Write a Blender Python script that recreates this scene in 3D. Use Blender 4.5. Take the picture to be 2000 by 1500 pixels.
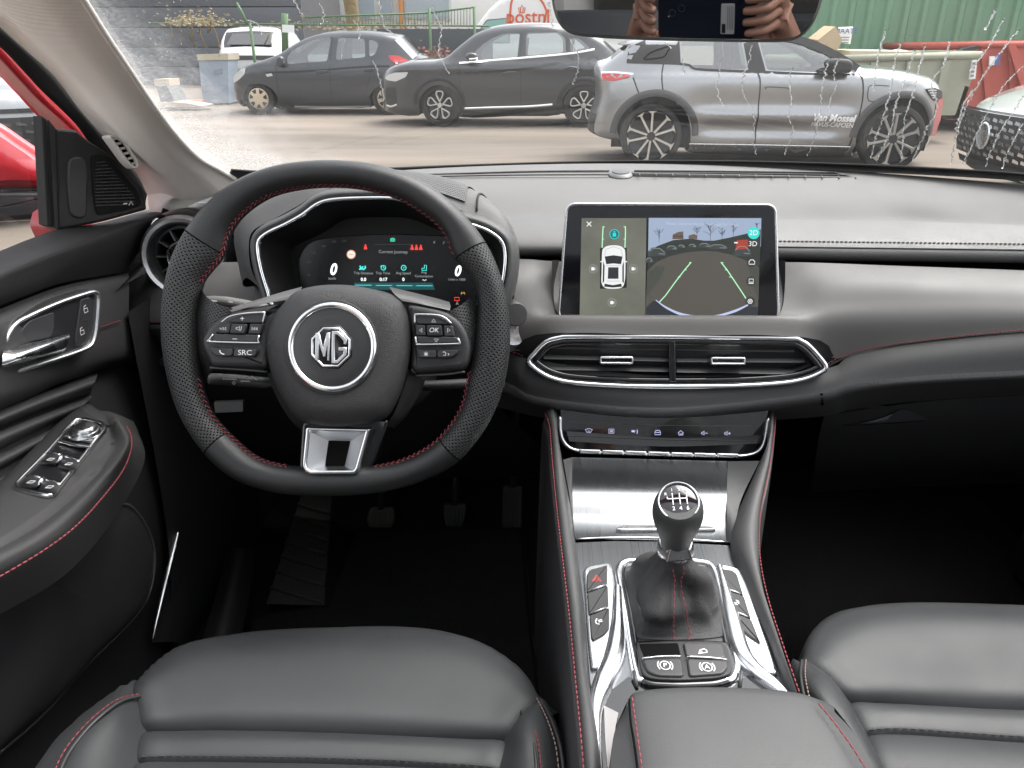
import bpy, bmesh, math, random
from mathutils import Vector as V, Matrix, geometry
random.seed(7)
R = math.radians
for o in list(bpy.data.objects): bpy.data.objects.remove(o)
sc = bpy.context.scene
col = sc.collection
# ---------------------------------------------------------------- camera
FPX, PITCH, YAW, EYE = 1480.0, 24.2, 2.9, V((0, 0, 1.30))
cd = bpy.data.cameras.new('camera'); cam = bpy.data.objects.new('camera', cd); col.objects.link(cam)
cam.location = EYE; cam.rotation_euler = (R(90 - PITCH), 0, R(YAW))
cd.sensor_width = 36; cd.lens = 36 * FPX / 2000; cd.clip_start = 0.002; cd.clip_end = 900
sc.camera = cam
# ---------------------------------------------------------------- sky, sun, exposure
SUN_EL, SUN_AZ = 62, 60            # thin overcast, high soft sun ahead on the right
w = bpy.data.worlds.new('World'); sc.world = w; w.use_nodes = True
nt = w.node_tree; nt.nodes.clear()
sky = nt.nodes.new('ShaderNodeTexSky'); sky.sky_type = 'NISHITA'; sky.sun_disc = False
sky.sun_elevation = R(SUN_EL); sky.sun_rotation = R(SUN_AZ); sky.dust_density = 4; sky.air_density = 1.0; sky.ozone_density = 1
hs = nt.nodes.new('ShaderNodeHueSaturation'); hs.inputs['Saturation'].default_value = 0.18
bgn = nt.nodes.new('ShaderNodeBackground'); bgn.inputs['Strength'].default_value = 0.15
wo = nt.nodes.new('ShaderNodeOutputWorld')
nt.links.new(sky.outputs[0], hs.inputs['Color']); nt.links.new(hs.outputs[0], bgn.inputs[0]); nt.links.new(bgn.outputs[0], wo.inputs[0])
sl = bpy.data.lights.new('sun', 'SUN'); sl.energy = .8; sl.angle = R(50); sl.color = (1, .96, .9)
so = bpy.data.objects.new('sun', sl); col.objects.link(so)
so.rotation_euler = (R(90 - SUN_EL), 0, R(180 - SUN_AZ)); so.location = (3, 8, 12)
sc.view_settings.view_transform = 'Standard'; sc.view_settings.look = 'None'
sc.view_settings.gamma = 1; sc.view_settings.use_curve_mapping = False
sc.view_settings.exposure = 1.85
sc.cycles.use_denoising = True
sc.cycles.max_bounces = 6; sc.cycles.diffuse_bounces = 3; sc.cycles.glossy_bounces = 4; sc.cycles.transparent_max_bounces = 16
# ---------------------------------------------------------------- measuring: a pixel of the photograph -> a point in the place
_m = cam.rotation_euler.to_matrix()
RT, UP, FW = _m.col[0].copy(), _m.col[1].copy(), -_m.col[2]
def ray(u, v): return FW + RT * ((u - 1000) / FPX) + UP * ((750 - v) / FPX)
def P(u, v, x=None, y=None, z=None):
    d = ray(u, v)
    t = (x / d.x) if x is not None else (y / d.y) if y is not None else ((z - EYE.z) / d.z)
    return EYE + d * t
class PL:
    """a plane in the place: origin, unit axes ex (right), ey (up), en (towards the reader)"""
    def __init__(s, o, n, up=(0, 0, 1)):
        s.o = V(o); s.en = V(n).normalized(); s.ex = V(up).cross(s.en).normalized(); s.ey = s.en.cross(s.ex)
    def l(s, u, v, c=0.0):
        d = ray(u, v); t = (s.o + s.en * c - EYE).dot(s.en) / d.dot(s.en); p = EYE + d * t - s.o
        return (p.dot(s.ex), p.dot(s.ey))
    def ls(s, pts, c=0.0): return [s.l(u, v, c) for u, v in pts]
    def w(s, a, b, c=0.0): return s.o + s.ex * a + s.ey * b + s.en * c
def on_surf(u, v, f, t0=.2, t1=6.0):
    d = ray(u, v); a, b = t0, t1; fa = f(EYE + d * a)
    for _ in range(46):
        m = (a + b) / 2; fm = f(EYE + d * m)
        if (fm > 0) == (fa > 0): a = m
        else: b = m
    return EYE + d * ((a + b) / 2)
# ---------------------------------------------------------------- objects
OFF = {}
def tag(o, label=None, cat=None, group=None, kind=None):
    if label: o['label'] = label
    if cat: o['category'] = cat
    if group: o['group'] = group
    if kind: o['kind'] = kind
    return o
def thing(name, loc, label, cat, group=None, kind=None, rz=0):
    o = bpy.data.objects.new(name, None); col.objects.link(o); o.location = loc; o.rotation_euler = (0, 0, rz)
    o.empty_display_size = .05; OFF[o.name] = V(loc) if not rz else None
    return tag(o, label, cat, group, kind)
def mk(name, verts, faces, mat, parent=None, smooth=True, uv=None, mats=None, mi=None, local=False):
    me = bpy.data.meshes.new(name)
    off = OFF.get(parent.name) if (parent is not None and not local) else None
    me.from_pydata([tuple(V(p) - off) if off is not None else tuple(p) for p in verts], [], faces)
    for m in (mats or [mat]): me.materials.append(m)
    if mi:
        for p, i in zip(me.polygons, mi): p.material_index = i
    if smooth:
        for p in me.polygons: p.use_smooth = True
    if uv:
        l = me.uv_layers.new(name='UVMap')
        for p in me.polygons:
            for li in p.loop_indices: l.data[li].uv = uv[me.loops[li].vertex_index]
    me.update()
    o = bpy.data.objects.new(name, me); col.objects.link(o)
    if parent is not None:
        o.parent = parent; OFF[o.name] = off
    return o
def fixn(o):
    bm = bmesh.new(); bm.from_mesh(o.data); bmesh.ops.recalc_face_normals(bm, faces=bm.faces); bm.to_mesh(o.data); bm.free(); return o
def sharp(o, deg=35):
    bm = bmesh.new(); bm.from_mesh(o.data); bmesh.ops.recalc_face_normals(bm, faces=bm.faces)
    for e in bm.edges:
        e.smooth = not (len(e.link_faces) == 2 and e.calc_face_angle(0) > R(deg))
    for f in bm.faces: f.smooth = True
    bm.to_mesh(o.data); bm.free(); return o
# ---------------------------------------------------------------- curves
def cr(p0, p1, p2, p3, t):
    return 0.5 * ((2 * p1) + (p2 - p0) * t + (2 * p0 - 5 * p1 + 4 * p2 - p3) * t * t + (3 * p1 - p0 - 3 * p2 + p3) * t * t * t)
def spl(pts, n, closed=False):
    """n points along a smooth curve through pts, even in parameter by chord length"""
    ps = [V(p) for p in pts]; m = len(ps)
    seg = m if closed else m - 1
    L = [0]
    for i in range(seg): L.append(L[-1] + max(1e-9, (ps[(i + 1) % m] - ps[i]).length))
    out = []; k = 0
    for j in range(n):
        s = L[-1] * j / (n if closed else n - 1)
        while k < seg - 1 and L[k + 1] < s: k += 1
        t = (s - L[k]) / (L[k + 1] - L[k])
        g = (lambda i: ps[i % m]) if closed else (lambda i: ps[i] if 0 <= i < m else (2 * ps[0] - ps[1] if i < 0 else 2 * ps[-1] - ps[-2]))
        out.append(cr(g(k - 1), g(k), g(k + 1), g(k + 2), t))
    return out
def lin(pts, n):
    ps = [V(p) for p in pts]; L = [0]
    for i in range(len(ps) - 1): L.append(L[-1] + (ps[i + 1] - ps[i]).length)
    out = []; k = 0
    for j in range(n):
        s = L[-1] * j / (n - 1)
        while k < len(ps) - 2 and L[k + 1] < s: k += 1
        out.append(ps[k].lerp(ps[k + 1], (s - L[k]) / max(1e-9, L[k + 1] - L[k])))
    return out
def rpoly(pts, r, seg=4):
    """round the corners of a closed 2-D polygon; r one number or one per corner"""
    n = len(pts); out = []
    for i in range(n):
        p0, p1, p2 = V(pts[i - 1]).to_2d(), V(pts[i]).to_2d(), V(pts[(i + 1) % n]).to_2d()
        rr = r[i] if isinstance(r, (list, tuple)) else r
        a, b = (p0 - p1), (p2 - p1); d = min(rr, a.length * .48, b.length * .48)
        if d < 1e-6: out.append(tuple(p1)); continue
        q0, q2 = p1 + a.normalized() * d, p1 + b.normalized() * d
        for k in range(seg + 1):
            t = k / seg; out.append(tuple(q0 * (1 - t) ** 2 + p1 * 2 * t * (1 - t) + q2 * t * t))
    return out
def area2(p): return sum(p[i - 1][0] * p[i][1] - p[i][0] * p[i - 1][1] for i in range(len(p))) / 2
def inset(pts, d):
    """offset a closed 2-D polygon inwards by d"""
    n = len(pts); s = 1 if area2(pts) > 0 else -1; out = []
    for i in range(n):
        p0, p1, p2 = V(pts[i - 1]), V(pts[i]), V(pts[(i + 1) % n])
        e1, e2 = (p1 - p0), (p2 - p1)
        if e1.length < 1e-9: e1 = e2
        if e2.length < 1e-9: e2 = e1
        n1 = V((-e1.y, e1.x)).normalized() * s; n2 = V((-e2.y, e2.x)).normalized() * s
        m = n1 + n2; l = m.length
        if l < 1e-6: m = n1; l = 1
        m = m / l; k = min(2.0, 1 / max(.3, m.dot(n1)))
        out.append(tuple(p1 + m * d * k))
    return out
def circ(cx, cy, rx, ry=None, n=32, rot=0):
    ry = rx if ry is None else ry; c, s = math.cos(rot), math.sin(rot); o = []
    for i in range(n):
        a = 2 * math.pi * i / n; x, y = rx * math.cos(a), ry * math.sin(a); o.append((cx + x * c - y * s, cy + x * s + y * c))
    return o
# ---------------------------------------------------------------- solids
def plate(name, pl, pts, c0, c1, mat, parent=None, bev=.0008, seg=2, back=False, dome=0.0):
    """a slab with a rounded front edge, outline pts (plane units), from depth c0 to c1"""
    pts = [tuple(p)[:2] for p in pts]
    if area2(pts) < 0: pts = pts[::-1]
    n = len(pts); vs = []; fs = []
    rings = [(0, c0), (0, c1 - bev)]
    for k in range(1, seg + 1):
        a = math.pi / 2 * k / seg; rings.append((bev * (1 - math.cos(a)), c1 - bev + bev * math.sin(a)))
    for d, c in rings:
        q = inset(pts, d) if d > 0 else pts
        vs += [pl.w(a, b, c) for a, b in q]
    for r in range(len(rings) - 1):
        for i in range(n):
            j = (i + 1) % n; fs.append((r * n + i, r * n + j, (r + 1) * n + j, (r + 1) * n + i))
    b = (len(rings) - 1) * n
    if dome:
        cx = sum(p[0] for p in pts) / n; cy = sum(p[1] for p in pts) / n
        for k, (s, h) in enumerate(((.66, .75), (.33, .95))):
            vs += [pl.w(cx + (p[0] - cx) * s, cy + (p[1] - cy) * s, c1 + dome * h) for p in pts]
            nb = b + n
            for i in range(n):
                j = (i + 1) % n; fs.append((b + i, b + j, nb + j, nb + i))
            b = nb
        vs.append(pl.w(cx, cy, c1 + dome)); ci = len(vs) - 1
        for i in range(n): fs.append((b + i, b + (i + 1) % n, ci))
    else: fs.append(tuple(range(b, b + n)))
    if back: fs.append(tuple(range(n - 1, -1, -1)))
    o = sharp(mk(name, vs, fs, mat, parent), 50)
    for p in o.data.polygons:
        if len(p.vertices) > 4 or len(p.vertices) == n: p.use_smooth = False      # the flat face stays flat
    return o
def ringp(name, pl, pts, wid, c0, c1, mat, parent=None, bev=.0006):
    """a raised frame that follows outline pts, wid wide inwards"""
    if area2(pts) < 0: pts = pts[::-1]
    n = len(pts); prof = [(0, c0), (0, c1 - bev), (bev * .35, c1 - bev * .3), (bev, c1), (wid - bev, c1), (wid - bev * .35, c1 - bev * .3), (wid, c1 - bev), (wid, c0)]
    vs = []; fs = []
    for d, c in prof:
        q = inset(pts, d) if abs(d) > 0 else pts
        vs += [pl.w(a, b, c) for a, b in q]
    for r in range(len(prof) - 1):
        for i in range(n):
            j = (i + 1) % n; fs.append((r * n + i, r * n + j, (r + 1) * n + j, (r + 1) * n + i))
    return sharp(mk(name, vs, fs, mat, parent), 60)
def tube(name, path, r, mat, parent=None, closed=False, n=8, flat=1.0, caps=True, ref=None):
    ps = [V(p) for p in path]; m = len(ps); vs = []; fs = []; prev = None; uv = []
    for i in range(m):
        t = (ps[(i + 1) % m] - ps[i - 1]) if closed else (ps[min(i + 1, m - 1)] - ps[max(i - 1, 0)])
        t.normalize()
        if ref is not None: a = t.cross(V(ref)).normalized()
        else:
            if prev is None:
                q = V((0, 0, 1)) if abs(t.z) < .9 else V((1, 0, 0)); a = t.cross(q).normalized()
            else: a = (prev - t * prev.dot(t)).normalized()
        prev = a; b = t.cross(a)
        rr = r[i] if isinstance(r, (list, tuple)) else r
        for k in range(n):
            g = 2 * math.pi * k / n; vs.append(ps[i] + a * rr * math.cos(g) + b * rr * flat * math.sin(g)); uv.append((i / max(1, m - 1), k / n))
    for i in range(m if closed else m - 1):
        for k in range(n):
            j = (i + 1) % m; l = (k + 1) % n; fs.append((i * n + k, j * n + k, j * n + l, i * n + l))
    if not closed and caps: fs += [tuple(range(n - 1, -1, -1)), tuple(range((m - 1) * n, m * n))]
    return fixn(mk(name, vs, fs, mat, parent, uv=uv))
def loft(name, rows, mat, parent=None, nu=24, nv=24, closed=False, smooth=True, thick=0.0, straight=False, capends=False):
    """a skin through rows of points; rows run across, smooth both ways"""
    f = (lambda p, n: lin(p, n)) if straight else (lambda p, n: spl(p, n, closed))
    rs = [f(r, nu) for r in rows]
    g = [spl([r[i] for r in rs], nv) for i in range(nu)] if len(rows) > 2 else [lin([r[i] for r in rs], nv) for i in range(nu)]
    vs = []; uv = []
    su = sum((rs[0][i + 1] - rs[0][i]).length for i in range(nu - 1)); sv = sum((g[nu // 2][j + 1] - g[nu // 2][j]).length for j in range(nv - 1))
    for j in range(nv):
        for i in range(nu): vs.append(g[i][j]); uv.append((i / (nu - 1) * su, j / (nv - 1) * sv))
    fs = []
    for j in range(nv - 1):
        for i in range(nu if closed else nu - 1):
            k = (i + 1) % nu; fs.append((j * nu + i, j * nu + k, (j + 1) * nu + k, (j + 1) * nu + i))
    if capends:
        fs.append(tuple(range(nu - 1, -1, -1))); fs.append(tuple(range((nv - 1) * nu, nv * nu)))
    o = mk(name, vs, fs, mat, parent, smooth=smooth, uv=uv)
    if capends: sharp(o, 50)
    if thick:
        md = o.modifiers.new('thickness', 'SOLIDIFY'); md.thickness = thick; md.offset = 0
    return o
def lathe(name, prof, o, ax, mat, parent=None, n=40, mats=None, mi=None, cap=True):
    """spin profile [(radius, height)] about axis ax through o"""
    ax = V(ax).normalized(); q = V((0, 0, 1)) if abs(ax.z) < .9 else V((1, 0, 0)); a = ax.cross(q).normalized(); b = ax.cross(a)
    vs = []; fs = []; ids = []
    for r, h in prof:
        for k in range(n):
            g = 2 * math.pi * k / n; vs.append(V(o) + ax * h + (a * math.cos(g) + b * math.sin(g)) * r)
    for j in range(len(prof) - 1):
        for k in range(n):
            l = (k + 1) % n; fs.append((j * n + k, j * n + l, (j + 1) * n + l, (j + 1) * n + k)); ids.append(mi[j] if mi else 0)
    if cap:
        fs.append(tuple(range(n - 1, -1, -1))); ids.append(mi[0] if mi else 0)
        fs.append(tuple(range((len(prof) - 1) * n, len(prof) * n))); ids.append(mi[-1] if mi else 0)
    return sharp(mk(name, vs, fs, mat, parent, mats=mats, mi=ids if mi else None), 40)
def box(name, lo, hi, mat, parent=None, bev=.003):
    (x0, y0, z0), (x1, y1, z1) = lo, hi
    bm = bmesh.new()
    vs = [bm.verts.new(p) for p in ((x0, y0, z0), (x1, y0, z0), (x1, y1, z0), (x0, y1, z0), (x0, y0, z1), (x1, y0, z1), (x1, y1, z1), (x0, y1, z1))]
    for f in ((0, 3, 2, 1), (4, 5, 6, 7), (0, 1, 5, 4), (1, 2, 6, 5), (2, 3, 7, 6), (3, 0, 4, 7)): bm.faces.new([vs[i] for i in f])
    if bev: bmesh.ops.bevel(bm, geom=bm.edges[:], offset=bev, segments=2, affect='EDGES', profile=.6)
    me_v = [v.co.copy() for v in bm.verts]; bm.verts.index_update(); me_f = [[v.index for v in f.verts] for f in bm.faces]; bm.free()
    return sharp(mk(name, me_v, me_f, mat, parent), 50)
def slab(name, pts, d, mat, parent=None, bev=0):
    """a closed 3-D polygon pushed along vector d"""
    pts = [V(p) for p in pts]; n = len(pts); d = V(d)
    vs = pts + [p + d for p in pts]
    fs = [tuple(range(n)), tuple(range(2 * n - 1, n - 1, -1))] + [(i, (i + 1) % n, (i + 1) % n + n, i + n) for i in range(n)]
    return sharp(mk(name, vs, fs, mat, parent), 40)
def ribs(name, pl, lines, wid, c, mat, parent=None, h=.0003):
    """flat printed strokes: polylines drawn wid wide, c above the plane, joined as one print"""
    vs = []; fs = []
    for ln in lines:
        ln = [V(p).to_2d() for p in ln]; m = len(ln); closed = m > 2 and (ln[0] - ln[-1]).length < 1e-7
        if closed: ln = ln[:-1]; m -= 1
        b = len(vs)
        for i in range(m):
            t = (ln[(i + 1) % m] - ln[i - 1]) if closed else (ln[min(i + 1, m - 1)] - ln[max(i - 1, 0)])
            if t.length < 1e-9: t = V((1, 0))
            t.normalize(); k = V((-t.y, t.x)) * wid / 2
            vs += [pl.w(*(ln[i] + k), c), pl.w(*(ln[i] - k), c)]
        for i in range(m if closed else m - 1):
            j = (i + 1) % m; fs.append((b + 2 * i, b + 2 * i + 1, b + 2 * j + 1, b + 2 * j))
    return mk(name, vs, fs, mat, parent, smooth=False)
def fills(name, pl, polys, c, mat, parent=None):
    vs = []; fs = []
    for p in polys:
        b = len(vs); vs += [pl.w(q[0], q[1], c) for q in p]; fs.append(tuple(range(b, b + len(p))))
    return mk(name, vs, fs, mat, parent, smooth=False)
def text(name, s, pl, a, b, size, c, mat, parent=None, ital=0.0, bold=0.0, sx=1.0, ang=0.0, align='CENTER', depth=0.0):
    cu = bpy.data.curves.new(name, 'FONT'); cu.body = s; cu.size = size; cu.align_x = align; cu.align_y = 'CENTER'
    cu.shear = ital; cu.offset = bold; cu.resolution_u = 3; cu.extrude = depth
    to = bpy.data.objects.new(name, cu); col.objects.link(to)
    me = bpy.data.meshes.new_from_object(to.evaluated_get(bpy.context.evaluated_depsgraph_get()))
    ca, sa = math.cos(ang), math.sin(ang)
    vs = []
    for v in me.vertices:
        x, y = v.co.x * sx, v.co.y; vs.append(pl.w(a + x * ca - y * sa, b + x * sa + y * ca, c + v.co.z))
    fs = [tuple(p.vertices) for p in me.polygons]
    bpy.data.objects.remove(to); bpy.data.curves.remove(cu); bpy.data.meshes.remove(me)
    return mk(name, vs, fs, mat, parent, smooth=False)
def stitch(name, path, mat, parent=None, ln=.0042, gap=.0016, r=.0007, nrm=(0, -.5, .86), lift=.0004, slant=0.0):
    """a seam of single stitches along a path"""
    ps = [V(p) for p in path]; L = [0]
    for i in range(len(ps) - 1): L.append(L[-1] + (ps[i + 1] - ps[i]).length)
    def at(s):
        k = 0
        while k < len(ps) - 2 and L[k + 1] < s: k += 1
        return ps[k].lerp(ps[k + 1], (s - L[k]) / max(1e-9, L[k + 1] - L[k]))
    vs = []; fs = []; s = 0; N = V(nrm).normalized()
    while s + ln < L[-1]:
        p, q = at(s), at(s + ln); t = (q - p)
        if t.length > 1e-7:
            t.normalize(); a = t.cross(N).normalized()
            if slant: sh = a * slant * ln; p = p - sh; q = q + sh; t = (q - p).normalized(); a = t.cross(N).normalized()
            b = len(vs)
            for e, k in ((p, .45), (p.lerp(q, .25), 1), (p.lerp(q, .75), 1), (q, .45)):
                for g in range(5):
                    h = 2 * math.pi * g / 5; vs.append(e + a * r * k * math.cos(h) + N * (lift + r * k * math.sin(h)))
            for i in range(3):
                for g in range(5): fs.append((b + i * 5 + g, b + i * 5 + (g + 1) % 5, b + i * 5 + 5 + (g + 1) % 5, b + i * 5 + 5 + g))
        s += ln + gap
    return mk(name, vs, fs, mat, parent)
def copyobj(o, parent=None, loc=None):
    c = o.copy(); col.objects.link(c)
    if parent is not None: c.parent = parent
    if loc is not None: c.location = loc
    return c
# ---------------------------------------------------------------- materials
MT = {}
def mat(name, rgb, rough=.5, metal=0, spec=.5, bump=None, coat=0, emit=0, trans=0, var=0.0, varscale=8, sheen=0, brush=None, aniso=0, coatrough=.05, rvar=0.0):
    """bump: (kind, scale, strength[, distance])  kind grain | noise | weave | dots"""
    if name in MT: return MT[name]
    m = bpy.data.materials.new(name); m.use_nodes = True; t = m.node_tree; b = t.nodes['Principled BSDF']; N = t.nodes.new; K = t.links.new
    c = (*rgb, 1); b.inputs['Base Color'].default_value = c; b.inputs['Roughness'].default_value = rough; b.inputs['Metallic'].default_value = metal
    b.inputs['Specular IOR Level'].default_value = spec; b.inputs['Coat Weight'].default_value = coat; b.inputs['Coat Roughness'].default_value = coatrough
    if sheen: b.inputs['Sheen Weight'].default_value = sheen; b.inputs['Sheen Roughness'].default_value = .5
    if emit: b.inputs['Emission Color'].default_value = c; b.inputs['Emission Strength'].default_value = emit
    if trans: b.inputs['Transmission Weight'].default_value = trans
    tc = None
    if bump or var or brush or rvar: tc = N('ShaderNodeTexCoord')
    if var:
        n = N('ShaderNodeTexNoise'); n.inputs['Scale'].default_value = varscale; n.inputs['Detail'].default_value = 6; n.inputs['Roughness'].default_value = .65
        K(tc.outputs['Object'], n.inputs['Vector']); mx = N('ShaderNodeMix'); mx.data_type = 'RGBA'
        mx.inputs[6].default_value = (*[x * (1 - var) for x in rgb], 1); mx.inputs[7].default_value = (*[min(1, x * (1 + var)) for x in rgb], 1)
        K(n.outputs['Fac'], mx.inputs[0]); K(mx.outputs[2], b.inputs['Base Color'])
    if rvar:
        n = N('ShaderNodeTexNoise'); n.inputs['Scale'].default_value = varscale * 1.7; n.inputs['Detail'].default_value = 5
        K(tc.outputs['Object'], n.inputs['Vector']); mr = N('ShaderNodeMapRange'); mr.inputs[1].default_value = .3; mr.inputs[2].default_value = .7
        mr.inputs[3].default_value = max(0, rough - rvar); mr.inputs[4].default_value = min(1, rough + rvar); K(n.outputs['Fac'], mr.inputs[0]); K(mr.outputs[0], b.inputs['Roughness'])
    if brush:   # fine parallel scratches: stretch the noise along one axis
        mp = N('ShaderNodeMapping'); mp.inputs['Scale'].default_value = brush; K(tc.outputs['Object'], mp.inputs['Vector'])
        n = N('ShaderNodeTexNoise'); n.inputs['Scale'].default_value = 1; n.inputs['Detail'].default_value = 4; K(mp.outputs[0], n.inputs['Vector'])
        mr = N('ShaderNodeMapRange'); mr.inputs[1].default_value = .3; mr.inputs[2].default_value = .7; mr.inputs[3].default_value = max(.02, rough - .04); mr.inputs[4].default_value = rough + .04
        K(n.outputs['Fac'], mr.inputs[0]); K(mr.outputs[0], b.inputs['Roughness'])
        bp = N('ShaderNodeBump'); bp.inputs['Strength'].default_value = .03; bp.inputs['Distance'].default_value = .0002; K(n.outputs['Fac'], bp.inputs['Height']); K(bp.outputs[0], b.inputs['Normal'])
    if bump:
        kind, s, st = bump[:3]; dist = bump[3] if len(bump) > 3 else .0006
        bp = N('ShaderNodeBump'); bp.inputs['Strength'].default_value = st; bp.inputs['Distance'].default_value = dist
        if kind == 'grain':
            n = N('ShaderNodeTexVoronoi'); n.inputs['Scale'].default_value = s; n.feature = 'SMOOTH_F1'; n.inputs['Smoothness'].default_value = .4
            d = N('ShaderNodeTexNoise'); d.inputs['Scale'].default_value = s * .6; K(tc.outputs['Object'], d.inputs['Vector'])
            ad = N('ShaderNodeMixRGB'); ad.inputs[0].default_value = .012; K(tc.outputs['Object'], ad.inputs[1]); K(d.outputs['Color'], ad.inputs[2])
            K(ad.outputs[0], n.inputs['Vector']); K(n.outputs['Distance'], bp.inputs['Height'])
        elif kind == 'noise':
            n = N('ShaderNodeTexNoise'); n.inputs['Scale'].default_value = s; n.inputs['Detail'].default_value = 5; K(tc.outputs['Object'], n.inputs['Vector']); K(n.outputs['Fac'], bp.inputs['Height'])
        elif kind == 'weave':
            n = N('ShaderNodeTexWave'); n.inputs['Scale'].default_value = s; n.inputs['Distortion'].default_value = .6; n.bands_direction = 'Z'
            n2 = N('ShaderNodeTexNoise'); n2.inputs['Scale'].default_value = s * 3; K(tc.outputs['Object'], n2.inputs['Vector'])
            K(tc.outputs['Object'], n.inputs['Vector']); a = N('ShaderNodeMath'); a.operation = 'ADD'; K(n.outputs['Fac'], a.inputs[0]); K(n2.outputs['Fac'], a.inputs[1]); K(a.outputs[0], bp.inputs['Height'])
        K(bp.outputs[0], b.inputs['Normal'])
        if brush is None: pass
    MT[name] = m; return m
def dotmat(name, rgb, rough, step, rad, grain=900, hole=.25):
    """perforated leather: staggered round holes laid out on the surface's own UV (metres)"""
    m = mat(name, rgb, rough, bump=('grain', grain, .35)); t = m.node_tree; N = t.nodes.new; K = t.links.new; b = t.nodes['Principled BSDF']
    uv = N('ShaderNodeUVMap'); mp = N('ShaderNodeMapping'); mp.inputs['Scale'].default_value = (1 / step, 1 / step, 1); mp.inputs['Rotation'].default_value = (0, 0, R(45)); K(uv.outputs[0], mp.inputs[0])
    fr = N('ShaderNodeVectorMath'); fr.operation = 'FRACTION'; K(mp.outputs[0], fr.inputs[0])
    sb = N('ShaderNodeVectorMath'); sb.operation = 'SUBTRACT'; sb.inputs[1].default_value = (.5, .5, 0); K(fr.outputs[0], sb.inputs[0])
    ml = N('ShaderNodeVectorMath'); ml.operation = 'MULTIPLY'; ml.inputs[1].default_value = (1, 1, 0); K(sb.outputs[0], ml.inputs[0])
    ln = N('ShaderNodeVectorMath'); ln.operation = 'LENGTH'; K(ml.outputs[0], ln.inputs[0])
    mr = N('ShaderNodeMapRange'); mr.inputs[1].default_value = rad / step * .75; mr.inputs[2].default_value = rad / step * 1.15; K(ln.outputs['Value'], mr.inputs[0])
    mx = N('ShaderNodeMix'); mx.data_type = 'RGBA'; mx.inputs[6].default_value = (*[x * hole for x in rgb], 1); mx.inputs[7].default_value = (*rgb, 1); K(mr.outputs[0], mx.inputs[0]); K(mx.outputs[2], b.inputs['Base Color'])
    bp = N('ShaderNodeBump'); bp.inputs['Strength'].default_value = .8; bp.inputs['Distance'].default_value = .0008; K(mr.outputs[0], bp.inputs['Height'])
    old = b.inputs['Normal'].links[0].from_socket; K(old, bp.inputs['Normal']); K(bp.outputs[0], b.inputs['Normal'])
    sp = N('ShaderNodeMath'); sp.operation = 'MULTIPLY'; sp.inputs[1].default_value = .5; K(mr.outputs[0], sp.inputs[0]); K(sp.outputs[0], b.inputs['Specular IOR Level'])
    return m
def glass(name, tint=(1, 1, 1), refl=.06, rough=.0, graze=.7):
    m = bpy.data.materials.new(name); m.use_nodes = True; t = m.node_tree; t.nodes.clear(); N = t.nodes.new
    o = N('ShaderNodeOutputMaterial'); mx = N('ShaderNodeMixShader'); tr = N('ShaderNodeBsdfTransparent'); gl = N('ShaderNodeBsdfGlossy'); lw = N('ShaderNodeLayerWeight')
    tr.inputs[0].default_value = (*tint, 1); gl.inputs['Roughness'].default_value = rough; lw.inputs['Blend'].default_value = .25
    mr = N('ShaderNodeMapRange'); mr.inputs[3].default_value = refl; mr.inputs[4].default_value = graze
    t.links.new(lw.outputs['Fresnel'], mr.inputs[0]); t.links.new(mr.outputs[0], mx.inputs[0]); t.links.new(tr.outputs[0], mx.inputs[1]); t.links.new(gl.outputs[0], mx.inputs[2]); t.links.new(mx.outputs[0], o.inputs[0])
    MT[name] = m; return m
def glow(name, rgb, s=1.0):
    m = bpy.data.materials.new(name); m.use_nodes = True; b = m.node_tree.nodes['Principled BSDF']
    b.inputs['Base Color'].default_value = (.02, .02, .02, 1); b.inputs['Emission Color'].default_value = (*rgb, 1); b.inputs['Emission Strength'].default_value = s * .34; b.inputs['Roughness'].default_value = .3
    MT[name] = m; return m
LEATHER = mat('black_leather', (.045, .045, .046), .48, bump=('grain', 700, .30), rvar=.07, varscale=9)
SEATL = mat('seat_leather', (.027, .0285, .030), .45, bump=('grain', 950, .28), rvar=.09, varscale=6, var=.15)
WHEELL = mat('wheel_leather', (.011, .0115, .012), .36, bump=('grain', 800, .30), rvar=.08, varscale=14)
PERF = dotmat('perforated_leather', (.016, .0165, .017), .40, .0034, .00085)
PERF2 = dotmat('perforated_dash_leather', (.085, .085, .086), .55, .0032, .0008)
SOFT = mat('soft_dash', (.115, .112, .110), .68, bump=('grain', 620, .35), rvar=.05, var=.05, varscale=5)
SOFT2 = mat('soft_fascia', (.095, .091, .089), .55, bump=('grain', 900, .18), rvar=.05, varscale=6)
PLASTIC = mat('black_plastic', (.014, .014, .015), .5, bump=('grain', 900, .25))
DPLASTIC = mat('dark_door_plastic', (.02, .0195, .021), .5, bump=('grain', 700, .25), rvar=.06)
MIDPL = mat('satin_grey_plastic', (.055, .055, .056), .42, bump=('noise', 500, .05))
GLOSS = mat('gloss_black', (.006, .006, .007), .06, coat=.6, rvar=.03, varscale=20)
VOID = mat('dark_void', (.004, .004, .004), .9, spec=.1)
CHROME = mat('chrome', (.88, .89, .90), .17, 1, rvar=.05, varscale=30)
SATIN = mat('satin_metal', (.62, .63, .64), .26, 1, rvar=.06, varscale=25)
BRUSH = mat('brushed_metal', (.19, .197, .205), .30, 1, brush=(2600, 4, 20))
BRUSHL = mat('brushed_trim', (.60, .61, .62), .24, 1, brush=(700, 20, 40))
RED = mat('red_thread', (.20, .028, .038), .7)
DSOFT = mat('door_soft', (.030, .0293, .030), .68, spec=.35, bump=('grain', 800, .2), rvar=.05, varscale=6)
DTHREAD = mat('dark_thread', (.03, .03, .03), .7)
CARPET = mat('carpet', (.006, .006, .0064), .95, spec=.1, bump=('noise', 300, .8, .003), var=.25, varscale=30)
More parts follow.
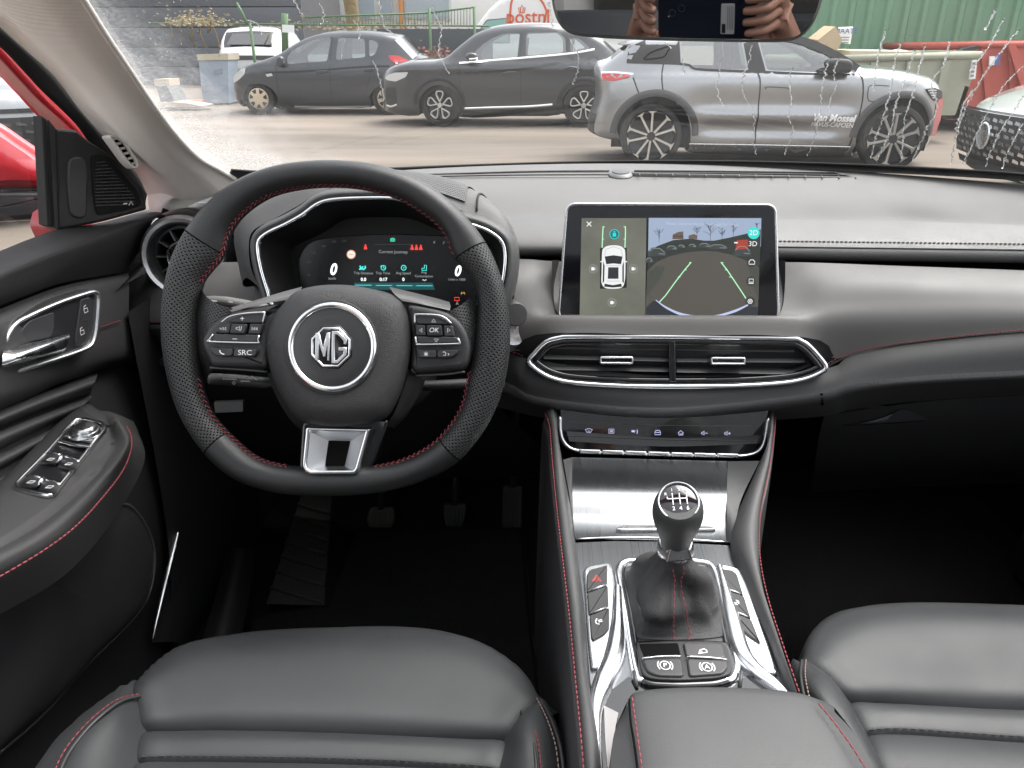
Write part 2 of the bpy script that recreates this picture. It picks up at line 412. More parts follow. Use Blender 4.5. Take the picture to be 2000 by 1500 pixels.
RUBBER = mat('rubber', (.02, .02, .02), .75, spec=.3, bump=('noise', 200, .1))
WPRINT = mat('white_print', (.75, .75, .75), .5)
CREAM = mat('cream_fabric', (.80, .755, .71), .85, spec=.2, bump=('weave', 300, .3, .0008))
CREAMP = mat('cream_plastic', (.80, .76, .71), .6, bump=('grain', 900, .15))
REDPAINT = mat('red_paint', (.42, .018, .028), .28, coat=1, spec=.5)
# ================================================================ OUTSIDE: yard, buildings, parked cars
def groundmat():
    m = mat('yard_concrete', (.30, .25, .205), .85, spec=.25, bump=('noise', 14, .25, .01)); t = m.node_tree; N = t.nodes.new; K = t.links.new; b = t.nodes['Principled BSDF']
    tc = N('ShaderNodeTexCoord'); a = N('ShaderNodeTexNoise'); a.inputs['Scale'].default_value = .35; a.inputs['Detail'].default_value = 9; a.inputs['Roughness'].default_value = .62
    mp = N('ShaderNodeMapping'); mp.inputs['Scale'].default_value = (.35, 1.4, 1); K(tc.outputs['Object'], mp.inputs[0]); K(mp.outputs[0], a.inputs['Vector'])
    r = N('ShaderNodeValToRGB'); r.color_ramp.elements[0].position = .36; r.color_ramp.elements[0].color = (.115, .096, .08, 1); r.color_ramp.elements[1].position = .66; r.color_ramp.elements[1].color = (.205, .172, .142, 1)
    e = r.color_ramp.elements.new(.5); e.color = (.165, .139, .115, 1)
    K(a.outputs['Fac'], r.inputs[0]); K(r.outputs[0], b.inputs['Base Color']); return m
g = mk('ground', [(-300, -200, 0), (300, -200, 0), (300, 500, 0), (-300, 500, 0)], [(0, 1, 2, 3)], groundmat(), smooth=False); tag(g, 'pale sandy concrete yard in front of the parked cars', None, None, 'structure')

BLACKCAR = mat('graphite_paint', (.028, .030, .034), .3, 0, coat=1, coatrough=.04)
CHARCAR = mat('faded_black_paint', (.032, .036, .042), .38, coat=.8, coatrough=.1, var=.1, varscale=2)
SILVERCAR = mat('silver_paint', (.33, .335, .345), .3, .75, coat=1, coatrough=.05)
WHITECAR = mat('white_paint', (.68, .68, .68), .3, coat=1)
TRIM = mat('car_black_trim', (.018, .018, .019), .6)
TYRE = mat('tyre', (.03, .029, .028), .85, spec=.25, var=.25, varscale=12)
RIMDARK = mat('rim_dark', (.02, .02, .021), .4, .3)
RIMSIL = mat('rim_silver', (.68, .66, .62), .28, .85)
RIMTAN = mat('rim_dusty', (.52, .42, .30), .5, .3, var=.15, varscale=15)
TAILRED = mat('tail_red', (.45, .02, .02), .15, coat=1)
LAMP = mat('headlamp', (.62, .64, .64), .12, .3, coat=1)
CARGLASS = glass('car_window', (.80, .86, .84), .26)
CARGLASS2 = glass('car_window_dark', (.30, .33, .33), .12)
DARKIN = mat('car_inside', (.02, .02, .021), .8)
WHEELWELL = mat('wheel_well', (.008, .008, .008), .95, spec=.05)
def pin(p, poly):
    x, y = p; c = False
    for i in range(len(poly)):
        x1, y1 = poly[i - 1]; x2, y2 = poly[i]
        if (y1 > y) != (y2 > y) and x < (x2 - x1) * (y - y1) / (y2 - y1) + x1: c = not c
    return c
def pdist(p, poly, closed=True):
    p = V(p); best = 9e9
    for i in range(0 if closed else 1, len(poly)):
        a, b = V(poly[i - 1]), V(poly[i]); d = b - a; l = d.length_squared
        t = 0 if l < 1e-12 else max(0, min(1, (p - a).dot(d) / l)); best = min(best, (p - a - d * t).length)
    return best
class Car:
    def __init__(s, name, label, group, o, rz, width, belt, sill, ends=(.32, .32), tum=.34, traced=True, cat='car'):
        s.t = thing(name, o, label, cat, group, rz=rz); OFF[s.t.name] = None
        c, n = math.cos(rz), math.sin(rz); s.pl = PL(o, (n, -c, 0)); s.W = width; s.belt = belt; s.sill = sill; s.ends = ends; s.tum = tum; s.tr = traced
        s.crease = lambda a, b: 0
    def q(s, pts): return s.pl.ls(pts) if s.tr else [tuple(p) for p in pts]
    def ins(s, a, b, edge=True):
        i = 0.0
        if b > s.belt: i += (b - s.belt) * s.tum
        if b < s.sill + .25: i += ((s.sill + .25 - b) ** 2) * .55
        mid = (s.sill + s.belt) / 2 + .12; i += .05 * ((b - mid) / .45) ** 2 if b < s.belt else .05
        for k, x in ((0, s.x0), (1, s.x1)):
            d = abs(a - x) / .85
            if d < 1: i += s.ends[k] * (1 - d) ** 2.3
        i += s.crease(a, b)
        if edge:
            d = pdist((a, b), s.rim)
            if d < .10: i += .07 * (1 - d / .10) ** 2
        return i
    def body(s, outl, paint, windows=(), glassmat=None, mats=None, dens=.075):
        """outl: closed outline with a tag per segment  b body, g glass, k black plastic, w wheel arch"""
        pts = s.q([(p[0], p[1]) for p in outl]); tg = [p[2] for p in outl]; n = len(pts)
        P2 = []; T2 = []
        for i in range(n):
            p0, p1, p2, p3 = V(pts[i - 1]), V(pts[i]), V(pts[(i + 1) % n]), V(pts[(i + 2) % n])
            k = 3 if (p2 - p1).length > .12 else 2
            for j in range(k): P2.append(tuple(cr(p0, p1, p2, p3, j / k))); T2.append(tg[i])
        s.ol = P2; s.x0 = min(p[0] for p in P2); s.x1 = max(p[0] for p in P2)
        s.rim = [p for p, t in zip(P2, T2) if t != 'w']
        s.win = [s.q(wn) for wn in windows]; s.wins = []
        for wn in s.win: s.wins.append([tuple(p) for p in rpoly(wn, .05, 3)])
        vin = [V(p) for p in P2]; ed = [(i, (i + 1) % len(P2)) for i in range(len(P2))]
        for wn in s.wins:
            b = len(vin); vin += [V(p) for p in wn]; ed += [(b + i, b + (i + 1) % len(wn)) for i in range(len(wn))]
        for dd in (.03, .07):
            for p in inset(P2, dd)[::1]:
                if pin(p, P2) and pdist(p, P2) > dd * .8 and not any(pin(p, wn) or pdist(p, wn) < .02 for wn in s.wins): vin.append(V(p))
        x = s.x0 + dens / 2; row = 0
        z0 = min(p[1] for p in P2); z1 = max(p[1] for p in P2)
        while x < s.x1:
            z = z0 + dens / 2 + (dens / 2 if row % 2 else 0)
            while z < z1:
                if pin((x, z), P2) and pdist((x, z), P2) > .07 + dens * .3 and not any(pin((x, z), wn) or pdist((x, z), wn) < dens * .4 for wn in s.wins): vin.append(V((x, z)))
                z += dens
            x += dens; row += 1
        r = geometry.delaunay_2d_cdt(vin, ed, [], 2, 1e-5)
        v2, f2 = [tuple(p) for p in r[0]], r[2]
        f2 = [f for f in f2 if len(f) == 3 and (lambda c: pin(c, P2) and not any(pin(c, wn) for wn in s.wins))((sum(v2[i][0] for i in f) / 3, sum(v2[i][1] for i in f) / 3))]
        vs = [(a, s.ins(a, b), b) for a, b in v2]; m = len(vs); vs += [(a, s.W - y, b) for a, y, b in vs]
        fs = [tuple(f) for f in f2] + [tuple(i + m for i in f[::-1]) for f in f2]; mi = [0] * len(fs)
        # the skin that bridges both sides: bonnet, windscreen, roof, tail, arches
        b = len(vs); k = len(P2); C = 5
        for j in range(C + 1):
            f = j / C; h = math.sin(math.pi * f)
            for (a, z), tt in zip(P2, T2):
                y = s.ins(a, z); up = .035 if tt in 'bg' and z > s.belt - .25 else .0
                nx = 0
                if tt in 'bgk':
                    if a < s.x0 + .5: nx = -.09 * (1 - (a - s.x0) / .5) * (1 if z < s.belt + .1 else 0)
                    elif a > s.x1 - .5: nx = .09 * (1 - (s.x1 - a) / .5) * (1 if z < s.belt + .1 else 0)
                vs.append((a + nx * h, y + (s.W - 2 * y) * f, z + up * h))
        ti = {'b': 0, 'g': 1, 'k': 2, 'w': 3}
        for j in range(C):
            for i in range(k):
                l = (i + 1) % k; fs.append((b + j * k + i, b + j * k + l, b + (j + 1) * k + l, b + (j + 1) * k + i)); mi.append(ti[T2[i]])
        o = mk('body', vs, fs, None, s.t, mats=[paint, CARGLASS2, TRIM, WHEELWELL], mi=mi, local=True); bm = bmesh.new(); bm.from_mesh(o.data); bmesh.ops.remove_doubles(bm, verts=bm.verts, dist=1e-4); bm.to_mesh(o.data); bm.free(); sharp(o, 62)
        for wn in s.wins: s.patch('window', wn, .0, glassmat or CARGLASS, traced=False, solid=False); s.patch('window', wn, .0, glassmat or CARGLASS, traced=False, solid=False, far=True)
        z = s.belt - .28; xa, xb = s.x0 + (s.x1 - s.x0) * .2, s.x1 - (s.x1 - s.x0) * .08
        return o
    def cabin(s, xs, steer=None):
        lo = s.sill + .1
        vs = [(s.x0 + .5, .15, lo + .15), (s.x1 - .4, .15, lo + .15), (s.x1 - .4, s.W - .15, lo + .15), (s.x0 + .5, s.W - .15, lo + .15)]
        mk('cabin_floor', vs, [(0, 1, 2, 3)], DARKIN, s.t, smooth=False, local=True)
        for x, d in xs:      # seat backs seen through the glass; d = which way the car faces
            for y in (.22, s.W - .72):
                rows = []
                for f in range(7):
                    h = f / 6; z = s.belt - .35 + h * .72; wd = .25 * (1 if h < .62 else .55) * (1 - .25 * max(0, h - .8) * 5 * .3); th = .085 if h < .62 else .055; cx = x - d * .12 * h
                    rows.append([V((cx + th * math.cos(g) * (.8 if f in (0, 6) else 1), y + .25 + wd * math.sin(g), z)) for g in [2 * math.pi * q / 12 for q in range(12)]])
                loft('seat', rows, DARKIN, s.t, 12, 9, closed=True, capends=True)
    def patch(s, name, pts, off, m, traced=True, solid=True, far=False, rnd=0, dens=.07, parent=None, edge=True, th=.012):
        q = s.q(pts) if traced else pts
        if rnd: q = rpoly(q, rnd, 3)
        q = [tuple(p) for p in q]
        P2 = []
        for i in range(len(q)):
            a, b = V(q[i - 1]), V(q[i]); k = max(1, int((b - a).length / dens))
            for j in range(k): P2.append(tuple(a.lerp(b, j / k)))
        vin = [V(p) for p in P2]; ed = [(i, (i + 1) % len(P2)) for i in range(len(P2))]
        x0 = min(p[0] for p in P2); x1 = max(p[0] for p in P2); z0 = min(p[1] for p in P2); z1 = max(p[1] for p in P2)
        x = x0 + dens / 2
        while x < x1:
            z = z0 + dens / 2
            while z < z1:
                if pin((x, z), P2) and pdist((x, z), P2) > dens * .4: vin.append(V((x, z)))
                z += dens
            x += dens
        r = geometry.delaunay_2d_cdt(vin, ed, [], 1, 1e-6); v2 = [tuple(p) for p in r[0]]
        f2 = [tuple(f) for f in r[2] if pin((sum(v2[i][0] for i in f) / len(f), sum(v2[i][1] for i in f) / len(f)), P2)]
        def y(a, b, o): i = s.ins(a, b, edge) - o; return s.W - i if far else i
        vs = [(a, y(a, b, off), b) for a, b in v2]; fs = f2
        if solid:
            m0 = len(vs); vs += [(p[0], y(p[0], p[1], off), p[1]) for p in P2] + [(p[0], y(p[0], p[1], off - th), p[1]) for p in P2]; k = len(P2)
            fs = fs + [(m0 + i, m0 + (i + 1) % k, m0 + k + (i + 1) % k, m0 + k + i) for i in range(k)]
        o = mk(name, vs, fs, m, parent or s.t, local=True); return sharp(o, 40)
    def line(s, name, pts, wid, m, off=.003, traced=True, raised=0):
        q = spl(s.q(pts) if traced else pts, max(8, len(pts) * 5)); vs = []; fs = []
        for i, p in enumerate(q):
            t = (q[min(i + 1, len(q) - 1)] - q[max(0, i - 1)]).normalized(); k = V((-t.y, t.x)) * wid / 2
            for e, oo in ((p + k, 0), (p + k * .6, raised), (p - k * .6, raised), (p - k, 0)): vs.append((e.x, s.ins(e.x, e.y, False) - off - oo, e.y))
        for i in range(len(q) - 1):
            for j in range(3): fs.append((i * 4 + j, i * 4 + j + 1, i * 4 + 5 + j, i * 4 + 4 + j))
        return mk(name, vs, fs, m, s.t, local=True)
    def wheel(s, c, r, style, rimr=.68, y0=.03, steer=0.0, traced=True, far=True):
        a, b = s.q([c])[0] if traced else c
        if isinstance(r, tuple): r = r[0]
        b = r                       # stands on the ground
        root = bpy.data.objects.new('wheel', None); col.objects.link(root); root.parent = s.t; root.location = (a, y0, b); root.rotation_euler = (0, 0, steer); root.empty_display_size = .05; OFF[root.name] = None
        w_ = .20; R_ = r * rimr
        lathe('tyre', [(R_ * .98, .03), (R_ + .012, .0), (r - .03, .0), (r - .008, .012), (r, .035), (r, w_ - .035), (r - .008, w_ - .012), (r - .03, w_), (R_, w_), (R_ * .98, w_ - .02)], (0, 0, 0), (0, 1, 0), TYRE, root, 40, cap=False)
        lathe('rim_dish', [(R_ * .99, .028), (R_ * .93, .02), (R_ * .90, .05), (R_ * .5, .09), (.01, .08)], (0, 0, 0), (0, 1, 0), RIMDARK if style != 'cap' else RIMTAN, root, 40, cap=False)
        pl = PL((0, 0.0, 0), (0, -1, 0))
        def spoke(name, pts, c0, c1, m, n, ph=0):
            for i in range(n):
                g = 2 * math.pi * i / n + ph; cs, sn = math.cos(g), math.sin(g)
                plate(name, pl, [(x * cs - y * sn, x * sn + y * cs) for x, y in pts], c0, c1, m, root, .004, 1)
        if style == 'cap':
            plate('hub_cap', pl, circ(0, 0, R_ * .97, n=36), -.07, -.004, RIMTAN, root, .008, 2, dome=.018)
            spoke('cap_opening', [(R_ * .50, -.018), (R_ * .84, -.045), (R_ * .86, .045), (R_ * .50, .018)], -.004, .013, TRIM, 7, .2)
        elif style == 'petal':
            for i in range(5):
                g = 2 * math.pi * i / 5 + .31
                loop = [(R_ * .2, 0), (R_ * .42, -R_ * .15), (R_ * .72, -R_ * .30), (R_ * .93, -R_ * .24), (R_ * .97, 0), (R_ * .93, R_ * .24), (R_ * .72, R_ * .30), (R_ * .42, R_ * .15)]
                q = [tuple(p)[:2] for p in spl([(x, y, 0) for x, y in loop], 28, True)]
                ringp('spoke', pl, [(x * math.cos(g) - y * math.sin(g), x * math.sin(g) + y * math.cos(g)) for x, y in q], R_ * .085, -.06, -.006, RIMSIL, root, .006)
            plate('hub', pl, circ(0, 0, R_ * .17, n=20), -.06, .0, RIMSIL, root, .006)
        elif style == 'blade':
            for ph in (0.0, .56):
                spoke('spoke', [(R_ * .16, -.012), (R_ * .86, -.016), (R_ * .97, -.055), (R_ * .98, .045), (R_ * .90, .010), (R_ * .16, .012)] if ph else [(R_ * .16, -.012), (R_ * .90, -.010), (R_ * .98, -.045), (R_ * .97, .055), (R_ * .86, .016), (R_ * .16, .012)], -.05, -.002, RIMSIL, 5, ph + .3)
            plate('hub', pl, circ(0, 0, R_ * .2, n=20), -.06, -.004, RIMDARK, root, .006)
        elif style == 'simple':
            spoke('spoke', [(R_ * .1, -.03), (R_ * .97, -.035), (R_ * .97, .035), (R_ * .1, .03)], -.05, -.004, RIMSIL, 5, .3)
        mk('wheel_liner', [(a + .44 * math.cos(g), y0 + .235, max(.2, b + .47 * math.sin(g))) for g in [math.pi * i / 14 for i in range(15)]] + [(a - .44, y0 + .235, .2), (a + .44, y0 + .235, .2)], [tuple(range(17))], WHEELWELL, s.t, smooth=False, local=True)
        if far:
            f = lathe('far_tyre', [(.03, .0), (r - .03, .0), (r, .03), (r, w_ - .03), (r - .03, w_), (.03, w_)], (a, s.W - .23, b), (0, 1, 0), TYRE, s.t, 24)
        return root
    def blob(s, name, pts, y0, y1, m, traced=True, rnd=.02, bev=.02):
        """a small solid that stands out from the side: outline pts, from depth y0 (out) to y1"""
        q = s.q(pts) if traced else pts; q = rpoly(q, rnd, 3)
        pl = PL((0, 0, 0), (0, -1, 0)); return plate(name, pl, q, -y1, -y0, m, s.t, bev, 3, back=True)
def at_ground(u, v): return P(u, v, z=0)

# ---- old black hatchback
o = at_ground(505, 224); o.x = at_ground(620, 224).x
H = Car('hatchback', 'small black hatchback with dusty bronze wheel caps beside the blue bin', 'cars parked across the yard', (o.x, o.y, 0), R(2), 1.68, .95, .2)
H.body([(449, 204, 'k'), (444, 180, 'b'), (445, 160, 'b'), (450, 147, 'b'), (462, 134, 'b'), (490, 124, 'b'), (520, 114, 'b'), (541, 105, 'g'), (566, 88, 'g'), (592, 74, 'g'), (618, 66, 'b'), (650, 62.5, 'b'), (690, 61.5, 'b'), (730, 64, 'b'), (765, 69, 'b'), (779, 73, 'g'), (797, 92, 'g'), (812, 108, 'b'), (820, 120, 'b'), (824, 145, 'b'), (824, 175, 'k'), (816, 205, 'k'), (793, 212, 'w'), (791, 190, 'w'), (778, 172, 'w'), (756, 165, 'w'), (734, 172, 'w'), (721, 190, 'w'), (719, 211, 'k'), (640, 212, 'k'), (545, 213, 'w'), (541, 190, 'w'), (528, 172, 'w'), (504, 164, 'w'), (482, 172, 'w'), (469, 192, 'w'), (468, 211, 'k')], CHARCAR,
       windows=[[(558, 115), (563, 103), (590, 84), (615, 75.5), (642, 73), (637, 120), (560, 125)], [(656, 74), (708, 75.5), (712, 112), (654, 117)], [(717, 77), (732, 81), (737, 87), (730, 107), (720, 111.5)]])
H.cabin([(H.q([(640, 100)])[0][0], -1), (H.q([(725, 100)])[0][0], -1)])
H.wheel((504, 195), .30, 'cap', .68); H.wheel((756, 195), .30, 'cap', .68)
H.patch('headlight', [(477, 132), (475, 145), (462, 156), (447, 164), (447, 152), (452, 146), (464, 137)], .006, LAMP, rnd=.03, edge=False)
H.patch('tail_lamp', [(756, 108), (777, 109), (797, 119), (793, 126), (775, 126), (762, 118)], .006, TAILRED, rnd=.03)
H.patch('rear_window', [(767, 78), (779, 75), (810, 108), (803, 116)], .004, LAMP, edge=False)
H.patch('side_repeater', [(519, 145), (530, 143), (533, 148), (522, 150)], .008, LAMP)
H.line('body_crease', [(520, 142), (600, 139), (700, 131), (760, 129)], .03, TRIM, .004)
for ln in ([(537, 112), (540, 150), (543, 185)], [(644, 72), (644, 120), (646, 170), (648, 207)], [(726, 111), (722, 150), (716, 175)]): H.line('door_seam', ln, .012, TRIM, .002)
for q in ([(616, 139), (628, 137), (640, 138), (640, 142), (628, 144), (617, 143)], [(710, 135), (722, 133), (731, 134), (730, 138), (720, 140), (711, 139)]): H.blob('door_handle', q, -.03, .05, CHARCAR, rnd=.01, bev=.01)
H.blob('wing_mirror', [(542, 113), (550, 109), (557, 113), (557, 127), (552, 131), (543, 127)], -.16, .02, CHARCAR, rnd=.05, bev=.03)
H.line('sill_strip', [(572, 209), (640, 210), (720, 209)], .035, mat('grey_sill', (.35, .34, .32), .5), .006)

# ---- graphite crossover
o = at_ground(1000, 249)
Z = Car('crossover', 'dark graphite crossover with chrome window line and five petal wheels', 'cars parked across the yard', (o.x, o.y, 0), R(1.0), 1.81, 1.02, .24, ends=(.42, .3))
Z.crease = lambda a, b: -.035 * math.exp(-((b - .93) / .05) ** 2) + .03 * math.exp(-((b - .42) / .09) ** 2)
Z.body([(747, 224, 'k'), (741, 214, 'k'), (737, 195, 'b'), (735, 172, 'b'), (738, 155, 'b'), (748, 140, 'b'), (775, 127, 'b'), (815, 120, 'b'), (862, 116, 'g'), (893, 92, 'g'), (925, 67, 'g'), (955, 55, 'b'), (985, 49, 'b'), (1030, 46, 'b'), (1090, 48, 'b'), (1140, 57, 'b'), (1180, 76, 'g'), (1196, 90, 'g'), (1212, 104, 'b'), (1221, 125, 'b'), (1224, 160, 'b'), (1226, 195, 'k'), (1215, 225, 'k'), (1186, 231, 'w'), (1183, 200, 'w'), (1168, 175, 'w'), (1141, 165, 'w'), (1114, 173, 'w'), (1098, 195, 'w'), (1093, 226, 'k'), (1000, 229, 'k'), (897, 231, 'w'), (894, 203, 'w'), (882, 178, 'w'), (857, 166, 'w'), (832, 176, 'w'), (817, 200, 'w'), (813, 228, 'k')], BLACKCAR,
       windows=[[(925, 103), (940, 88), (958, 76), (980, 66), (1015, 64), (1010, 115), (927, 120)], [(1027, 64), (1093, 62), (1105, 75), (1106, 105), (1027, 112)], [(1114, 74), (1132, 75), (1155, 95), (1115, 103)]])
Z.cabin([(Z.q([(1012, 100)])[0][0], -1), (Z.q([(1105, 100)])[0][0], -1)])
Z.wheel((858, 213), .345, 'petal', .70, steer=R(-17), y0=.04); Z.wheel((1140, 211), .345, 'petal', .70)
Z.patch('headlight', [(745, 154), (753, 147), (767, 142.5), (797, 141), (791, 151), (770, 160), (751, 158)], .008, LAMP, rnd=.02, edge=False)
Z.patch('fog_lamp_bezel', [(748, 172), (770, 172), (771, 205), (748, 210), (744, 190)], .004, TRIM, rnd=.03, edge=False)
Z.line('fog_lamp_strip', [(747, 209), (758, 211), (771, 206)], .03, RIMSIL, .012, raised=.01)
Z.line('window_chrome', [(897, 123), (930, 120.5), (1027, 113), (1106, 106), (1140, 101), (1162, 97)], .034, CHROME, .006, raised=.008)
Z.line('sill_chrome', [(907, 213), (960, 211), (1030, 209), (1079, 205)], .045, CHROME, .012, raised=.012)
for ln in ([(896, 124), (897, 160), (900, 212)], [(1019, 62), (1016, 113), (1017, 160), (1017, 215)], [(1109, 74), (1110, 106), (1133, 130), (1128, 150), (1113, 168)]): Z.line('door_seam', ln, .013, TRIM, .002)
Z.line('waist_crease', [(872, 144), (930, 142), (1020, 135), (1095, 122)], .035, TRIM, .003)
for q in ([(982, 142), (994, 138), (1007, 139), (1007, 143), (995, 146), (984, 146)], [(1102, 132), (1114, 129), (1127, 131), (1126, 135), (1114, 137), (1104, 136)]): Z.blob('door_handle', q, -.03, .05, BLACKCAR, rnd=.012, bev=.012)
Z.blob('wing_mirror', [(909, 108), (918, 102), (932, 104), (935, 113), (930, 120), (915, 119)], -.20, -.02, BLACKCAR, rnd=.06, bev=.035)
Z.blob('mirror_chrome', [(917, 113), (935, 112), (933, 118), (918, 118)], -.215, -.05, CHROME, rnd=.03, bev=.02)
fc = Z.q([(1160, 121)])[0]; Z.line('fuel_flap', [(fc[0] + .085 * math.cos(g), fc[1] + .085 * math.sin(g)) for g in [i * math.pi / 8 for i in range(17)]], .01, TRIM, .004, traced=False)
for c in ((858, 213), (1140, 211)):
    a = Z.q([c])[0]; Z.line('arch_trim', [(a[0] + .42 * math.cos(g), .345 + .425 * math.sin(g)) for g in [math.pi * (i / 14) for i in range(15)]], .07, TRIM, .012, traced=False, raised=.012)

# ---- silver car with lettering on its door
o = at_ground(1500, 333)
S = Car('electric_crossover', 'silver crossover with white dealer lettering on its front door', 'cars parked across the yard', (o.x, o.y, 0), R(-3.2), 1.77, .98, .2, ends=(.30, .42), tum=.38)
def crS(a, b):      # shoulder, waist hollow and the scalloped lower door
    f = min(1, max(0, (a - S.x0 - .95) / .35)) * min(1, max(0, (S.x1 - .95 - a) / .35))
    return f * (.035 * math.exp(-((b - .70) / .10) ** 2) + .060 * math.exp(-((b - .44) / .085) ** 2) - .02 * math.exp(-((b - .57) / .05) ** 2))
S.crease = crS
S.body([(1212, 279, 'k'), (1180, 276, 'k'), (1163, 270, 'k'), (1160, 255, 'k'), (1165, 228, 'b'), (1173, 200, 'b'), (1175, 180, 'b'), (1172, 160, 'b'), (1173, 143, 'b'), (1180, 129, 'b'), (1194, 118, 'g'), (1212, 103, 'g'), (1228, 91, 'k'), (1210, 86, 'k'), (1228, 80, 'k'), (1270, 72, 'k'), (1330, 66, 'k'), (1400, 63, 'k'), (1470, 62, 'k'), (1530, 65, 'k'), (1568, 71, 'g'), (1612, 88, 'g'), (1655, 111, 'g'), (1693, 134, 'b'), (1730, 137, 'b'), (1778, 142, 'b'), (1822, 150, 'b'), (1852, 162, 'b'), (1868, 178, 'b'), (1872, 200, 'b'), (1868, 235, 'b'), (1860, 270, 'k'), (1852, 292, 'k'), (1838, 305, 'w'), (1838, 270, 'w'), (1830, 233, 'w'), (1808, 203, 'w'), (1775, 189, 'w'), (1748, 187, 'w'), (1718, 196, 'w'), (1690, 222, 'w'), (1676, 256, 'w'), (1673, 300, 'k'), (1660, 313, 'k'), (1500, 308, 'k'), (1356, 303, 'k'), (1349, 290, 'w'), (1350, 258, 'w'), (1344, 228, 'w'), (1328, 202, 'w'), (1303, 187, 'w'), (1277, 184, 'w'), (1250, 189, 'w'), (1226, 206, 'w'), (1209, 236, 'w'), (1206, 262, 'w')], SILVERCAR, dens=.05,
       windows=[[(1334, 78), (1400, 74), (1453, 74), (1461, 136), (1374, 134.5), (1350, 129), (1340, 124), (1333, 118)], [(1488, 75), (1530, 76), (1575, 84), (1605, 95), (1640, 117), (1668, 137), (1640, 143), (1501, 138)]])
S.cabin([(S.q([(1455, 100)])[0][0], 1), (S.q([(1345, 100)])[0][0], 1)])
# black upper cladding round the glass
S.patch('pillar_trim', [(1230, 92), (1270, 74), (1330, 68), (1331, 124), (1225, 121.5)], .004, TRIM)
S.patch('pillar_trim', [(1456, 70), (1484, 70), (1498, 139), (1464, 138)], .004, TRIM)
S.line('roof_rail', [(1332, 71), (1400, 67), (1480, 66), (1540, 71), (1590, 84), (1640, 108), (1680, 135)], .075, TRIM, .006)
S.line('window_ledge', [(1225, 122), (1335, 125), (1352, 132), (1375, 136), (1477, 140), (1595, 145), (1672, 146)], .022, TRIM, .006)
S.line('quarter_line', [(1258, 116), (1275, 102), (1312, 90), (1306, 100), (1296, 112), (1260, 117)], .016, VOID, .009)
S.wheel((1272, 269), .345, 'blade', .80, y0=.05); S.wheel((1747, 277), .345, 'blade', .80, y0=.05)
for c in (1277, 1752):
    a = S.q([(c, 270)])[0]; S.line('arch_trim', [(a[0] + .455 * math.cos(g), .36 + .445 * math.sin(g)) for g in [math.pi * (i / 16) for i in range(17)]], .075, mat('grey_cladding', (.06, .061, .063), .5), .008, traced=False, raised=.01)
S.patch('tail_lamp', [(1174, 144), (1237, 145.5), (1225, 152), (1198, 160), (1177, 158)], .012, TAILRED, rnd=.02, edge=False)
S.line('tail_lamp_chrome', [(1174, 143), (1205, 142.5), (1238, 145)], .02, CHROME, .02)
S.patch('headlight', [(1817, 175), (1845, 174), (1866, 182), (1868, 196), (1843, 201), (1830, 190)], .01, RIMDARK, rnd=.02, edge=False)
for k in range(4): S.line('headlight_blade', [(1823 + k * 4, 178 + k * 5), (1846, 178.5 + k * 5)], .012, LAMP, .022)
S.patch('bumper_red_patch', [(1866, 184), (1872, 205), (1868, 240), (1858, 274), (1842, 272), (1846, 240), (1850, 206)], .008, mat('bumper_red', (.40, .05, .06), .25, coat=1), edge=False)  # red patch over the front bumper corner
for ln in ([(1300, 112), (1293, 150), (1296, 186)], [(1471, 72), (1477, 112), (1482, 140), (1485, 165), (1480, 237), (1476, 282)], [(1680, 142), (1686, 160), (1684, 200), (1672, 250), (1662, 286)], [(1237, 152), (1244, 172), (1250, 188)]): S.line('door_seam', ln, .014, TRIM, .003)
S.line('charge_flap', [(1737, 168), (1702, 167), (1696, 176), (1695, 192), (1701, 198), (1728, 199)], .009, TRIM, .003)
S.line('handle_seam', [(1497, 174), (1496, 170), (1538, 172), (1541, 176)], .010, TRIM, .003)
S.line('sill_chrome', [(1347, 283), (1480, 285), (1664, 289)], .02, SATIN, .006, raised=.006)
S.patch('lower_cladding', [(1352, 286), (1662, 292), (1656, 310), (1358, 300)], .010, mat('grey_cladding', (.06, .061, .063), .5))
S.blob('wing_mirror', [(1606, 120), (1620, 113), (1650, 115), (1657, 124), (1652, 142), (1612, 141)], -.22, -.03, TRIM, rnd=.06, bev=.04)
S.blob('mirror_foot', [(1596, 136), (1625, 138), (1660, 146), (1600, 146)], -.06, .06, TRIM, rnd=.02, bev=.01)
def carside(car, px, dy=-.012):
    class Q: pass
    q = Q(); a, b = car.q([px])[0]
    q.w = lambda x, y, c=0: V((a + x, car.ins(a + x, b + y, False) + dy - c, b + y)); return q
text('lettering', 'Van Mossel', carside(S, (1629, 231)), 0, 0, .104, 0, mat('letter_white', (.92, .92, .92), .5), S.t, bold=.004, ital=.12, sx=.93, ang=R(-1.5))
text('lettering', 'HEVUS-CAPOEN', carside(S, (1627, 244.5)), 0, 0, .070, 0, mat('letter_white', (.92, .92, .92), .5), S.t, bold=.001, sx=.86, ang=R(-1.5))

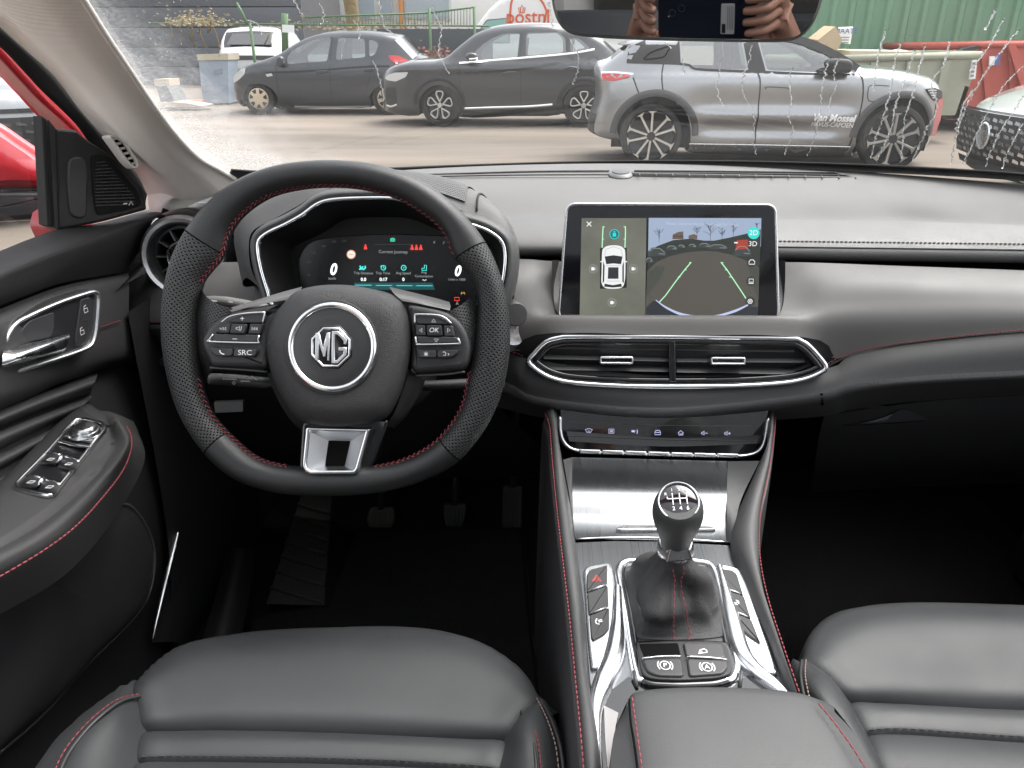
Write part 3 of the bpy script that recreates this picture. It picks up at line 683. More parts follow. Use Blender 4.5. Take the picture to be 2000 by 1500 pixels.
# ---- white crossover nose at the right edge, facing left towards us
OX = P(1905, 300, y=7.3)
N_ = Car('pale_crossover', 'pale grey crossover with a dark chrome mesh grille beside the red skip', 'cars parked across the yard', (3.98, 6.45, 0), R(-3), 1.85, 1.05, .25, ends=(.22, .2), traced=False)
N_.body([(.05, .20, 'k'), (.02, .32, 'k'), (0, .54, 'b'), (.03, .72, 'b'), (.16, .82, 'b'), (.6, .96, 'b'), (1.1, 1.06, 'g'), (1.5, 1.40, 'g'), (1.85, 1.58, 'b'), (2.4, 1.65, 'b'), (3.2, 1.63, 'b'), (3.9, 1.55, 'g'), (4.3, 1.12, 'b'), (4.4, .8, 'b'), (4.38, .35, 'k'), (3.9, .28, 'w'), (3.86, .55, 'w'), (3.5, .76, 'w'), (3.14, .55, 'w'), (3.1, .28, 'k'), (1.28, .28, 'w'), (1.24, .55, 'w'), (.88, .76, 'w'), (.52, .55, 'w'), (.48, .28, 'k')], mat('pale_paint', (.55, .55, .54), .3, .2, coat=1),
        windows=[[(1.45, 1.12), (1.75, 1.42), (2.3, 1.50), (2.3, 1.12)], [(2.4, 1.12), (2.4, 1.50), (3.2, 1.48), (3.5, 1.15)]])
N_.wheel((.88, 0), .345, 'simple', traced=False); N_.wheel((3.5, 0), .345, 'simple', traced=False)
# its face: dark grille with chrome bars in staggered rows, badge, bumper
cr_, sr_ = math.cos(R(38)), math.sin(R(38))
class FaceP:      # local plane of the nose: a across (towards the far side), b up
    def __init__(s): pass
    def w(s, a, b, c=0):
        h = math.sin(math.pi * min(1, max(0, a / 1.85))); return V((.02 - .095 * h + (b - .60) ** 2 * .35 - c, a, b))
FP = FaceP()
def fgrid(name, poly, c, m, parent):
    x0, x1 = min(p[0] for p in poly), max(p[0] for p in poly); y0, y1 = min(p[1] for p in poly), max(p[1] for p in poly)
    nx, ny = max(2, int((x1 - x0) / .06) + 1), 5; vs = []; fs = []
    for j in range(ny):
        for i in range(nx):
            s_, t_ = i / (nx - 1), j / (ny - 1)
            bl = V(poly[0]).lerp(V(poly[1]), s_); tl = V(poly[3]).lerp(V(poly[2]), s_); p = bl.lerp(tl, t_); vs.append(FP.w(p.x, p.y, c))
    for j in range(ny - 1):
        for i in range(nx - 1): fs.append((j * nx + i, j * nx + i + 1, (j + 1) * nx + i + 1, (j + 1) * nx + i))
    return mk(name, vs, fs, m, parent, local=True)
gr = fgrid('grille', [(.18, .34), (1.67, .34), (1.78, .73), (.07, .73)], .03, TRIM, N_.t)
for r_ in range(6):
    for k in range(13):
        a = .16 + k * .118 + (.059 if r_ % 2 else 0); b = .375 + r_ * .060
        if .15 < a < 1.66: fgrid('grille_bar', [(a - .042, b - .012), (a + .042, b - .004), (a + .036, b + .026), (a - .036, b + .014)], .048 + .006 * ((k + r_) % 2), CHROME if (k + r_) % 3 else SATIN, gr)
bad = PL((0, 0, 0), (-1, 0, 0)); lathe('badge', [(.11, 0), (.118, .012), (.105, .02), (.09, .014), (.02, .014)], FP.w(.925, .54, .05), (-1, 0, 0), SATIN, N_.t, 28)
fgrid('bonnet_lip', [(.07, .735), (1.78, .735), (1.76, .755), (.09, .755)], .035, CHROME, N_.t)
fgrid('bumper_insert', [(.3, .25), (1.55, .25), (1.6, .31), (.25, .31)], .03, TRIM, N_.t)

# ---- silver car nose beyond the driver's window
L_ = Car('silver_saloon', 'silver car nose with dark mesh grille outside the driver side window', 'cars parked across the yard', (P(-60, 240, y=5.6).x + .75, 6.15, 0), R(125), 1.84, 1.0, .25, ends=(.25, .2), traced=False)
L_.body([(.05, .28, 'k'), (.02, .45, 'k'), (0, .66, 'b'), (.04, .88, 'b'), (.18, .99, 'b'), (.6, 1.06, 'b'), (1.1, 1.12, 'g'), (1.5, 1.40, 'g'), (1.85, 1.56, 'b'), (2.4, 1.62, 'b'), (3.2, 1.60, 'b'), (3.9, 1.5, 'g'), (4.3, 1.10, 'b'), (4.4, .8, 'b'), (4.38, .35, 'k'), (3.9, .28, 'w'), (3.86, .55, 'w'), (3.5, .76, 'w'), (3.14, .55, 'w'), (3.1, .28, 'k'), (1.28, .28, 'w'), (1.24, .55, 'w'), (.88, .76, 'w'), (.52, .55, 'w'), (.48, .28, 'k')], mat('pale_silver', (.24, .25, .26), .3, .4, coat=1),
        windows=[[(1.45, 1.12), (1.75, 1.40), (2.3, 1.48), (2.3, 1.12)], [(2.4, 1.12), (2.4, 1.48), (3.2, 1.46), (3.5, 1.15)]])
L_.wheel((.88, 0), .345, 'simple', traced=False); L_.wheel((3.5, 0), .345, 'simple', traced=False)
gr = fgrid('grille', [(.18, .54), (1.66, .54), (1.74, .80), (.10, .80)], .03, TRIM, L_.t)
for r_ in range(4):
    for k in range(16):
        a = .16 + k * .1 + (.05 if r_ % 2 else 0)
        fgrid('grille_bar', [(a - .036, .57 + r_ * .056), (a + .036, .58 + r_ * .056), (a + .03, .60 + r_ * .056), (a - .03, .59 + r_ * .056)], .045, MIDPL, gr)
fgrid('bumper_slot', [(.16, .83), (1.7, .83), (1.7, .86), (.16, .86)], .02, TRIM, L_.t)
lathe('badge', [(.08, 0), (.088, .012), (.06, .02), (.02, .02)], FP.w(.92, .92, .02), (-1, 0, .25), SATIN, L_.t, 24)

# ---- white car and dark car behind the fence
Wc = Car('white_crossover', 'white crossover seen from behind with dark rear window, beyond the green fence', 'cars beyond the fence', (P(545, 120, y=21).x + .35, 20.6, 0), R(97), 1.9, 1.05, .3, ends=(.3, .3), traced=False)
Wc.body([(.05, .35, 'k'), (.02, .6, 'b'), (0, .9, 'b'), (.08, 1.12, 'b'), (.25, 1.2, 'g'), (.7, 1.56, 'b'), (1.0, 1.66, 'b'), (2.0, 1.7, 'b'), (2.8, 1.6, 'g'), (3.5, 1.1, 'b'), (4.5, .95, 'b'), (4.7, .6, 'b'), (4.6, .35, 'k'), (4.2, .3, 'w'), (4.1, .6, 'w'), (3.75, .76, 'w'), (3.4, .6, 'w'), (3.3, .3, 'k'), (1.3, .3, 'w'), (1.2, .6, 'w'), (.85, .76, 'w'), (.5, .6, 'w'), (.4, .3, 'k')], WHITECAR)
def rear(car, name, q, c, m):
    class QQ: pass
    vs = [V((x - c, y, z)) for x, y, z in q]; return slab(name, vs, (-.01, 0, .004), m, car.t)
rear(Wc, 'rear_window', [(.30, .38, 1.27), (.30, 1.52, 1.27), (.62, 1.40, 1.53), (.62, .50, 1.53)], .06, mat('rear_glass', (.03, .03, .032), .08, coat=1))
rear(Wc, 'tail_panel', [(.0, .30, .92), (.0, 1.6, .92), (.04, 1.6, 1.02), (.04, .30, 1.02)], .10, TRIM)
rear(Wc, 'lower_bumper', [(.02, .25, .42), (.02, 1.65, .42), (.0, 1.65, .72), (.0, .25, .72)], .10, mat('bumper_grey', (.3, .3, .3), .5))
D2 = Car('grey_estate', 'grey car roof showing over the black hatchback, beyond the fence', 'cars beyond the fence', (P(505, 110, y=19.8).x, 19.4, 0), R(3), 1.8, 1.0, .25, traced=False)
D2.body([(.05, .3, 'k'), (0, .6, 'b'), (.1, .9, 'b'), (.9, 1.02, 'g'), (1.4, 1.42, 'b'), (1.9, 1.56, 'b'), (2.8, 1.56, 'b'), (3.6, 1.4, 'g'), (4.1, 1.0, 'b'), (4.25, .6, 'b'), (4.2, .3, 'k')], mat('grey_paint', (.3, .31, .33), .3, .5, coat=1), windows=[[(1.2, 1.06), (1.55, 1.4), (2.2, 1.46), (2.2, 1.06)], [(2.3, 1.06), (2.3, 1.46), (3.2, 1.4), (3.4, 1.1)]], glassmat=CARGLASS2)

# ---- parcel van with the orange print
VO = P(872, 50, y=23)
Vn = Car('delivery_van', 'white delivery van with orange outlined parcel service print on its side', None, (VO.x, 23, 0), R(0), 2.0, 1.25, .3, ends=(.1, .1), tum=.05, traced=False, cat='van')
Vn.body([(.05, .35, 'k'), (0, .7, 'b'), (.05, 1.05, 'b'), (.35, 1.25, 'g'), (1.0, 1.95, 'b'), (1.3, 2.25, 'b'), (2.0, 2.55, 'b'), (4.5, 2.6, 'b'), (5.6, 2.6, 'b'), (5.7, 1.5, 'b'), (5.7, .4, 'k'), (5.2, .35, 'w'), (5.1, .6, 'w'), (4.75, .76, 'w'), (4.4, .6, 'w'), (4.3, .35, 'k'), (1.6, .35, 'w'), (1.5, .6, 'w'), (1.15, .76, 'w'), (.8, .6, 'w'), (.7, .35, 'k')], mat('van_white', (.72, .71, .70), .4, coat=.6), windows=[[(.62, 1.3), (1.1, 1.9), (1.75, 1.95), (1.75, 1.3)]], glassmat=CARGLASS2)
Vn.wheel((1.15, 0), .35, 'simple', traced=False); Vn.wheel((4.75, 0), .35, 'simple', traced=False)
Vn.patch('window_tint', [(.66, 1.34), (1.12, 1.87), (1.7, 1.92), (1.7, 1.34)], .01, mat('teal_glass', (.12, .32, .27), .1, coat=1), traced=False)
ORG = mat('orange_print', (.62, .10, .03), .5)
def vanp(px):
    class Q: pass
    q = Q(); p = P(px[0], px[1], y=23); a, b = p.x - VO.x, p.z
    q.w = lambda x, y, c=0: V((a + x, Vn.ins(a + x, b + y, False) - .02 - c, b + y)); return q
text('lettering', 'postnl', vanp((1031, 33.5)), 0, 0, .50, 0, ORG, Vn.t, sx=.98, bold=.006)
q0 = vanp((1030, 25)); K_ = 23 * .96 / 1480
ribs('print_outline', q0, [[((x - 1030) * K_, (25 - y) * K_) for x, y in ((999, 48), (998, 30), (999.5, 12), (1003, -2), (1012, -9), (1030, -9), (1048, -4), (1059, 10), (1065, 22), (1062, 38), (1056, 48))]], .055, 0, ORG, Vn.t)
ribs('print_crown', vanp((1019, 19)), [[(-.09, .06), (-.07, -.07), (.07, -.07), (.09, .06)], [(-.04, .07), (-.03, -.06)], [(.04, .07), (.03, -.06)], [(0, .12), (0, .07)]], .028, 0, ORG, Vn.t)

# ---- green profiled-steel hall on the right
GREEN = mat('green_steel', (.14, .27, .17), .55, var=.12, varscale=1.2, bump=('noise', 3, .1))
gx0, gx1, gy = P(1560, 60, y=15).x, P(2300, 60, y=15).x, 15.0
GH = thing('green_hall', (gx0, gy, 0), 'green hall clad in ribbed steel sheets behind the skips', 'building')
box('core_wall', (gx0 + .1, gy + .12, 0), (gx1 - .1, gy + 6, 6.0), mat('hall_core', (.2, .22, .2), .8), GH, .01)
pr = [(0, 0), (.16, 0), (.20, -.05), (.27, -.05), (.31, 0)]      # one rib and its flat
pw = .31 * 3; x = gx0; first = None
while x < gx1:
    if first is None:
        vs = []; fs = []; xs = [(a + k * .31, b) for k in range(3) for a, b in pr[:-1]] + [(pw - .004, 0)]
        for z in (0, 6.1):
            for a, b in xs: vs.append((x + a, gy + b, z))
        n = len(xs); fs = [(i, i + 1, n + i + 1, n + i) for i in range(n - 1)]
        first = mk('wall_sheet', vs, fs, GREEN, GH, smooth=False); md = first.modifiers.new('t', 'SOLIDIFY'); md.thickness = .006
    else: c = copyobj(first, GH); c.location = (x - gx0, 0, 0)
    x += pw
# ---- skips
def skip(name, label, quad, y, depth, m, cat='skip', rim=.09, taper=.12):
    """open-topped waste container: quad = pixel corners tl tr br bl of its near side"""
    q = [P(u, v, y=y) for u, v in quad]; t = thing(name, (q[3].x, y, 0), label, cat, 'waste skips')
    for p in (q[2], q[3]): p.z = max(.12, p.z)
    b = [p + V((0, depth, 0)) for p in q]
    th = .06
    slab('near_side', q, (0, th, 0), m, t); slab('far_side', b, (0, th, 0), m, t)
    slab('end_wall', [q[0], b[0], b[3], q[3]], (th, 0, 0), m, t); slab('end_wall', [q[1], b[1], b[2], q[2]], (-th, 0, 0), m, t)
    slab('floor_plate', [q[3], q[2], b[2], b[3]], (0, 0, .05), m, t)
    for a, c in ((q[0], q[1]), (b[0], b[1]), (q[0], b[0]), (q[1], b[1])): tube('rim', [a, a.lerp(c, .5), c], rim * .6, m, t, n=6)
    for k in (.22, .42, .62, .82):
        tp, bt = q[0].lerp(q[1], k), q[3].lerp(q[2], k); slab('rib', [tp + V((-.05, 0, -.06)), tp + V((.05, 0, -.06)), bt + V((.05, 0, 0)), bt + V((-.05, 0, 0))], (0, -.05, 0), m, t)
    return t, q
SKG = mat('skip_grey_green', (.30, .31, .24), .7, var=.2, varscale=3, rvar=.1); SKR = mat('skip_red', (.42, .085, .06), .6, var=.25, varscale=3)
sg, qg = skip('waste_skip', 'grey green waste skip heaped with cardboard behind the silver car', [(1560, 117), (1914, 107), (1872, 232), (1590, 240)], 11.6, 1.7, SKG)
sr, qr = skip('waste_skip', 'orange red waste skip next to the grey one', [(1808, 90), (2080, 84), (2060, 240), (1840, 240)], 13.3, 1.6, SKR)
slab('end_brace', [P(1965, 88, y=13.2), P(1980, 88, y=13.2), P(2030, 200, y=13.2), P(2000, 200, y=13.2)], (0, -.06, 0), SKR, sr)
slab('sticker', [P(1933, 110, y=13.17), P(1944, 110, y=13.17), P(1942, 127, y=13.17), P(1932, 128, y=13.17)], (0, .02, 0), WPRINT, sr); slab('sticker', [P(1944, 108, y=13.17), P(1955, 106, y=13.17), P(1951, 127, y=13.17), P(1942, 127, y=13.17)], (0, .02, 0), mat('blue_print', (.08, .1, .3), .5), sr)
slab('sticker', [P(1899, 118, y=11.52), P(1909, 117, y=11.52), P(1905, 154, y=11.52), P(1893, 155, y=11.52)], (0, .02, 0), WPRINT, sg)
for k in range(4): slab('sticker_mark', [P(1900 - k * 1.2, 122 + k * 8, y=11.50), P(1906 - k * 1.2, 121.5 + k * 8, y=11.50), P(1905 - k * 1.2, 126 + k * 8, y=11.50), P(1899 - k * 1.2, 126.5 + k * 8, y=11.50)], (0, .006, 0), mat('grey_print', (.2, .2, .2), .5), sg)
CARD = mat('cardboard', (.46, .36, .24), .9, spec=.1, var=.12, varscale=6)
def flatbox(name, label, quad, y, d, m, cat, grp=None):
    t = slab(name, [P(u, v, y=y) for u, v in quad], (0, d, .02), m); return tag(t, label, cat, grp)
flatbox('cardboard_box', 'opened tan cardboard box leaning in the grey skip', [(1598, 78), (1628, 54), (1632, 52), (1645, 78), (1637, 96), (1612, 104)], 12.2, .5, CARD, 'box')
flatbox('paper_sheet', 'white printed sheet stuck up beside the cardboard box in the skip', [(1638, 56), (1666, 55), (1661, 86), (1640, 84)], 12.25, .02, mat('paper', (.75, .75, .73), .8), 'sheet')
_pp = PL(P(1652, 64, y=12.24), (0, -1, 0)); ps = bpy.data.objects['paper_sheet']
text('lettering', 'MAATE', _pp, 0, .02, .10, .004, mat('blue_print', (.08, .1, .3), .5), ps); ribs('print_lines', _pp, [[(-.07, -.06 - k * .035), (.06, -.06 - k * .035)] for k in range(3)], .012, .004, mat('grey_print', (.2, .2, .2), .5), ps)
flatbox('cardboard_sheet', 'pale flattened cardboard lying along the grey skip rim', [(1660, 99), (1780, 101), (1782, 108), (1660, 112)], 12.0, .9, mat('pale_card', (.55, .47, .34), .9), 'cardboard')
flatbox('plastic_sack', 'crumpled white sack lying on the grey skip load', [(1757, 108), (1764, 101), (1775, 99), (1782, 104), (1782, 111)], 12.1, .4, mat('sack', (.6, .58, .55), .7), 'sack')
flatbox('dark_scrap', 'black scrap lying on the red skip edge', [(1868, 103), (1884, 95), (1908, 90), (1920, 92), (1912, 95), (1897, 100), (1890, 106)], 13.1, .5, TRIM, 'scrap')

# ---- dark clad building on the left, pale buildings behind, fence
CLAD = mat('dark_cladding', (.085, .092, .105), .55, var=.06, varscale=1)
def wallbox(name, label, u0, u1, y, z0, z1, m, n, joint=.03, cat='building', depth=5):
    x0, x1 = P(u0, 50, y=y).x, P(u1, 50, y=y).x; t = thing(name, (x0, y, 0), label, cat)
    box('core_wall', (x0 + .02, y + .06, 0), (x1 - .02, y + depth, z1 - .03), mat('wall_core', (.06, .06, .065), .8), t, .01)
    h = (z1 - z0) / n; first = None
    for k in range(n):
        if first is None: first = box('cladding_panel', (x0, y, z0), (x1, y + .05, z0 + h - joint), m, t, .008)
        else: c = copyobj(first, t); c.location = (0, 0, k * h)
    return t, x0, x1
wallbox('dark_warehouse', 'dark grey warehouse with horizontal cladding at the upper left', 40, 592, 27, 0, 5.4, CLAD, 9)
tb, bx0, bx1 = wallbox('white_office', 'pale office building with tall windows and an orange post', 594, 1010, 34, 0, 6.4, mat('white_render', (.62, .62, .60), .7), 4, .02)
for k, (u0, u1) in enumerate(((600, 612), (640, 668), (700, 735), (742, 768), (790, 880))):
    a, b = P(u0, 30, y=33.9).x, P(u1, 30, y=33.9).x; wf = box('window', (a, 33.9, 2.2), (b, 33.97, 4.6), mat('office_frame', (.5, .52, .52), .4), tb, .01)
    box('pane', (a + .06, 33.87, 2.26), (b - .06, 33.9, 4.54), mat('office_glass', (.32, .38, .42), .12, coat=1), wf, 0)
box('orange_post', (P(780, 30, y=33.7).x, 33.6, 0), (P(787, 30, y=33.7).x, 33.85, 6.3), mat('orange_panel', (.55, .22, .06), .6), tb, .01)
wl, lx0, lx1 = wallbox('screen_wall', 'low dark grey screen wall behind the parked crossover', 735, 962, 19.5, 0, 1.63, mat('screen_panel', (.07, .078, .09), .55, var=.08, varscale=1), 3, .015, 'wall', .2)
FG = mat('fence_green', (.085, .16, .075), .6, var=.15, varscale=4)
fe = thing('steel_fence', (P(300, 50, y=19).x, 19, 0), 'green steel fence with cranked posts and bars behind the hatchback', 'fence')
def frail(name, a, b, r=.022): tube(name, [P(*a, y=19), P((a[0] + b[0]) / 2, (a[1] + b[1]) / 2, y=19), P(*b, y=19)], r, FG, fe, n=6)
frail('rail', (290, 45), (955, 51)); frail('rail', (595, 34), (840, 25)); frail('rail', (840, 25), (926, 14))
def fpost(pts, r=.03): tube('post', [P(u, v, y=18.97) for u, v in pts], r, FG, fe, n=6)
for u, top in ((488, 44), (838, 15), (926, 13)):
    p = P(u, top, y=18.97); tube('post', [V((p.x, 18.97, 0)), V((p.x, 18.97, p.z * .5)), p], .035, FG, fe, n=6)
fpost([(483, 48), (473, 25), (462, 5)], .028); fpost([(556, 26), (556, 60), (557, 110)], .08)
for i in range(54):
    u = 600 + i * 6; tp = 34 - (u - 595) / 245 * 9 if u < 840 else 25 - (u - 840) / 86 * 11
    a, b = P(u, tp, y=19.02), P(u, 51, y=19.02); tube('bar', [a, b], .008, FG, fe, n=4)
sgn = slab('notice_board', [P(551, 48, y=18.8), P(574, 49, y=18.8), P(574, 64, y=18.8), P(551, 63, y=18.8)], (0, .02, 0), WPRINT); tag(sgn, 'small white notice on the green fence post', 'sign')
# ---- tree trunk with bare branches
BARK = mat('bark', (.17, .12, .055), .9, bump=('noise', 9, .8, .05), var=.35, varscale=3)
tr = thing('bare_tree', (P(690, 40, y=21.5).x, 21.5, 0), 'mossy brown tree trunk behind the hatchback roof', 'tree'); tx = tr.location.x
tube('trunk', [(tx + .05, 21.5, 0), (tx + .02, 21.5, 1.2), (tx - .03, 21.5, 2.2), (tx - .15, 21.5, 3.2), (tx - .1, 21.5, 4.4)], [.22, .19, .18, .17, .13], BARK, tr, n=12)
rnd = random.Random(3)
for k in range(14):
    a = rnd.uniform(0, 6.28); z = rnd.uniform(2.7, 4.4); l = rnd.uniform(.8, 1.9)
    p0 = V((tx - .1, 21.5, z)); p1 = p0 + V((math.cos(a) * l * .5, math.sin(a) * l * .5, l * .4)); p2 = p0 + V((math.cos(a) * l, math.sin(a) * l, l))
    br = tube('branch', [p0, p1, p2], [.06, .04, .012], BARK, tr, n=6)
    for j in range(4):
        q = p1.lerp(p2, rnd.random()); e = q + V((rnd.uniform(-.5, .5), rnd.uniform(-.5, .5), rnd.uniform(.2, .7))); tube('twig', [q, q.lerp(e, .5) + V((0, 0, .05)), e], [.014, .01, .004], BARK, br, n=4)
def shrub(name, label, u, v, y, wd, h, n, m, seed):
    t = thing(name, (P(u, v, y=y).x, y, 0), label, 'shrub'); r = random.Random(seed); c = P(u, v, y=y); vs = []; fs = []
    for i in range(n):
        p = c + V((r.gauss(0, wd), r.uniform(-.3, .3), abs(r.gauss(0, h)) )); s = r.uniform(.03, .07); a = r.uniform(0, 6.28); d = V((math.cos(a), math.sin(a) * .4, r.uniform(-.3, .6))) * s; e = V((-math.sin(a), .3, math.cos(a))) * s * .5; b = len(vs)
        vs += [p - d, p + e, p + d, p - e]; fs.append((b, b + 1, b + 2, b + 3))
    mk('foliage', vs, fs, m, t, smooth=False)
    for k in range(9):
        q = c + V((r.gauss(0, wd), 0, abs(r.gauss(0, h)))); b0 = V((q.x + r.uniform(-.25, .25), y, max(0, c.z - .5 * r.random() - .1))); tube('stem', [b0, b0.lerp(q, .5) + V((r.uniform(-.06, .06), 0, 0)), q], [.02, .014, .005], BARK, t, n=4)
    return t
shrub('dry_creeper', 'heap of dry straw coloured creeper over the fence end', 385, 50, 18.9, .42, .13, 420, mat('dry_leaf', (.30, .25, .16), .9), 5)
shrub('red_shrub', 'low reddish twiggy shrub between hatchback and crossover', 838, 112, 18.6, .28, .12, 160, mat('red_leaf', (.22, .10, .085), .9), 6)
shrub('hedge_plant', 'dry brown plants along the fence foot behind the tree', 700, 58, 20.2, 1.1, .10, 300, mat('brown_leaf', (.24, .19, .11), .9), 8)
# ---- blue-grey bin, crate and kerb at the left
bb = thing('grit_bin', (P(417, 205, z=0).x, P(417, 205, z=0).y, 0), 'pale blue grey bin with cream lid left of the hatchback', 'bin'); by = bb.location.y
q = [P(388, 118, y=by), P(445, 117, y=by), P(447, 201, y=by), P(396, 202, y=by)]; slab('tub', q, (0, .6, 0), mat('bin_blue', (.26, .31, .37), .6, var=.06), bb)
slab('lid', [P(384, 106, y=by - .03), P(445, 104, y=by - .03), P(446, 117, y=by - .03), P(386, 118, y=by - .03)], (0, .66, 0), mat('bin_lid', (.42, .38, .29), .6), bb)
slab('label_plate', [P(417, 137, y=by - .012), P(433, 134, y=by - .012), P(434, 144, y=by - .012), P(419, 146, y=by - .012)], (0, .02, 0), mat('bin_mark', (.2, .24, .28), .6), bb)
slab('base', [P(396, 202, y=by), P(447, 201, y=by), P(447, 205, y=by), P(396, 206, y=by)], (0, .6, 0), TRIM, bb)
t = slab('mesh_crate', [P(305, 168, y=17), P(326, 168, y=17), P(342, 198, y=17), P(314, 200, y=17)], (0, .6, 0), mat('crate_grey', (.10, .11, .11), .7)); tag(t, 'dark grey crate behind the fogged corner of the windscreen', 'crate')
t = slab('rubble_sack', [P(300, 155, y=17.2), P(330, 154, y=17.2), P(331, 168, y=17.2), P(302, 168, y=17.2)], (0, .5, 0), mat('sand_sack', (.45, .37, .28), .9)); tag(t, 'tan sack on top of the dark crate', 'sack')
t = slab('orange_barrier', [P(355, 196, y=17.5), P(392, 196, y=17.5), P(392, 205, y=17.5), P(355, 205, y=17.5)], (0, .2, 0), mat('barrier_orange', (.55, .16, .08), .6)); tag(t, 'low orange barrier block left of the blue bin', 'barrier')
t = slab('stone_heap', [P(318, 206, y=16.6), P(334, 199, y=16.6), P(362, 201, y=16.6), P(395, 207, y=16.6)], (0, .6, 0), mat('sand_stone', (.42, .33, .25), .95, var=.2)); tag(t, 'small heap of tan stone slabs on the ground', 'stones')
# ================================================================ THE CAR WE SIT IN: shell, glass, pillars
CX = .15                                   # the car's middle
def Y0(x): return 1.43 - .26 * ((x - CX) / .66) ** 2
def wsz(x, y): return 1.105 + (Y0(x) - y) * .46
def ws(p): return wsz(p.x, p.y) - p.z          # windscreen surface
def WS(u, v, back=0.0):
    p = on_surf(u, v, ws); return p + V((0, .40, .92)).normalized() * -back
BLK = mat('black_edge_print', (.006, .006, .007), .45)
LINER = mat('headliner', (.6, .57, .54), .95, spec=.1, bump=('weave', 300, .3))
# ---- body shell around us (floor, roof with glass panel, far side, tail)
def st(o, lab=None): tag(o, lab, None, None, 'structure'); return o
st(mk('floor', [(-.68, -1.7, .36), (1.0, -1.7, .36), (1.0, 1.75, .36), (-.68, 1.75, .36)], [(0, 1, 2, 3)], CARPET, smooth=False), 'dark carpeted car floor')
st(box('firewall', (-.70, 1.62, .34), (1.02, 1.68, 1.0), CARPET, None, .01), 'dark carpeted bulkhead ahead of the pedals')
st(box('cowl', (-.72, 1.36, .985), (1.03, 1.70, 1.02), BLK, None, .01), 'black unseen cowl panel added under the windscreen to block light')  # unseen panel added to stop light leaking behind the dash into the footwell
rf = st(box('roof', (-.50, .34, 1.585), (.80, .46, 1.62), LINER, None, .012), 'pale headliner frame around the glass roof')
for lo, hi in (((-.56, -1.5, 1.585), (-.50, .46, 1.62)), ((.80, -1.5, 1.585), (.86, .46, 1.62)), ((-.52, -1.6, 1.585), (.82, -1.5, 1.62))): box('headliner_side', lo, hi, LINER, rf, .015)
box('sunroof_glass', (-.50, -1.5, 1.60), (.80, .34, 1.604), glass('roof_glass', (.97, .98, .98), .03), rf, 0)
bh = st(box('rear_bulkhead', (-.62, -1.75, .34), (.92, -1.68, 1.05), CARPET, None, .01), 'dark trim at the back of the cabin')
for x in (-.62, .90): box('rear_pillar', (x - .02, -1.75, .9), (x + .10, -1.25, 1.58), LINER, bh, .02)
for x in (-.66, .93): box('middle_pillar', (x, -.38, .34), (x + .06, -.22, 1.56), LINER, bh, .02)
box('rear_door', (-.68, -1.7, .34), (-.60, -.3, 1.02), DPLASTIC, bh, .02); box('rear_door', (.92, -1.7, .34), (1.0, -.3, 1.02), DPLASTIC, bh, .02); box('side_wall', (.99, -.3, .34), (1.03, 1.66, 1.02), CARPET, bh, .01); box('side_wall', (-.72, 1.0, .34), (-.69, 1.66, 1.0), CARPET, bh, .01)
DKG = glass('privacy_glass', (.10, .11, .11), .05); gb = mk('rear_window_glass', [(-.6, -1.72, 1.05), (.9, -1.72, 1.05), (.8, -1.58, 1.6), (-.5, -1.58, 1.6)], [(0, 1, 2, 3)], DKG, bh, smooth=False)
for x in (-.63, .94): mk('rear_side_glass', [(x, -1.7, 1.0), (x, -.3, 1.0), (x * .9, -.3, 1.58), (x * .9, -1.6, 1.58)], [(0, 1, 2, 3)], DKG, bh, smooth=False)
pd = thing('passenger_door', (.96, .3, .36), 'dark passenger door trim beyond the passenger seat', 'door')
box('door_trim', (.90, -.25, .36), (.99, 1.25, 1.0), DPLASTIC, pd, .03)
tube('pillar_trim', [(.95, 1.24, 1.04), (.93, .98, 1.22), (.90, .62, 1.42), (.86, .40, 1.56)], .05, CREAM, pd, n=10)
# rear bench
rb = thing('rear_bench', (.15, -1.1, .36), 'black leather rear bench behind the front seats', 'bench')
box('cushion', (-.55, -1.35, .40), (.85, -.75, .68), SEATL, rb, .06); box('backrest', (-.55, -1.6, .62), (.85, -1.38, 1.22), SEATL, rb, .07)
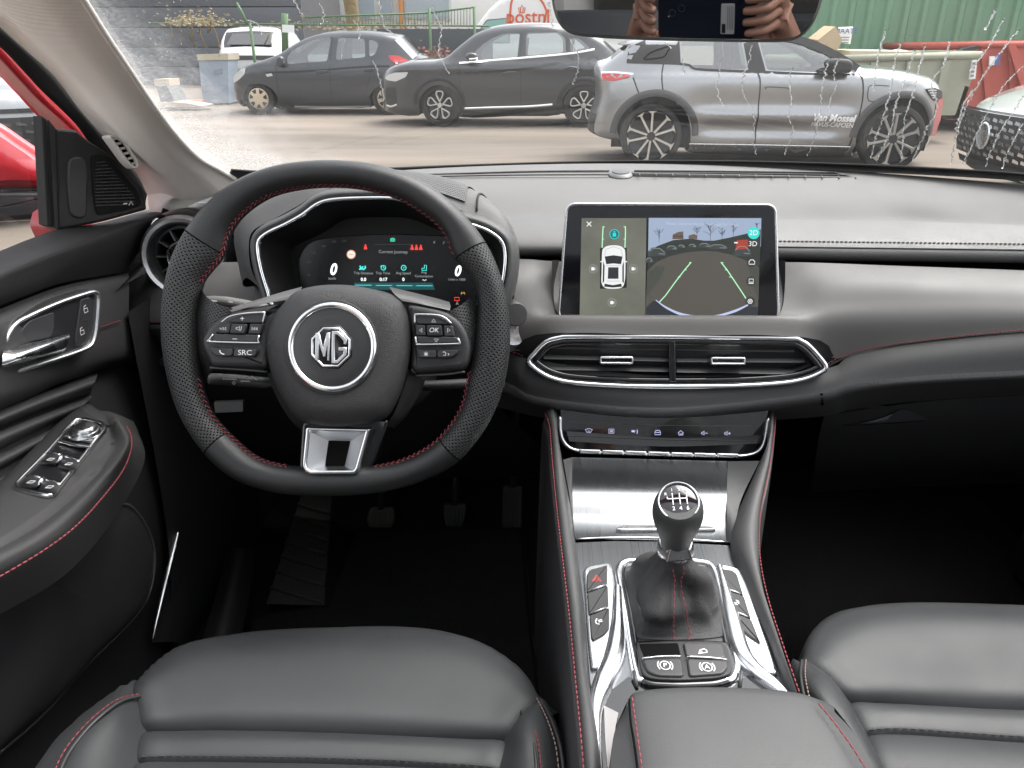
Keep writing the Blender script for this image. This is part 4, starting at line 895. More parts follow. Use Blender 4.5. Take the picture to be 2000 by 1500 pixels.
# ---- windscreen
wt = thing('windscreen', (CX, 1.36, 1.1), 'raked windscreen wet with rain runs and fogged at its corner', 'windscreen')
def wglass():
    m = glass('windscreen_glass', (.98, .99, .985), .016); t = m.node_tree; N = t.nodes.new; K = t.links.new
    mix = [n for n in t.nodes if n.type == 'MIX_SHADER'][0]; out = [n for n in t.nodes if n.type == 'OUTPUT_MATERIAL'][0]
    tc = N('ShaderNodeTexCoord'); sp = N('ShaderNodeSeparateXYZ'); K(tc.outputs['Object'], sp.inputs[0])
    # breath fog that clings to the driver's corner, broken up by runs of cleared glass
    uvn = N('ShaderNodeUVMap'); su = N('ShaderNodeSeparateXYZ'); K(uvn.outputs[0], su.inputs[0]); ad = N('ShaderNodeMath'); ad.operation = 'MULTIPLY_ADD'; ad.inputs[1].default_value = .16; K(su.outputs['Y'], ad.inputs[0]); K(su.outputs['X'], ad.inputs[2])
    nz = N('ShaderNodeTexNoise'); nz.inputs['Scale'].default_value = 7; nz.inputs['Detail'].default_value = 7; nz.inputs['Roughness'].default_value = .7
    mp = N('ShaderNodeMapping'); mp.inputs['Scale'].default_value = (2.2, .7, .7); mp.inputs['Rotation'].default_value = (0, 0, R(20)); K(tc.outputs['Object'], mp.inputs[0]); K(mp.outputs[0], nz.inputs['Vector'])
    a2 = N('ShaderNodeMath'); a2.operation = 'MULTIPLY_ADD'; a2.inputs[1].default_value = .20; K(nz.outputs['Fac'], a2.inputs[0]); K(ad.outputs[0], a2.inputs[2])
    mr = N('ShaderNodeMapRange'); mr.interpolation_type = 'SMOOTHSTEP'; mr.inputs[1].default_value = .31; mr.inputs[2].default_value = .17; mr.inputs[3].default_value = 0; mr.inputs[4].default_value = .42; K(a2.outputs[0], mr.inputs[0])
    fn = N('ShaderNodeTexNoise'); fn.inputs['Scale'].default_value = 260; fn.inputs['Detail'].default_value = 3; K(tc.outputs['Object'], fn.inputs['Vector'])
    f2 = N('ShaderNodeMapRange'); f2.inputs[1].default_value = .35; f2.inputs[2].default_value = .6; f2.inputs[3].default_value = .55; f2.inputs[4].default_value = 1; K(fn.outputs['Fac'], f2.inputs[0])
    ml = N('ShaderNodeMath'); ml.operation = 'MULTIPLY'; K(mr.outputs[0], ml.inputs[0]); K(f2.outputs[0], ml.inputs[1])
    ba = N('ShaderNodeMath'); ba.operation = 'ADD'; ba.inputs[1].default_value = .012; ba.use_clamp = True; K(ml.outputs[0], ba.inputs[0])   # thin film of dust everywhere
    tl = N('ShaderNodeBsdfTranslucent'); tl.inputs[0].default_value = (.6, .6, .6, 1); df = N('ShaderNodeBsdfDiffuse'); df.inputs[0].default_value = (.5, .5, .5, 1)
    m1 = N('ShaderNodeMixShader'); m1.inputs[0].default_value = .3; K(tl.outputs[0], m1.inputs[1]); K(df.outputs[0], m1.inputs[2])
    m2 = N('ShaderNodeMixShader'); K(ba.outputs[0], m2.inputs[0]); K(mix.outputs[0], m2.inputs[1]); K(m1.outputs[0], m2.inputs[2]); K(m2.outputs[0], out.inputs[0])
    return m
PANE_AT = None
def make_pane(edge):
    """glass between the pillars: its edge follows the pillar trim and is mirrored on the far side"""
    e = spl([edge[-1] + (edge[-1] - edge[-2]) * .9] + edge[::-1], 16); vs = []; uv = []
    for j, p in enumerate(e):
        xl = p.x - .012; xr = 2 * CX - xl
        for i in range(31):
            x = xl + (xr - xl) * i / 30; y = p.y + (Y0(x) - Y0(p.x)); vs.append((x, y, wsz(x, y))); uv.append((x - xl, j / 15))
    fs = [(j * 31 + i, j * 31 + i + 1, (j + 1) * 31 + i + 1, (j + 1) * 31 + i) for j in range(15) for i in range(30)]
    return mk('pane', vs, fs, wglass(), wt, uv=uv)
# black printed border along the foot of the glass
bot = [(452, 326), (500, 329), (560, 330), (700, 326), (900, 318), (1100, 312), (1300, 309), (1500, 311), (1700, 317), (1900, 327), (2000, 334), (2150, 348)]
low = [(440, 345), (500, 349), (560, 348), (700, 343), (900, 334), (1100, 327), (1300, 324), (1500, 326), (1700, 332), (1900, 342), (2000, 349), (2150, 363)]
loft('black_border', [[WS(u, v, .004) for u, v in bot], [WS(u, v, .004) for u, v in low]], BLK, wt, 40, 3)
tube('border_edge', spl([WS(u, v, .005) for u, v in bot], 50), .0022, RUBBER, wt, n=5)
# rain runs: thin wandering threads of water on the outer face
WATER = None
def watermat():
    m = bpy.data.materials.new('water_run'); m.use_nodes = True; t = m.node_tree; t.nodes.clear(); N = t.nodes.new; K = t.links.new
    o = N('ShaderNodeOutputMaterial'); tr = N('ShaderNodeBsdfTransparent'); tr.inputs[0].default_value = (.74, .74, .73, 1)
    g = N('ShaderNodeBsdfGlass'); g.inputs['IOR'].default_value = 1.33; g.inputs['Roughness'].default_value = .12; g.inputs['Color'].default_value = (.85, .85, .84, 1)
    m1 = N('ShaderNodeMixShader'); m1.inputs[0].default_value = .45; K(tr.outputs[0], m1.inputs[1]); K(g.outputs[0], m1.inputs[2]); K(m1.outputs[0], o.inputs[0]); return m
WATER = watermat()
runs = [[(1469, 90), (1461, 125), (1450, 155), (1452, 187), (1470, 220), (1472, 270), (1475, 303)], [(1410, 115), (1402, 160), (1404, 190), (1414, 207)], [(1547, 135), (1542, 160), (1545, 200), (1541, 232), (1549, 257), (1532, 304)],
        [(1617, 122), (1607, 170), (1600, 225), (1592, 265), (1577, 306)], [(1640, 115), (1627, 147), (1635, 170), (1622, 195), (1621, 220)], [(1732, 60), (1716, 110), (1709, 150), (1706, 180)], [(1760, 85), (1747, 125), (1741, 170), (1722, 240), (1700, 310)],
        [(1787, 100), (1770, 150), (1752, 200), (1740, 250), (1715, 313)], [(1806, 90), (1792, 150), (1780, 195), (1768, 232), (1760, 312)], [(1858, 80), (1842, 130), (1820, 165), (1832, 210), (1812, 250), (1782, 316)],
        [(1990, 60), (1950, 110), (1922, 150), (1892, 200), (1872, 250), (1856, 322)], [(1960, 40), (1930, 95), (1895, 140)], [(2000, 130), (1960, 170), (1925, 230), (1905, 270), (1880, 326)], [(2000, 190), (1970, 235), (1945, 275), (1925, 328)], [(2000, 240), (1978, 280), (1955, 330)], [(1900, 175), (1880, 215), (1868, 260)],
        [(1072, 8), (1080, 57)], [(1112, 75), (1130, 120), (1120, 167)], [(570, 0), (590, 30)], [(624, 8), (632, 28), (628, 50)], [(740, 0), (750, 50), (770, 72)], [(842, 15), (862, 57), (857, 105), (877, 147)], [(730, 120), (742, 160), (752, 200)], [(690, 40), (702, 60), (700, 78)], [(478, 40), (500, 48), (512, 70)], [(1332, 118), (1336, 148)], [(1945, 20), (1925, 60)], [(1300, 86), (1310, 96)]]
rw = random.Random(11)
for ln in runs:
    q = spl([V((u, v, 0)) for u, v in ln], max(10, int(sum((V(ln[i + 1]) - V(ln[i])).length for i in range(len(ln) - 1)) / 3.4)))
    pts = []; rad = []
    for k, p in enumerate(q):
        pts.append(WS(p.x + rw.gauss(0, 1.5), p.y, -.0015)); rad.append(.00085 * rw.uniform(.3, 1.6) * (1.25 if ln[0][0] > 1700 else 1))
    tube('rain_run', pts, rad, WATER, wt, n=5, flat=.6, ref=(0, .4, .92))
    p = q[-1]
vsd = []; fsd = []
for k in range(200):      # single droplets, thickest in the fogged corner
    u, v = (rw.gauss(345, 45), rw.uniform(0, 120)) if k < 150 else (rw.uniform(420, 1950), rw.uniform(2, 270))
    p = WS(u, v, -.001); r_ = rw.uniform(.0005, .0014) * (.8 if k < 150 else .7); b = len(vsd); n_ = 6
    for g in range(n_):
        a = g * 6.283 / n_; vsd.append(p + V((math.cos(a) * r_, math.sin(a) * r_ * .9, -math.sin(a) * r_ * .46)))
    vsd.append(p + V((0, .4, .92)) * r_ * .5)
    for g in range(n_): fsd.append((b + g, b + (g + 1) % n_, b + n_))
tag(mk('droplets', vsd, fsd, WATER, wt), kind='stuff')
# ---- driver's A pillar: cream cloth trim, demister slots
ap = thing('pillar_trim_panel', P(400, 380, x=-.60), 'cream cloth covered windscreen pillar with small demister slots', 'pillar')
inn = [(120, -95), (178, 0), (215, 60), (258, 125), (302, 192), (345, 250), (390, 296), (430, 320), (462, 340)]
out = [(-160, -90), (-62, 0), (-5, 48), (45, 92), (105, 148), (155, 212), (205, 268), (262, 332), (288, 380)]
make_pane([WS(u, v, 0) for u, v in inn])
ri = [WS(u, v, .006) for u, v in inn]; ro = [P(u, v, x=-.645) for u, v in out]
r1 = [a.lerp(b, .09) + V((.006, -.012, -.004)) for a, b in zip(ri, ro)]; r2 = [a.lerp(b, .3) + V((.02, -.035, -.01)) for a, b in zip(ri, ro)]; r3 = [a.lerp(b, .62) + V((.026, -.040, -.01)) for a, b in zip(ri, ro)]; r4 = [a.lerp(b, .84) + V((.010, -.014, 0)) for a, b in zip(ri, ro)]
loft('trim_cover', [ri, r1, r2, r3, r4, ro], CREAM, ap, 44, 26)
tube('trim_edge', spl([p + V((.0, -.003, -.002)) for p in ri], 50), .0035, CREAMP, ap, n=6)
# foot of the pillar running down to the dash
loft('trim_foot', [[ro[-1], r4[-1], r3[-1], r2[-1], r1[-1], ri[-1]], [P(290, 400, x=-.645), P(300, 404, x=-.635), P(325, 400, x=-.60), P(380, 372, y=1.20), P(430, 356, y=1.21), P(466, 349, y=1.22)], [P(296, 425, x=-.645), P(310, 425, x=-.63), P(335, 420, x=-.60), P(385, 395, y=1.20), P(435, 378, y=1.21), P(470, 365, y=1.22)]], CREAMP, ap, 20, 12)
# demister slots: a dark recess with cream bars and a rim
dv0, dv1 = P(222, 277, x=-.607), P(262, 325, x=-.607)
dp = PL(P(240, 298, x=-.606), (.80, -.58, .10)); dq = rpoly(dp.ls([(209, 265), (222, 262), (243, 274), (268, 312), (272, 326), (262, 331), (247, 318), (226, 288)]), .006)
ringp('demister_rim', dp, dq, .0035, -.02, .0035, CREAMP, ap, .0015)
plate('demister_recess', dp, inset(dq, .003), -.02, -.004, VOID, ap, .0004)
for k in range(6):
    a, b = dp.l(217 + k * 8.4, 272 + k * 9.6), dp.l(229 + k * 7.6, 270 + k * 9.4); plate('demister_bar', dp, rpoly([(a[0], a[1] - .0016), (b[0], b[1] - .0016), (b[0], b[1] + .0016), (a[0], a[1] + .0016)], .0006), -.015, .0005, CREAMP, ap, .0006)
# ---- door frame seal, outer red pillar
dr = thing('driver_door', (-.62, .8, .4), 'black driver door trim with silver handle and window switches', 'door')
loft('window_seal', [[P(u, v, x=-.652) for u, v in out], [P(u, v, x=-.668) for u, v in ((-200, -30), (-110, 25), (-50, 62), (0, 88), (50, 143), (88, 184), (149, 240), (180, 285), (282, 400))]], RUBBER, dr, 40, 5, thick=.01)
loft('outer_pillar', [[P(u, v, x=-.70) for u, v in ((-160, -50), (-60, 30), (0, 90), (50, 145), (88, 186), (150, 243), (178, 285))], [P(u, v, x=-.735) for u, v in ((-180, -20), (-60, 65), (0, 129), (34, 166), (67, 203), (108, 248), (150, 285))]], REDPAINT, dr, 30, 6, thick=.02)
# mirror corner with tweeter mesh
spn = PL(P(190, 340, x=-.645), (.86, -.5, 0.06)); so_ = rpoly(spn.ls([(108, 250), (150, 254), (172, 274), (215, 300), (255, 340), (284, 376), (288, 410), (200, 434), (112, 450)]), [.004, .004, .01, .02, .02, .01, .004, .01, .004])
plate('mirror_corner', spn, so_, -.03, 0, DPLASTIC, dr, .004, 3)
plate('corner_recess', spn, rpoly(spn.ls([(131, 308), (163, 306), (170, 330), (168, 420), (158, 428), (136, 422), (130, 360)]), .010), -.02, .0035, mat('corner_inset', (.045, .045, .047), .45), dr, .003, 3)
tg_ = rpoly(spn.ls([(176, 300), (205, 302), (240, 338), (270, 376), (276, 402), (240, 412), (188, 422), (180, 380)]), .008)
plate('tweeter_grille', spn, tg_, -.02, .003, mat('tweeter_mesh', (.02, .02, .021), .6, bump=('weave', 420, 1.0, .002)), dr, .002, 2)
for k in range(14):
    v = 318 + k * 6.4; a, b = spn.l(186 - k * .0, v, .003), spn.l(min(262, 205 + k * 5.5), v - 2, .003); ribs('mesh_row', spn, [[a, b]], .0012, .0036, MIDPL, dr)
ribs('speaker_mark', spn, [[spn.l(238, 398), spn.l(246, 397)], [spn.l(249, 401), spn.l(253, 393), spn.l(257, 400)]], .0016, .0036, WPRINT, dr)
plate('divider_bar', spn, spn.ls([(87, 226), (96, 232), (108, 445), (98, 440)], .01), -.02, .003, RUBBER, dr, .002); plate('divider_bar', spn, spn.ls([(97, 234), (110, 250), (116, 450), (108, 446)], .004), -.02, .002, DPLASTIC, dr, .001)
gp = [P(-420, -150, x=-.69), P(97, 226, x=-.69), P(108, 450, x=-.69), P(-420, 640, x=-.69)]
mk('side_window', gp, [(0, 1, 2, 3)], glass('side_glass', (.97, .98, .98), .008, graze=.12), dr, smooth=False)
# ---- red wing mirror
wm = thing('wing_mirror', P(20, 400, x=-.92), 'red wing mirror with black lower shell outside the driver window', 'mirror')
mp_ = PL(P(30, 320, x=-.92), (.62, -.78, .05))
cap = [tuple(p)[:2] for p in spl([V((*p, 0)) for p in mp_.ls([(-120, 232), (-40, 232), (0, 240), (45, 270), (88, 300), (118, 330), (120, 366), (40, 368), (-60, 370), (-130, 350)])], 40, True)]
plate('cap', mp_, cap, -.12, .0, REDPAINT, wm, .012, 4, back=True, dome=.035)
plate('lower_shell', mp_, rpoly(mp_.ls([(-130, 366), (0, 366), (120, 366), (116, 410), (80, 428), (10, 432), (-120, 440)]), .015), -.13, .02, mat('mirror_black', (.03, .032, .034), .2, coat=.5), wm, .012, 3, back=True)
tube('arm', [mp_.w(.04, -.10, -.05), mp_.w(.10, -.13, -.03), P(104, 440, x=-.72)], .03, REDPAINT, wm, n=10)
loft('seam_line', [[mp_.w(*mp_.l(u, v, .02), .021) for u, v in ((-100, 372), (0, 371), (110, 371))], [mp_.w(*mp_.l(u, v, .02), .0215) for u, v in ((-100, 376), (0, 375), (110, 374))]], GLOSS, wm, 8, 2)
# outer door skin under the window
loft('door_skin', [[V((-.74, y, .90)) for y in (.1, .5, .8, 1.1)], [V((-.79, y, .86)) for y in (.1, .5, .8, 1.1)], [V((-.80, y, .6)) for y in (.1, .5, .8, 1.1)]], REDPAINT, dr, 14, 8)
# ================================================================ door trim
A_ = [(-220, 575), (-100, 530), (0, 490), (60, 466), (112, 449), (200, 434), (270, 415), (316, 402)]
B_ = [(-220, 632), (-100, 578), (0, 533), (70, 504), (140, 476), (200, 454), (260, 433), (318, 415)]
B2 = [(-220, 668), (-100, 610), (0, 565), (70, 535), (140, 512), (200, 492), (250, 474), (300, 452)]
C_ = [(-220, 690), (-100, 640), (0, 597), (60, 574), (110, 556), (160, 545), (205, 538), (243, 532)]
loft('upper_pad', [[P(u, v, x=-.672) for u, v in A_], [P(u, v, x=-.640) for u, v in [(a[0] * .35 + b[0] * .65, a[1] * .35 + b[1] * .65 - 2) for a, b in zip(A_, B_)]], [P(u, v, x=-.615) for u, v in B_], [P(u, v, x=-.607) for u, v in [(p[0], p[1] + 9) for p in B_]], [P(u, v, x=-.616) for u, v in B2], [P(u, v, x=-.640) for u, v in C_]], DSOFT, dr, 40, 26)
loft('door_backing', [[P(u, v, x=-.678) + V((0, 0, -.012)) for u, v in A_], [V((-.678, p.y, .36)) for p in [P(u, v, x=-.678) for u, v in A_]]], DPLASTIC, dr, 16, 4)
D0 = [(-220, 690), (-100, 645), (0, 604), (60, 580), (110, 562), (160, 550), (205, 542), (250, 534)]
D1 = [(-220, 715), (-100, 668), (0, 625), (60, 600), (110, 580), (160, 566), (205, 556), (252, 548)]
D2_ = [(-220, 800), (-100, 755), (0, 715), (60, 690), (110, 668), (160, 650), (205, 638), (252, 625)]
D3 = [(-220, 870), (-100, 820), (0, 772), (60, 750), (110, 730), (160, 714), (205, 702), (258, 690)]
D4 = [(-220, 905), (-100, 850), (0, 800), (60, 775), (110, 752), (160, 735), (205, 720), (262, 708)]
loft('handle_panel', [[P(u, v, x=x) for u, v in r_] for r_, x in ((D0, -.632), (D1, -.612), (D2_, -.607), (D3, -.612), (D4, -.635))], mat('handle_panel_soft', (.05, .048, .049), .5, bump=('grain', 800, .2), rvar=.05), dr, 36, 20)
# quilted dark pads under the handle
edges = [[(-220, 905), (0, 802), (110, 757), (190, 727)], [(-220, 940), (0, 838), (110, 795), (178, 770)], [(-220, 985), (0, 882), (90, 838), (150, 812)], [(-220, 1030), (0, 926), (60, 890), (110, 868)], [(-220, 1090), (0, 985), (40, 960), (70, 940)]]
for k in range(4):
    a, b = edges[k], edges[k + 1]; md_ = [((p[0] + q[0]) / 2, (p[1] + q[1]) / 2) for p, q in zip(a, b)]
    loft('trim_pad', [[P(u, v, x=-.640) for u, v in a], [P(u, v + 7, x=-.622) for u, v in a], [P(u, v, x=-.612) for u, v in md_], [P(u, v - 7, x=-.625) for u, v in b], [P(u, v, x=-.642) for u, v in b]], LEATHER, dr, 20, 12)
# lower door
loft('lower_panel', [[P(u, v, x=-.640) for u, v in ((-260, 930), (0, 800), (130, 750), (262, 705), (330, 690))], [P(u, v, x=-.615) for u, v in ((-260, 1100), (0, 980), (150, 900), (270, 850), (345, 830))], [P(u, v, x=-.60) for u, v in ((-260, 1250), (0, 1150), (170, 1080), (280, 1020), (360, 980))], [P(u, v, x=-.61) for u, v in ((-260, 1450), (0, 1350), (180, 1250), (300, 1180), (380, 1120))], [P(u, v, x=-.62) for u, v in ((-260, 1800), (0, 1700), (200, 1550), (330, 1400), (420, 1300))]], DPLASTIC, dr, 26, 26)
pk = [(-260, 1085), (-60, 1090), (60, 1085), (170, 1020), (240, 985), (272, 1005), (298, 1052), (304, 1105), (288, 1172), (240, 1232), (170, 1300), (90, 1392), (0, 1472), (-260, 1650)]
pq = [P(u, v, x=-.585) for u, v in pk]; cpk = sum(pq, V()) / len(pq)
loft('door_pocket', [[p + V((-.035, 0, 0)) for p in pq], [p + V((-.006, 0, 0)) for p in pq], [p.lerp(cpk, .03) for p in pq], [p.lerp(cpk, .25) + V((.02, 0, 0)) for p in pq], [p.lerp(cpk, .65) + V((.028, 0, 0)) for p in pq], [cpk + V((.03, 0, 0))] * len(pq)], DPLASTIC, dr, 60, 20, closed=True)
tube('pocket_edge', spl([p + V((-.002, 0, 0)) for p in pq[3:13]], 50), .0028, MIDPL, dr, n=6)
ch = [(349, 1035), (340, 1072), (326, 1125), (312, 1185), (303, 1225), (298, 1252)]
tube('chrome_blade', spl([P(u, v, x=-.585) for u, v in ch], 24), [.0012 + .0030 * math.sin(math.pi * min(1, k / 23 * .9 + .08)) for k in range(24)], CHROME, dr, n=8)
loft('speaker_cover', [[P(u, v, x=-.594) for u, v in ((350, 1020), (338, 1075), (322, 1135), (308, 1190), (296, 1256))], [P(u, v, x=-.588) for u, v in ((385, 1010), (378, 1075), (370, 1135), (360, 1190), (345, 1256))], [P(u, v, x=-.605) for u, v in ((430, 1000), (425, 1070), (415, 1135), (400, 1200), (385, 1290))]], PLASTIC, dr, 16, 10)
# ---- door handle: bowl, chrome ring, lever, lock keys
hp = PL(P(100, 650, x=-.603), (.985, -.17, .0))
hb = [tuple(p)[:2] for p in spl([V((*p, 0)) for p in hp.ls([(-2, 730), (-6, 690), (4, 655), (22, 628), (50, 612), (110, 586), (165, 568), (180, 566), (189, 575), (188, 612), (184, 650), (175, 676), (150, 690), (90, 710), (30, 728)])], 70, True)]
ringp('handle_ring', hp, hb, .0056, -.012, .007, mat('ring_satin', (.85, .86, .87), .32, 1), dr, .0025)
plate('handle_bowl', hp, inset(hb, .004), -.05, .0012, mat('bowl_black', (.02, .02, .022), .42), dr, .002)
plate('bowl_back', hp, rpoly(hp.ls([(45, 640), (60, 625), (106, 609), (106, 640), (98, 660), (40, 672), (36, 665)], .002), .004), -.01, .0022, mat('bowl_inner', (.05, .05, .053), .4), dr, .001)
lv = [[hp.w(*hp.l(u, v, c), c) for u, v, c in r_] for r_ in ([(8, 682, .004), (50, 672, .006), (95, 662, .006), (134, 652, .004)], [(6, 690, .014), (48, 682, .020), (95, 670, .020), (136, 657, .012)], [(4, 712, .016), (40, 700, .024), (90, 690, .022), (130, 678, .012)], [(3, 722, .008), (20, 716, .010), (80, 698, .008), (124, 686, .004)])]
loft('lever', lv, SATIN, dr, 24, 16)
plate('lock_keys', hp, rpoly(hp.ls([(158, 584), (176, 580), (179, 590), (172, 655), (165, 672), (149, 676), (146, 668)], .004), .003), -.002, .0045, mat('lock_key', (.028, .028, .03), .5), dr, .0015)
ribs('lock_divider', hp, [[hp.l(156, 627, .005), hp.l(174, 622, .005)]], .0009, .0052, MIDPL, dr)
for u, v in ((167, 604), (160, 647)):
    a, b = hp.l(u, v, .005); ribs('lock_symbol', hp, [[(a - .003, b - .004), (a + .003, b - .004), (a + .003, b + .001), (a - .003, b + .001), (a - .003, b - .004)], [(a - .002, b + .001), (a - .002, b + .004), (a + .002, b + .005)]], .0010, .0052, WPRINT, dr)
stitch('red_stitching', spl([P(u, v, x=-.603) for u, v in ((190, 640), (206, 636), (222, 630), (238, 626))], 12), RED, dr, r=.0011, nrm=(1, -.2, 0))
# ---- armrest with window switches
ZA = .868
g1 = [(-180, 1075), (-90, 1022), (0, 957), (60, 898), (105, 850), (140, 815), (160, 800)]
g2 = [(-180, 1150), (-90, 1108), (0, 1068), (90, 1015), (175, 940), (222, 872), (212, 832)]
g3 = [(-180, 1170), (-90, 1126), (0, 1084), (100, 1026), (192, 942), (246, 868), (228, 822)]
g4 = [(-180, 1212), (-90, 1166), (0, 1122), (115, 1054), (202, 962), (257, 872), (240, 822)]
g5 = [(-180, 1300), (-90, 1250), (0, 1200), (130, 1120), (225, 1010), (282, 900), (268, 838)]
rr = [[P(u, v, z=ZA - .03) for u, v in [(p[0] - 12, p[1] - 10) for p in g1]], [P(u, v, z=ZA) for u, v in g1], [P(u, v, z=ZA) for u, v in [(a[0] * .12 + b[0] * .88, a[1] * .12 + b[1] * .88) for a, b in zip(g1, g2)]], [P(u, v, z=ZA - .006) for u, v in g2], [P(u, v, z=ZA + .012) for u, v in g3], [P(u, v, z=ZA - .004) for u, v in g4], [P(u, v, z=ZA - .06) for u, v in g5]]
loft('armrest', rr, DSOFT, dr, 44, 34)
loft('armrest_tip', [[p for p in r_] for r_ in ([rr[1][-1], rr[2][-1], rr[3][-1], rr[4][-1], rr[5][-1], rr[6][-1]], [P(150, 794, z=ZA - .012), P(175, 790, z=ZA - .012), P(196, 806, z=ZA - .012), P(212, 806, z=ZA - .006), P(232, 812, z=ZA - .015), P(262, 826, z=ZA - .07)], [P(150, 790, z=ZA - .07), P(170, 788, z=ZA - .07), P(196, 800, z=ZA - .08), P(212, 802, z=ZA - .08), P(235, 810, z=ZA - .09), P(262, 820, z=ZA - .12)])], DSOFT, dr, 16, 10)
stitch('red_stitching', spl([P(u, v, z=ZA + .001) for u, v in ((247, 832), (256, 853), (255, 882), (238, 922), (200, 972), (150, 1026), (90, 1072), (0, 1126), (-120, 1190))], 60), RED, dr, r=.0009, ln=.0045, gap=.0009, nrm=(.8, -.3, .6))
sp_ = PL(P(118, 890, z=ZA + .001), (0, 0, 1), up=(0, 1, 0))
ring = [tuple(p)[:2] for p in spl([V((*p, 0)) for p in sp_.ls([(29, 952), (36, 942), (75, 902), (112, 862), (122, 848), (138, 831), (150, 823), (168, 821), (190, 826), (204, 830), (209, 838), (203, 850), (160, 905), (112, 965), (102, 973), (88, 974), (60, 968), (34, 960)])], 80, True)]
plate('switch_base', sp_, ring, -.01, .0025, mat('switch_well', (.010, .010, .011), .28), dr, .001)
ringp('switch_ring', sp_, ring, .0042, -.006, .0052, CHROME, dr, .0018)
plate('mirror_switch_plate', sp_, rpoly(sp_.ls([(125, 853), (150, 828), (168, 825), (200, 834), (200, 842), (182, 868)], .004), .006), 0, .0045, mat('switch_black', (.02, .02, .021), .4), dr, .001)
bar = [[sp_.w(*sp_.l(u, v, c), c) for u, v, c in r_] for r_ in ([(117, 858, .004), (150, 866, .004), (181, 869, .004)], [(115, 861, .009), (148, 870, .009), (178, 873, .009)], [(114, 866, .004), (147, 876, .003), (175, 878, .003)])]
loft('divider', bar, CHROME, dr, 12, 8)
ko = sp_.w(*sp_.l(166, 846, .006), .004)
lathe('mirror_knob', [(.0175, 0), (.0175, .004), (.0165, .006), (.0150, .006), (.0145, .009), (.0120, .0115), (.001, .012)], ko, (0, 0, 1), SATIN, dr, 32)
for u, v in ((135, 851), (152, 829), (193, 838), (175, 860)):
    a, b = sp_.l(u, v, .005); ribs('mirror_mark', sp_, [[(a - .004, b - .001), (a + .004, b - .001)], [(a - .002, b + .002), (a + .003, b + .002)]], .0014, .0052, mat('dim_print', (.3, .3, .3), .5), dr)
def wswitch(u0, v0, u1, v1, flip):
    """one window rocker: a raised tab that dips behind, with a bright lip"""
    du, dv = u1 - u0, v1 - v0
    r_ = [[(u0, v0, .009), (u0 + du * .5, v0 + dv * .5 - 2, .0105), (u1, v1, .009)], [(u0 - 3, v0 + 7, .0100), (u0 + du * .5 - 3, v0 + dv * .5 + 6, .0110), (u1 - 3, v1 + 6, .0095)], [(u0 - 10, v0 + 15, .007), (u0 + du * .5 - 9, v0 + dv * .5 + 16, .0075), (u1 - 8, v1 + 15, .007)], [(u0 - 16, v0 + 22, .002), (u0 + du * .5 - 15, v0 + dv * .5 + 23, .002), (u1 - 14, v1 + 22, .002)]]
    sw = loft('window_switch', [[sp_.w(*sp_.l(u, v, c), c) for u, v, c in q] for q in r_], mat('switch_black', (.02, .02, .021), .4), dr, 10, 10)
    lip = [sp_.w(*sp_.l(u, v, c + .0004), c + .0004) for u, v, c in r_[0]]; tube('bright_lip', spl(lip, 8), .0014, CHROME, sw, n=6)
    a, b = sp_.l(u0 + du * .45 - 5, v0 + dv * .45 + 10, .0108); ribs('window_symbol', sp_, [[(a - .003, b - .002), (a + .003, b - .002), (a + .0035, b + .002), (a - .002, b + .002), (a - .003, b - .002)]], .001, .0112, WPRINT, sw)
wswitch(91, 886, 119, 889, 0); wswitch(126, 892, 155, 902, 1); wswitch(52, 930, 82, 934, 0); wswitch(88, 937, 118, 947, 1)
for u, v in ((122, 892), (84, 936)):
    tube('bright_post', [sp_.w(*sp_.l(u, v - 4, .010), .010), sp_.w(*sp_.l(u - 5, v + 5, .011), .011), sp_.w(*sp_.l(u - 12, v + 15, .004), .004)], [.0022, .0028, .0018], CHROME, dr, n=8)
# ================================================================ DASHBOARD
da = thing('dashboard', (CX, 1.1, .95), 'wide grey and black dashboard with red stitched padding', 'dashboard')
def sm(t): t = max(0, min(1, t)); return t * t * (3 - 2 * t)
def yf(x): return 1.055 + .13 * sm((-.33 - x) / .26)
def Yr(x): return max(Y0(x), yf(x) + .10)
def kk(x): return max(.3, min(1, (Yr(x) - yf(x)) / .3))
def zl(x): return -.05 * sm((-.47 - x) / .10)
xs_ = [-.625 + 1.55 * i / 30 for i in range(31)]
def drow(f): return [V((x, *f(x))) for x in xs_]
tops = [drow(lambda x: (Yr(x) + .008, 1.085 + zl(x))), drow(lambda x: (Yr(x) - .014, 1.1025 + zl(x))), drow(lambda x: (Yr(x) - .06 * (1 if x > -.45 else .3) * kk(x), 1.1015 + zl(x))), drow(lambda x: (yf(x) * .5 + Yr(x) * .5 - .02 * (1 if -.45 < x < .6 else 0), 1.087 + zl(x) * .6)), drow(lambda x: (yf(x) + .085 * kk(x), 1.066)), drow(lambda x: (yf(x) + .07 * kk(x), 1.063))]
loft('top_pad', tops, SOFT, da, 60, 30)
lth = [drow(lambda x: (yf(x) + .075 * kk(x), 1.0645)), drow(lambda x: (yf(x) + .045 * kk(x), 1.058)), drow(lambda x: (yf(x) + .014, 1.048)), drow(lambda x: (yf(x), 1.038)), drow(lambda x: (yf(x) - .001, 1.030)), drow(lambda x: (yf(x) + .010, 1.021)), drow(lambda x: (yf(x) + .045, 1.017))]
loft('padded_edge', lth, mat('dash_leather', (.095, .093, .092), .5, bump=('grain', 480, .45), rvar=.05), da, 60, 26)
def sline(f, x0, x1, n=40): return [V((x0 + (x1 - x0) * i / n, *f(x0 + (x1 - x0) * i / n))) for i in range(n + 1)]
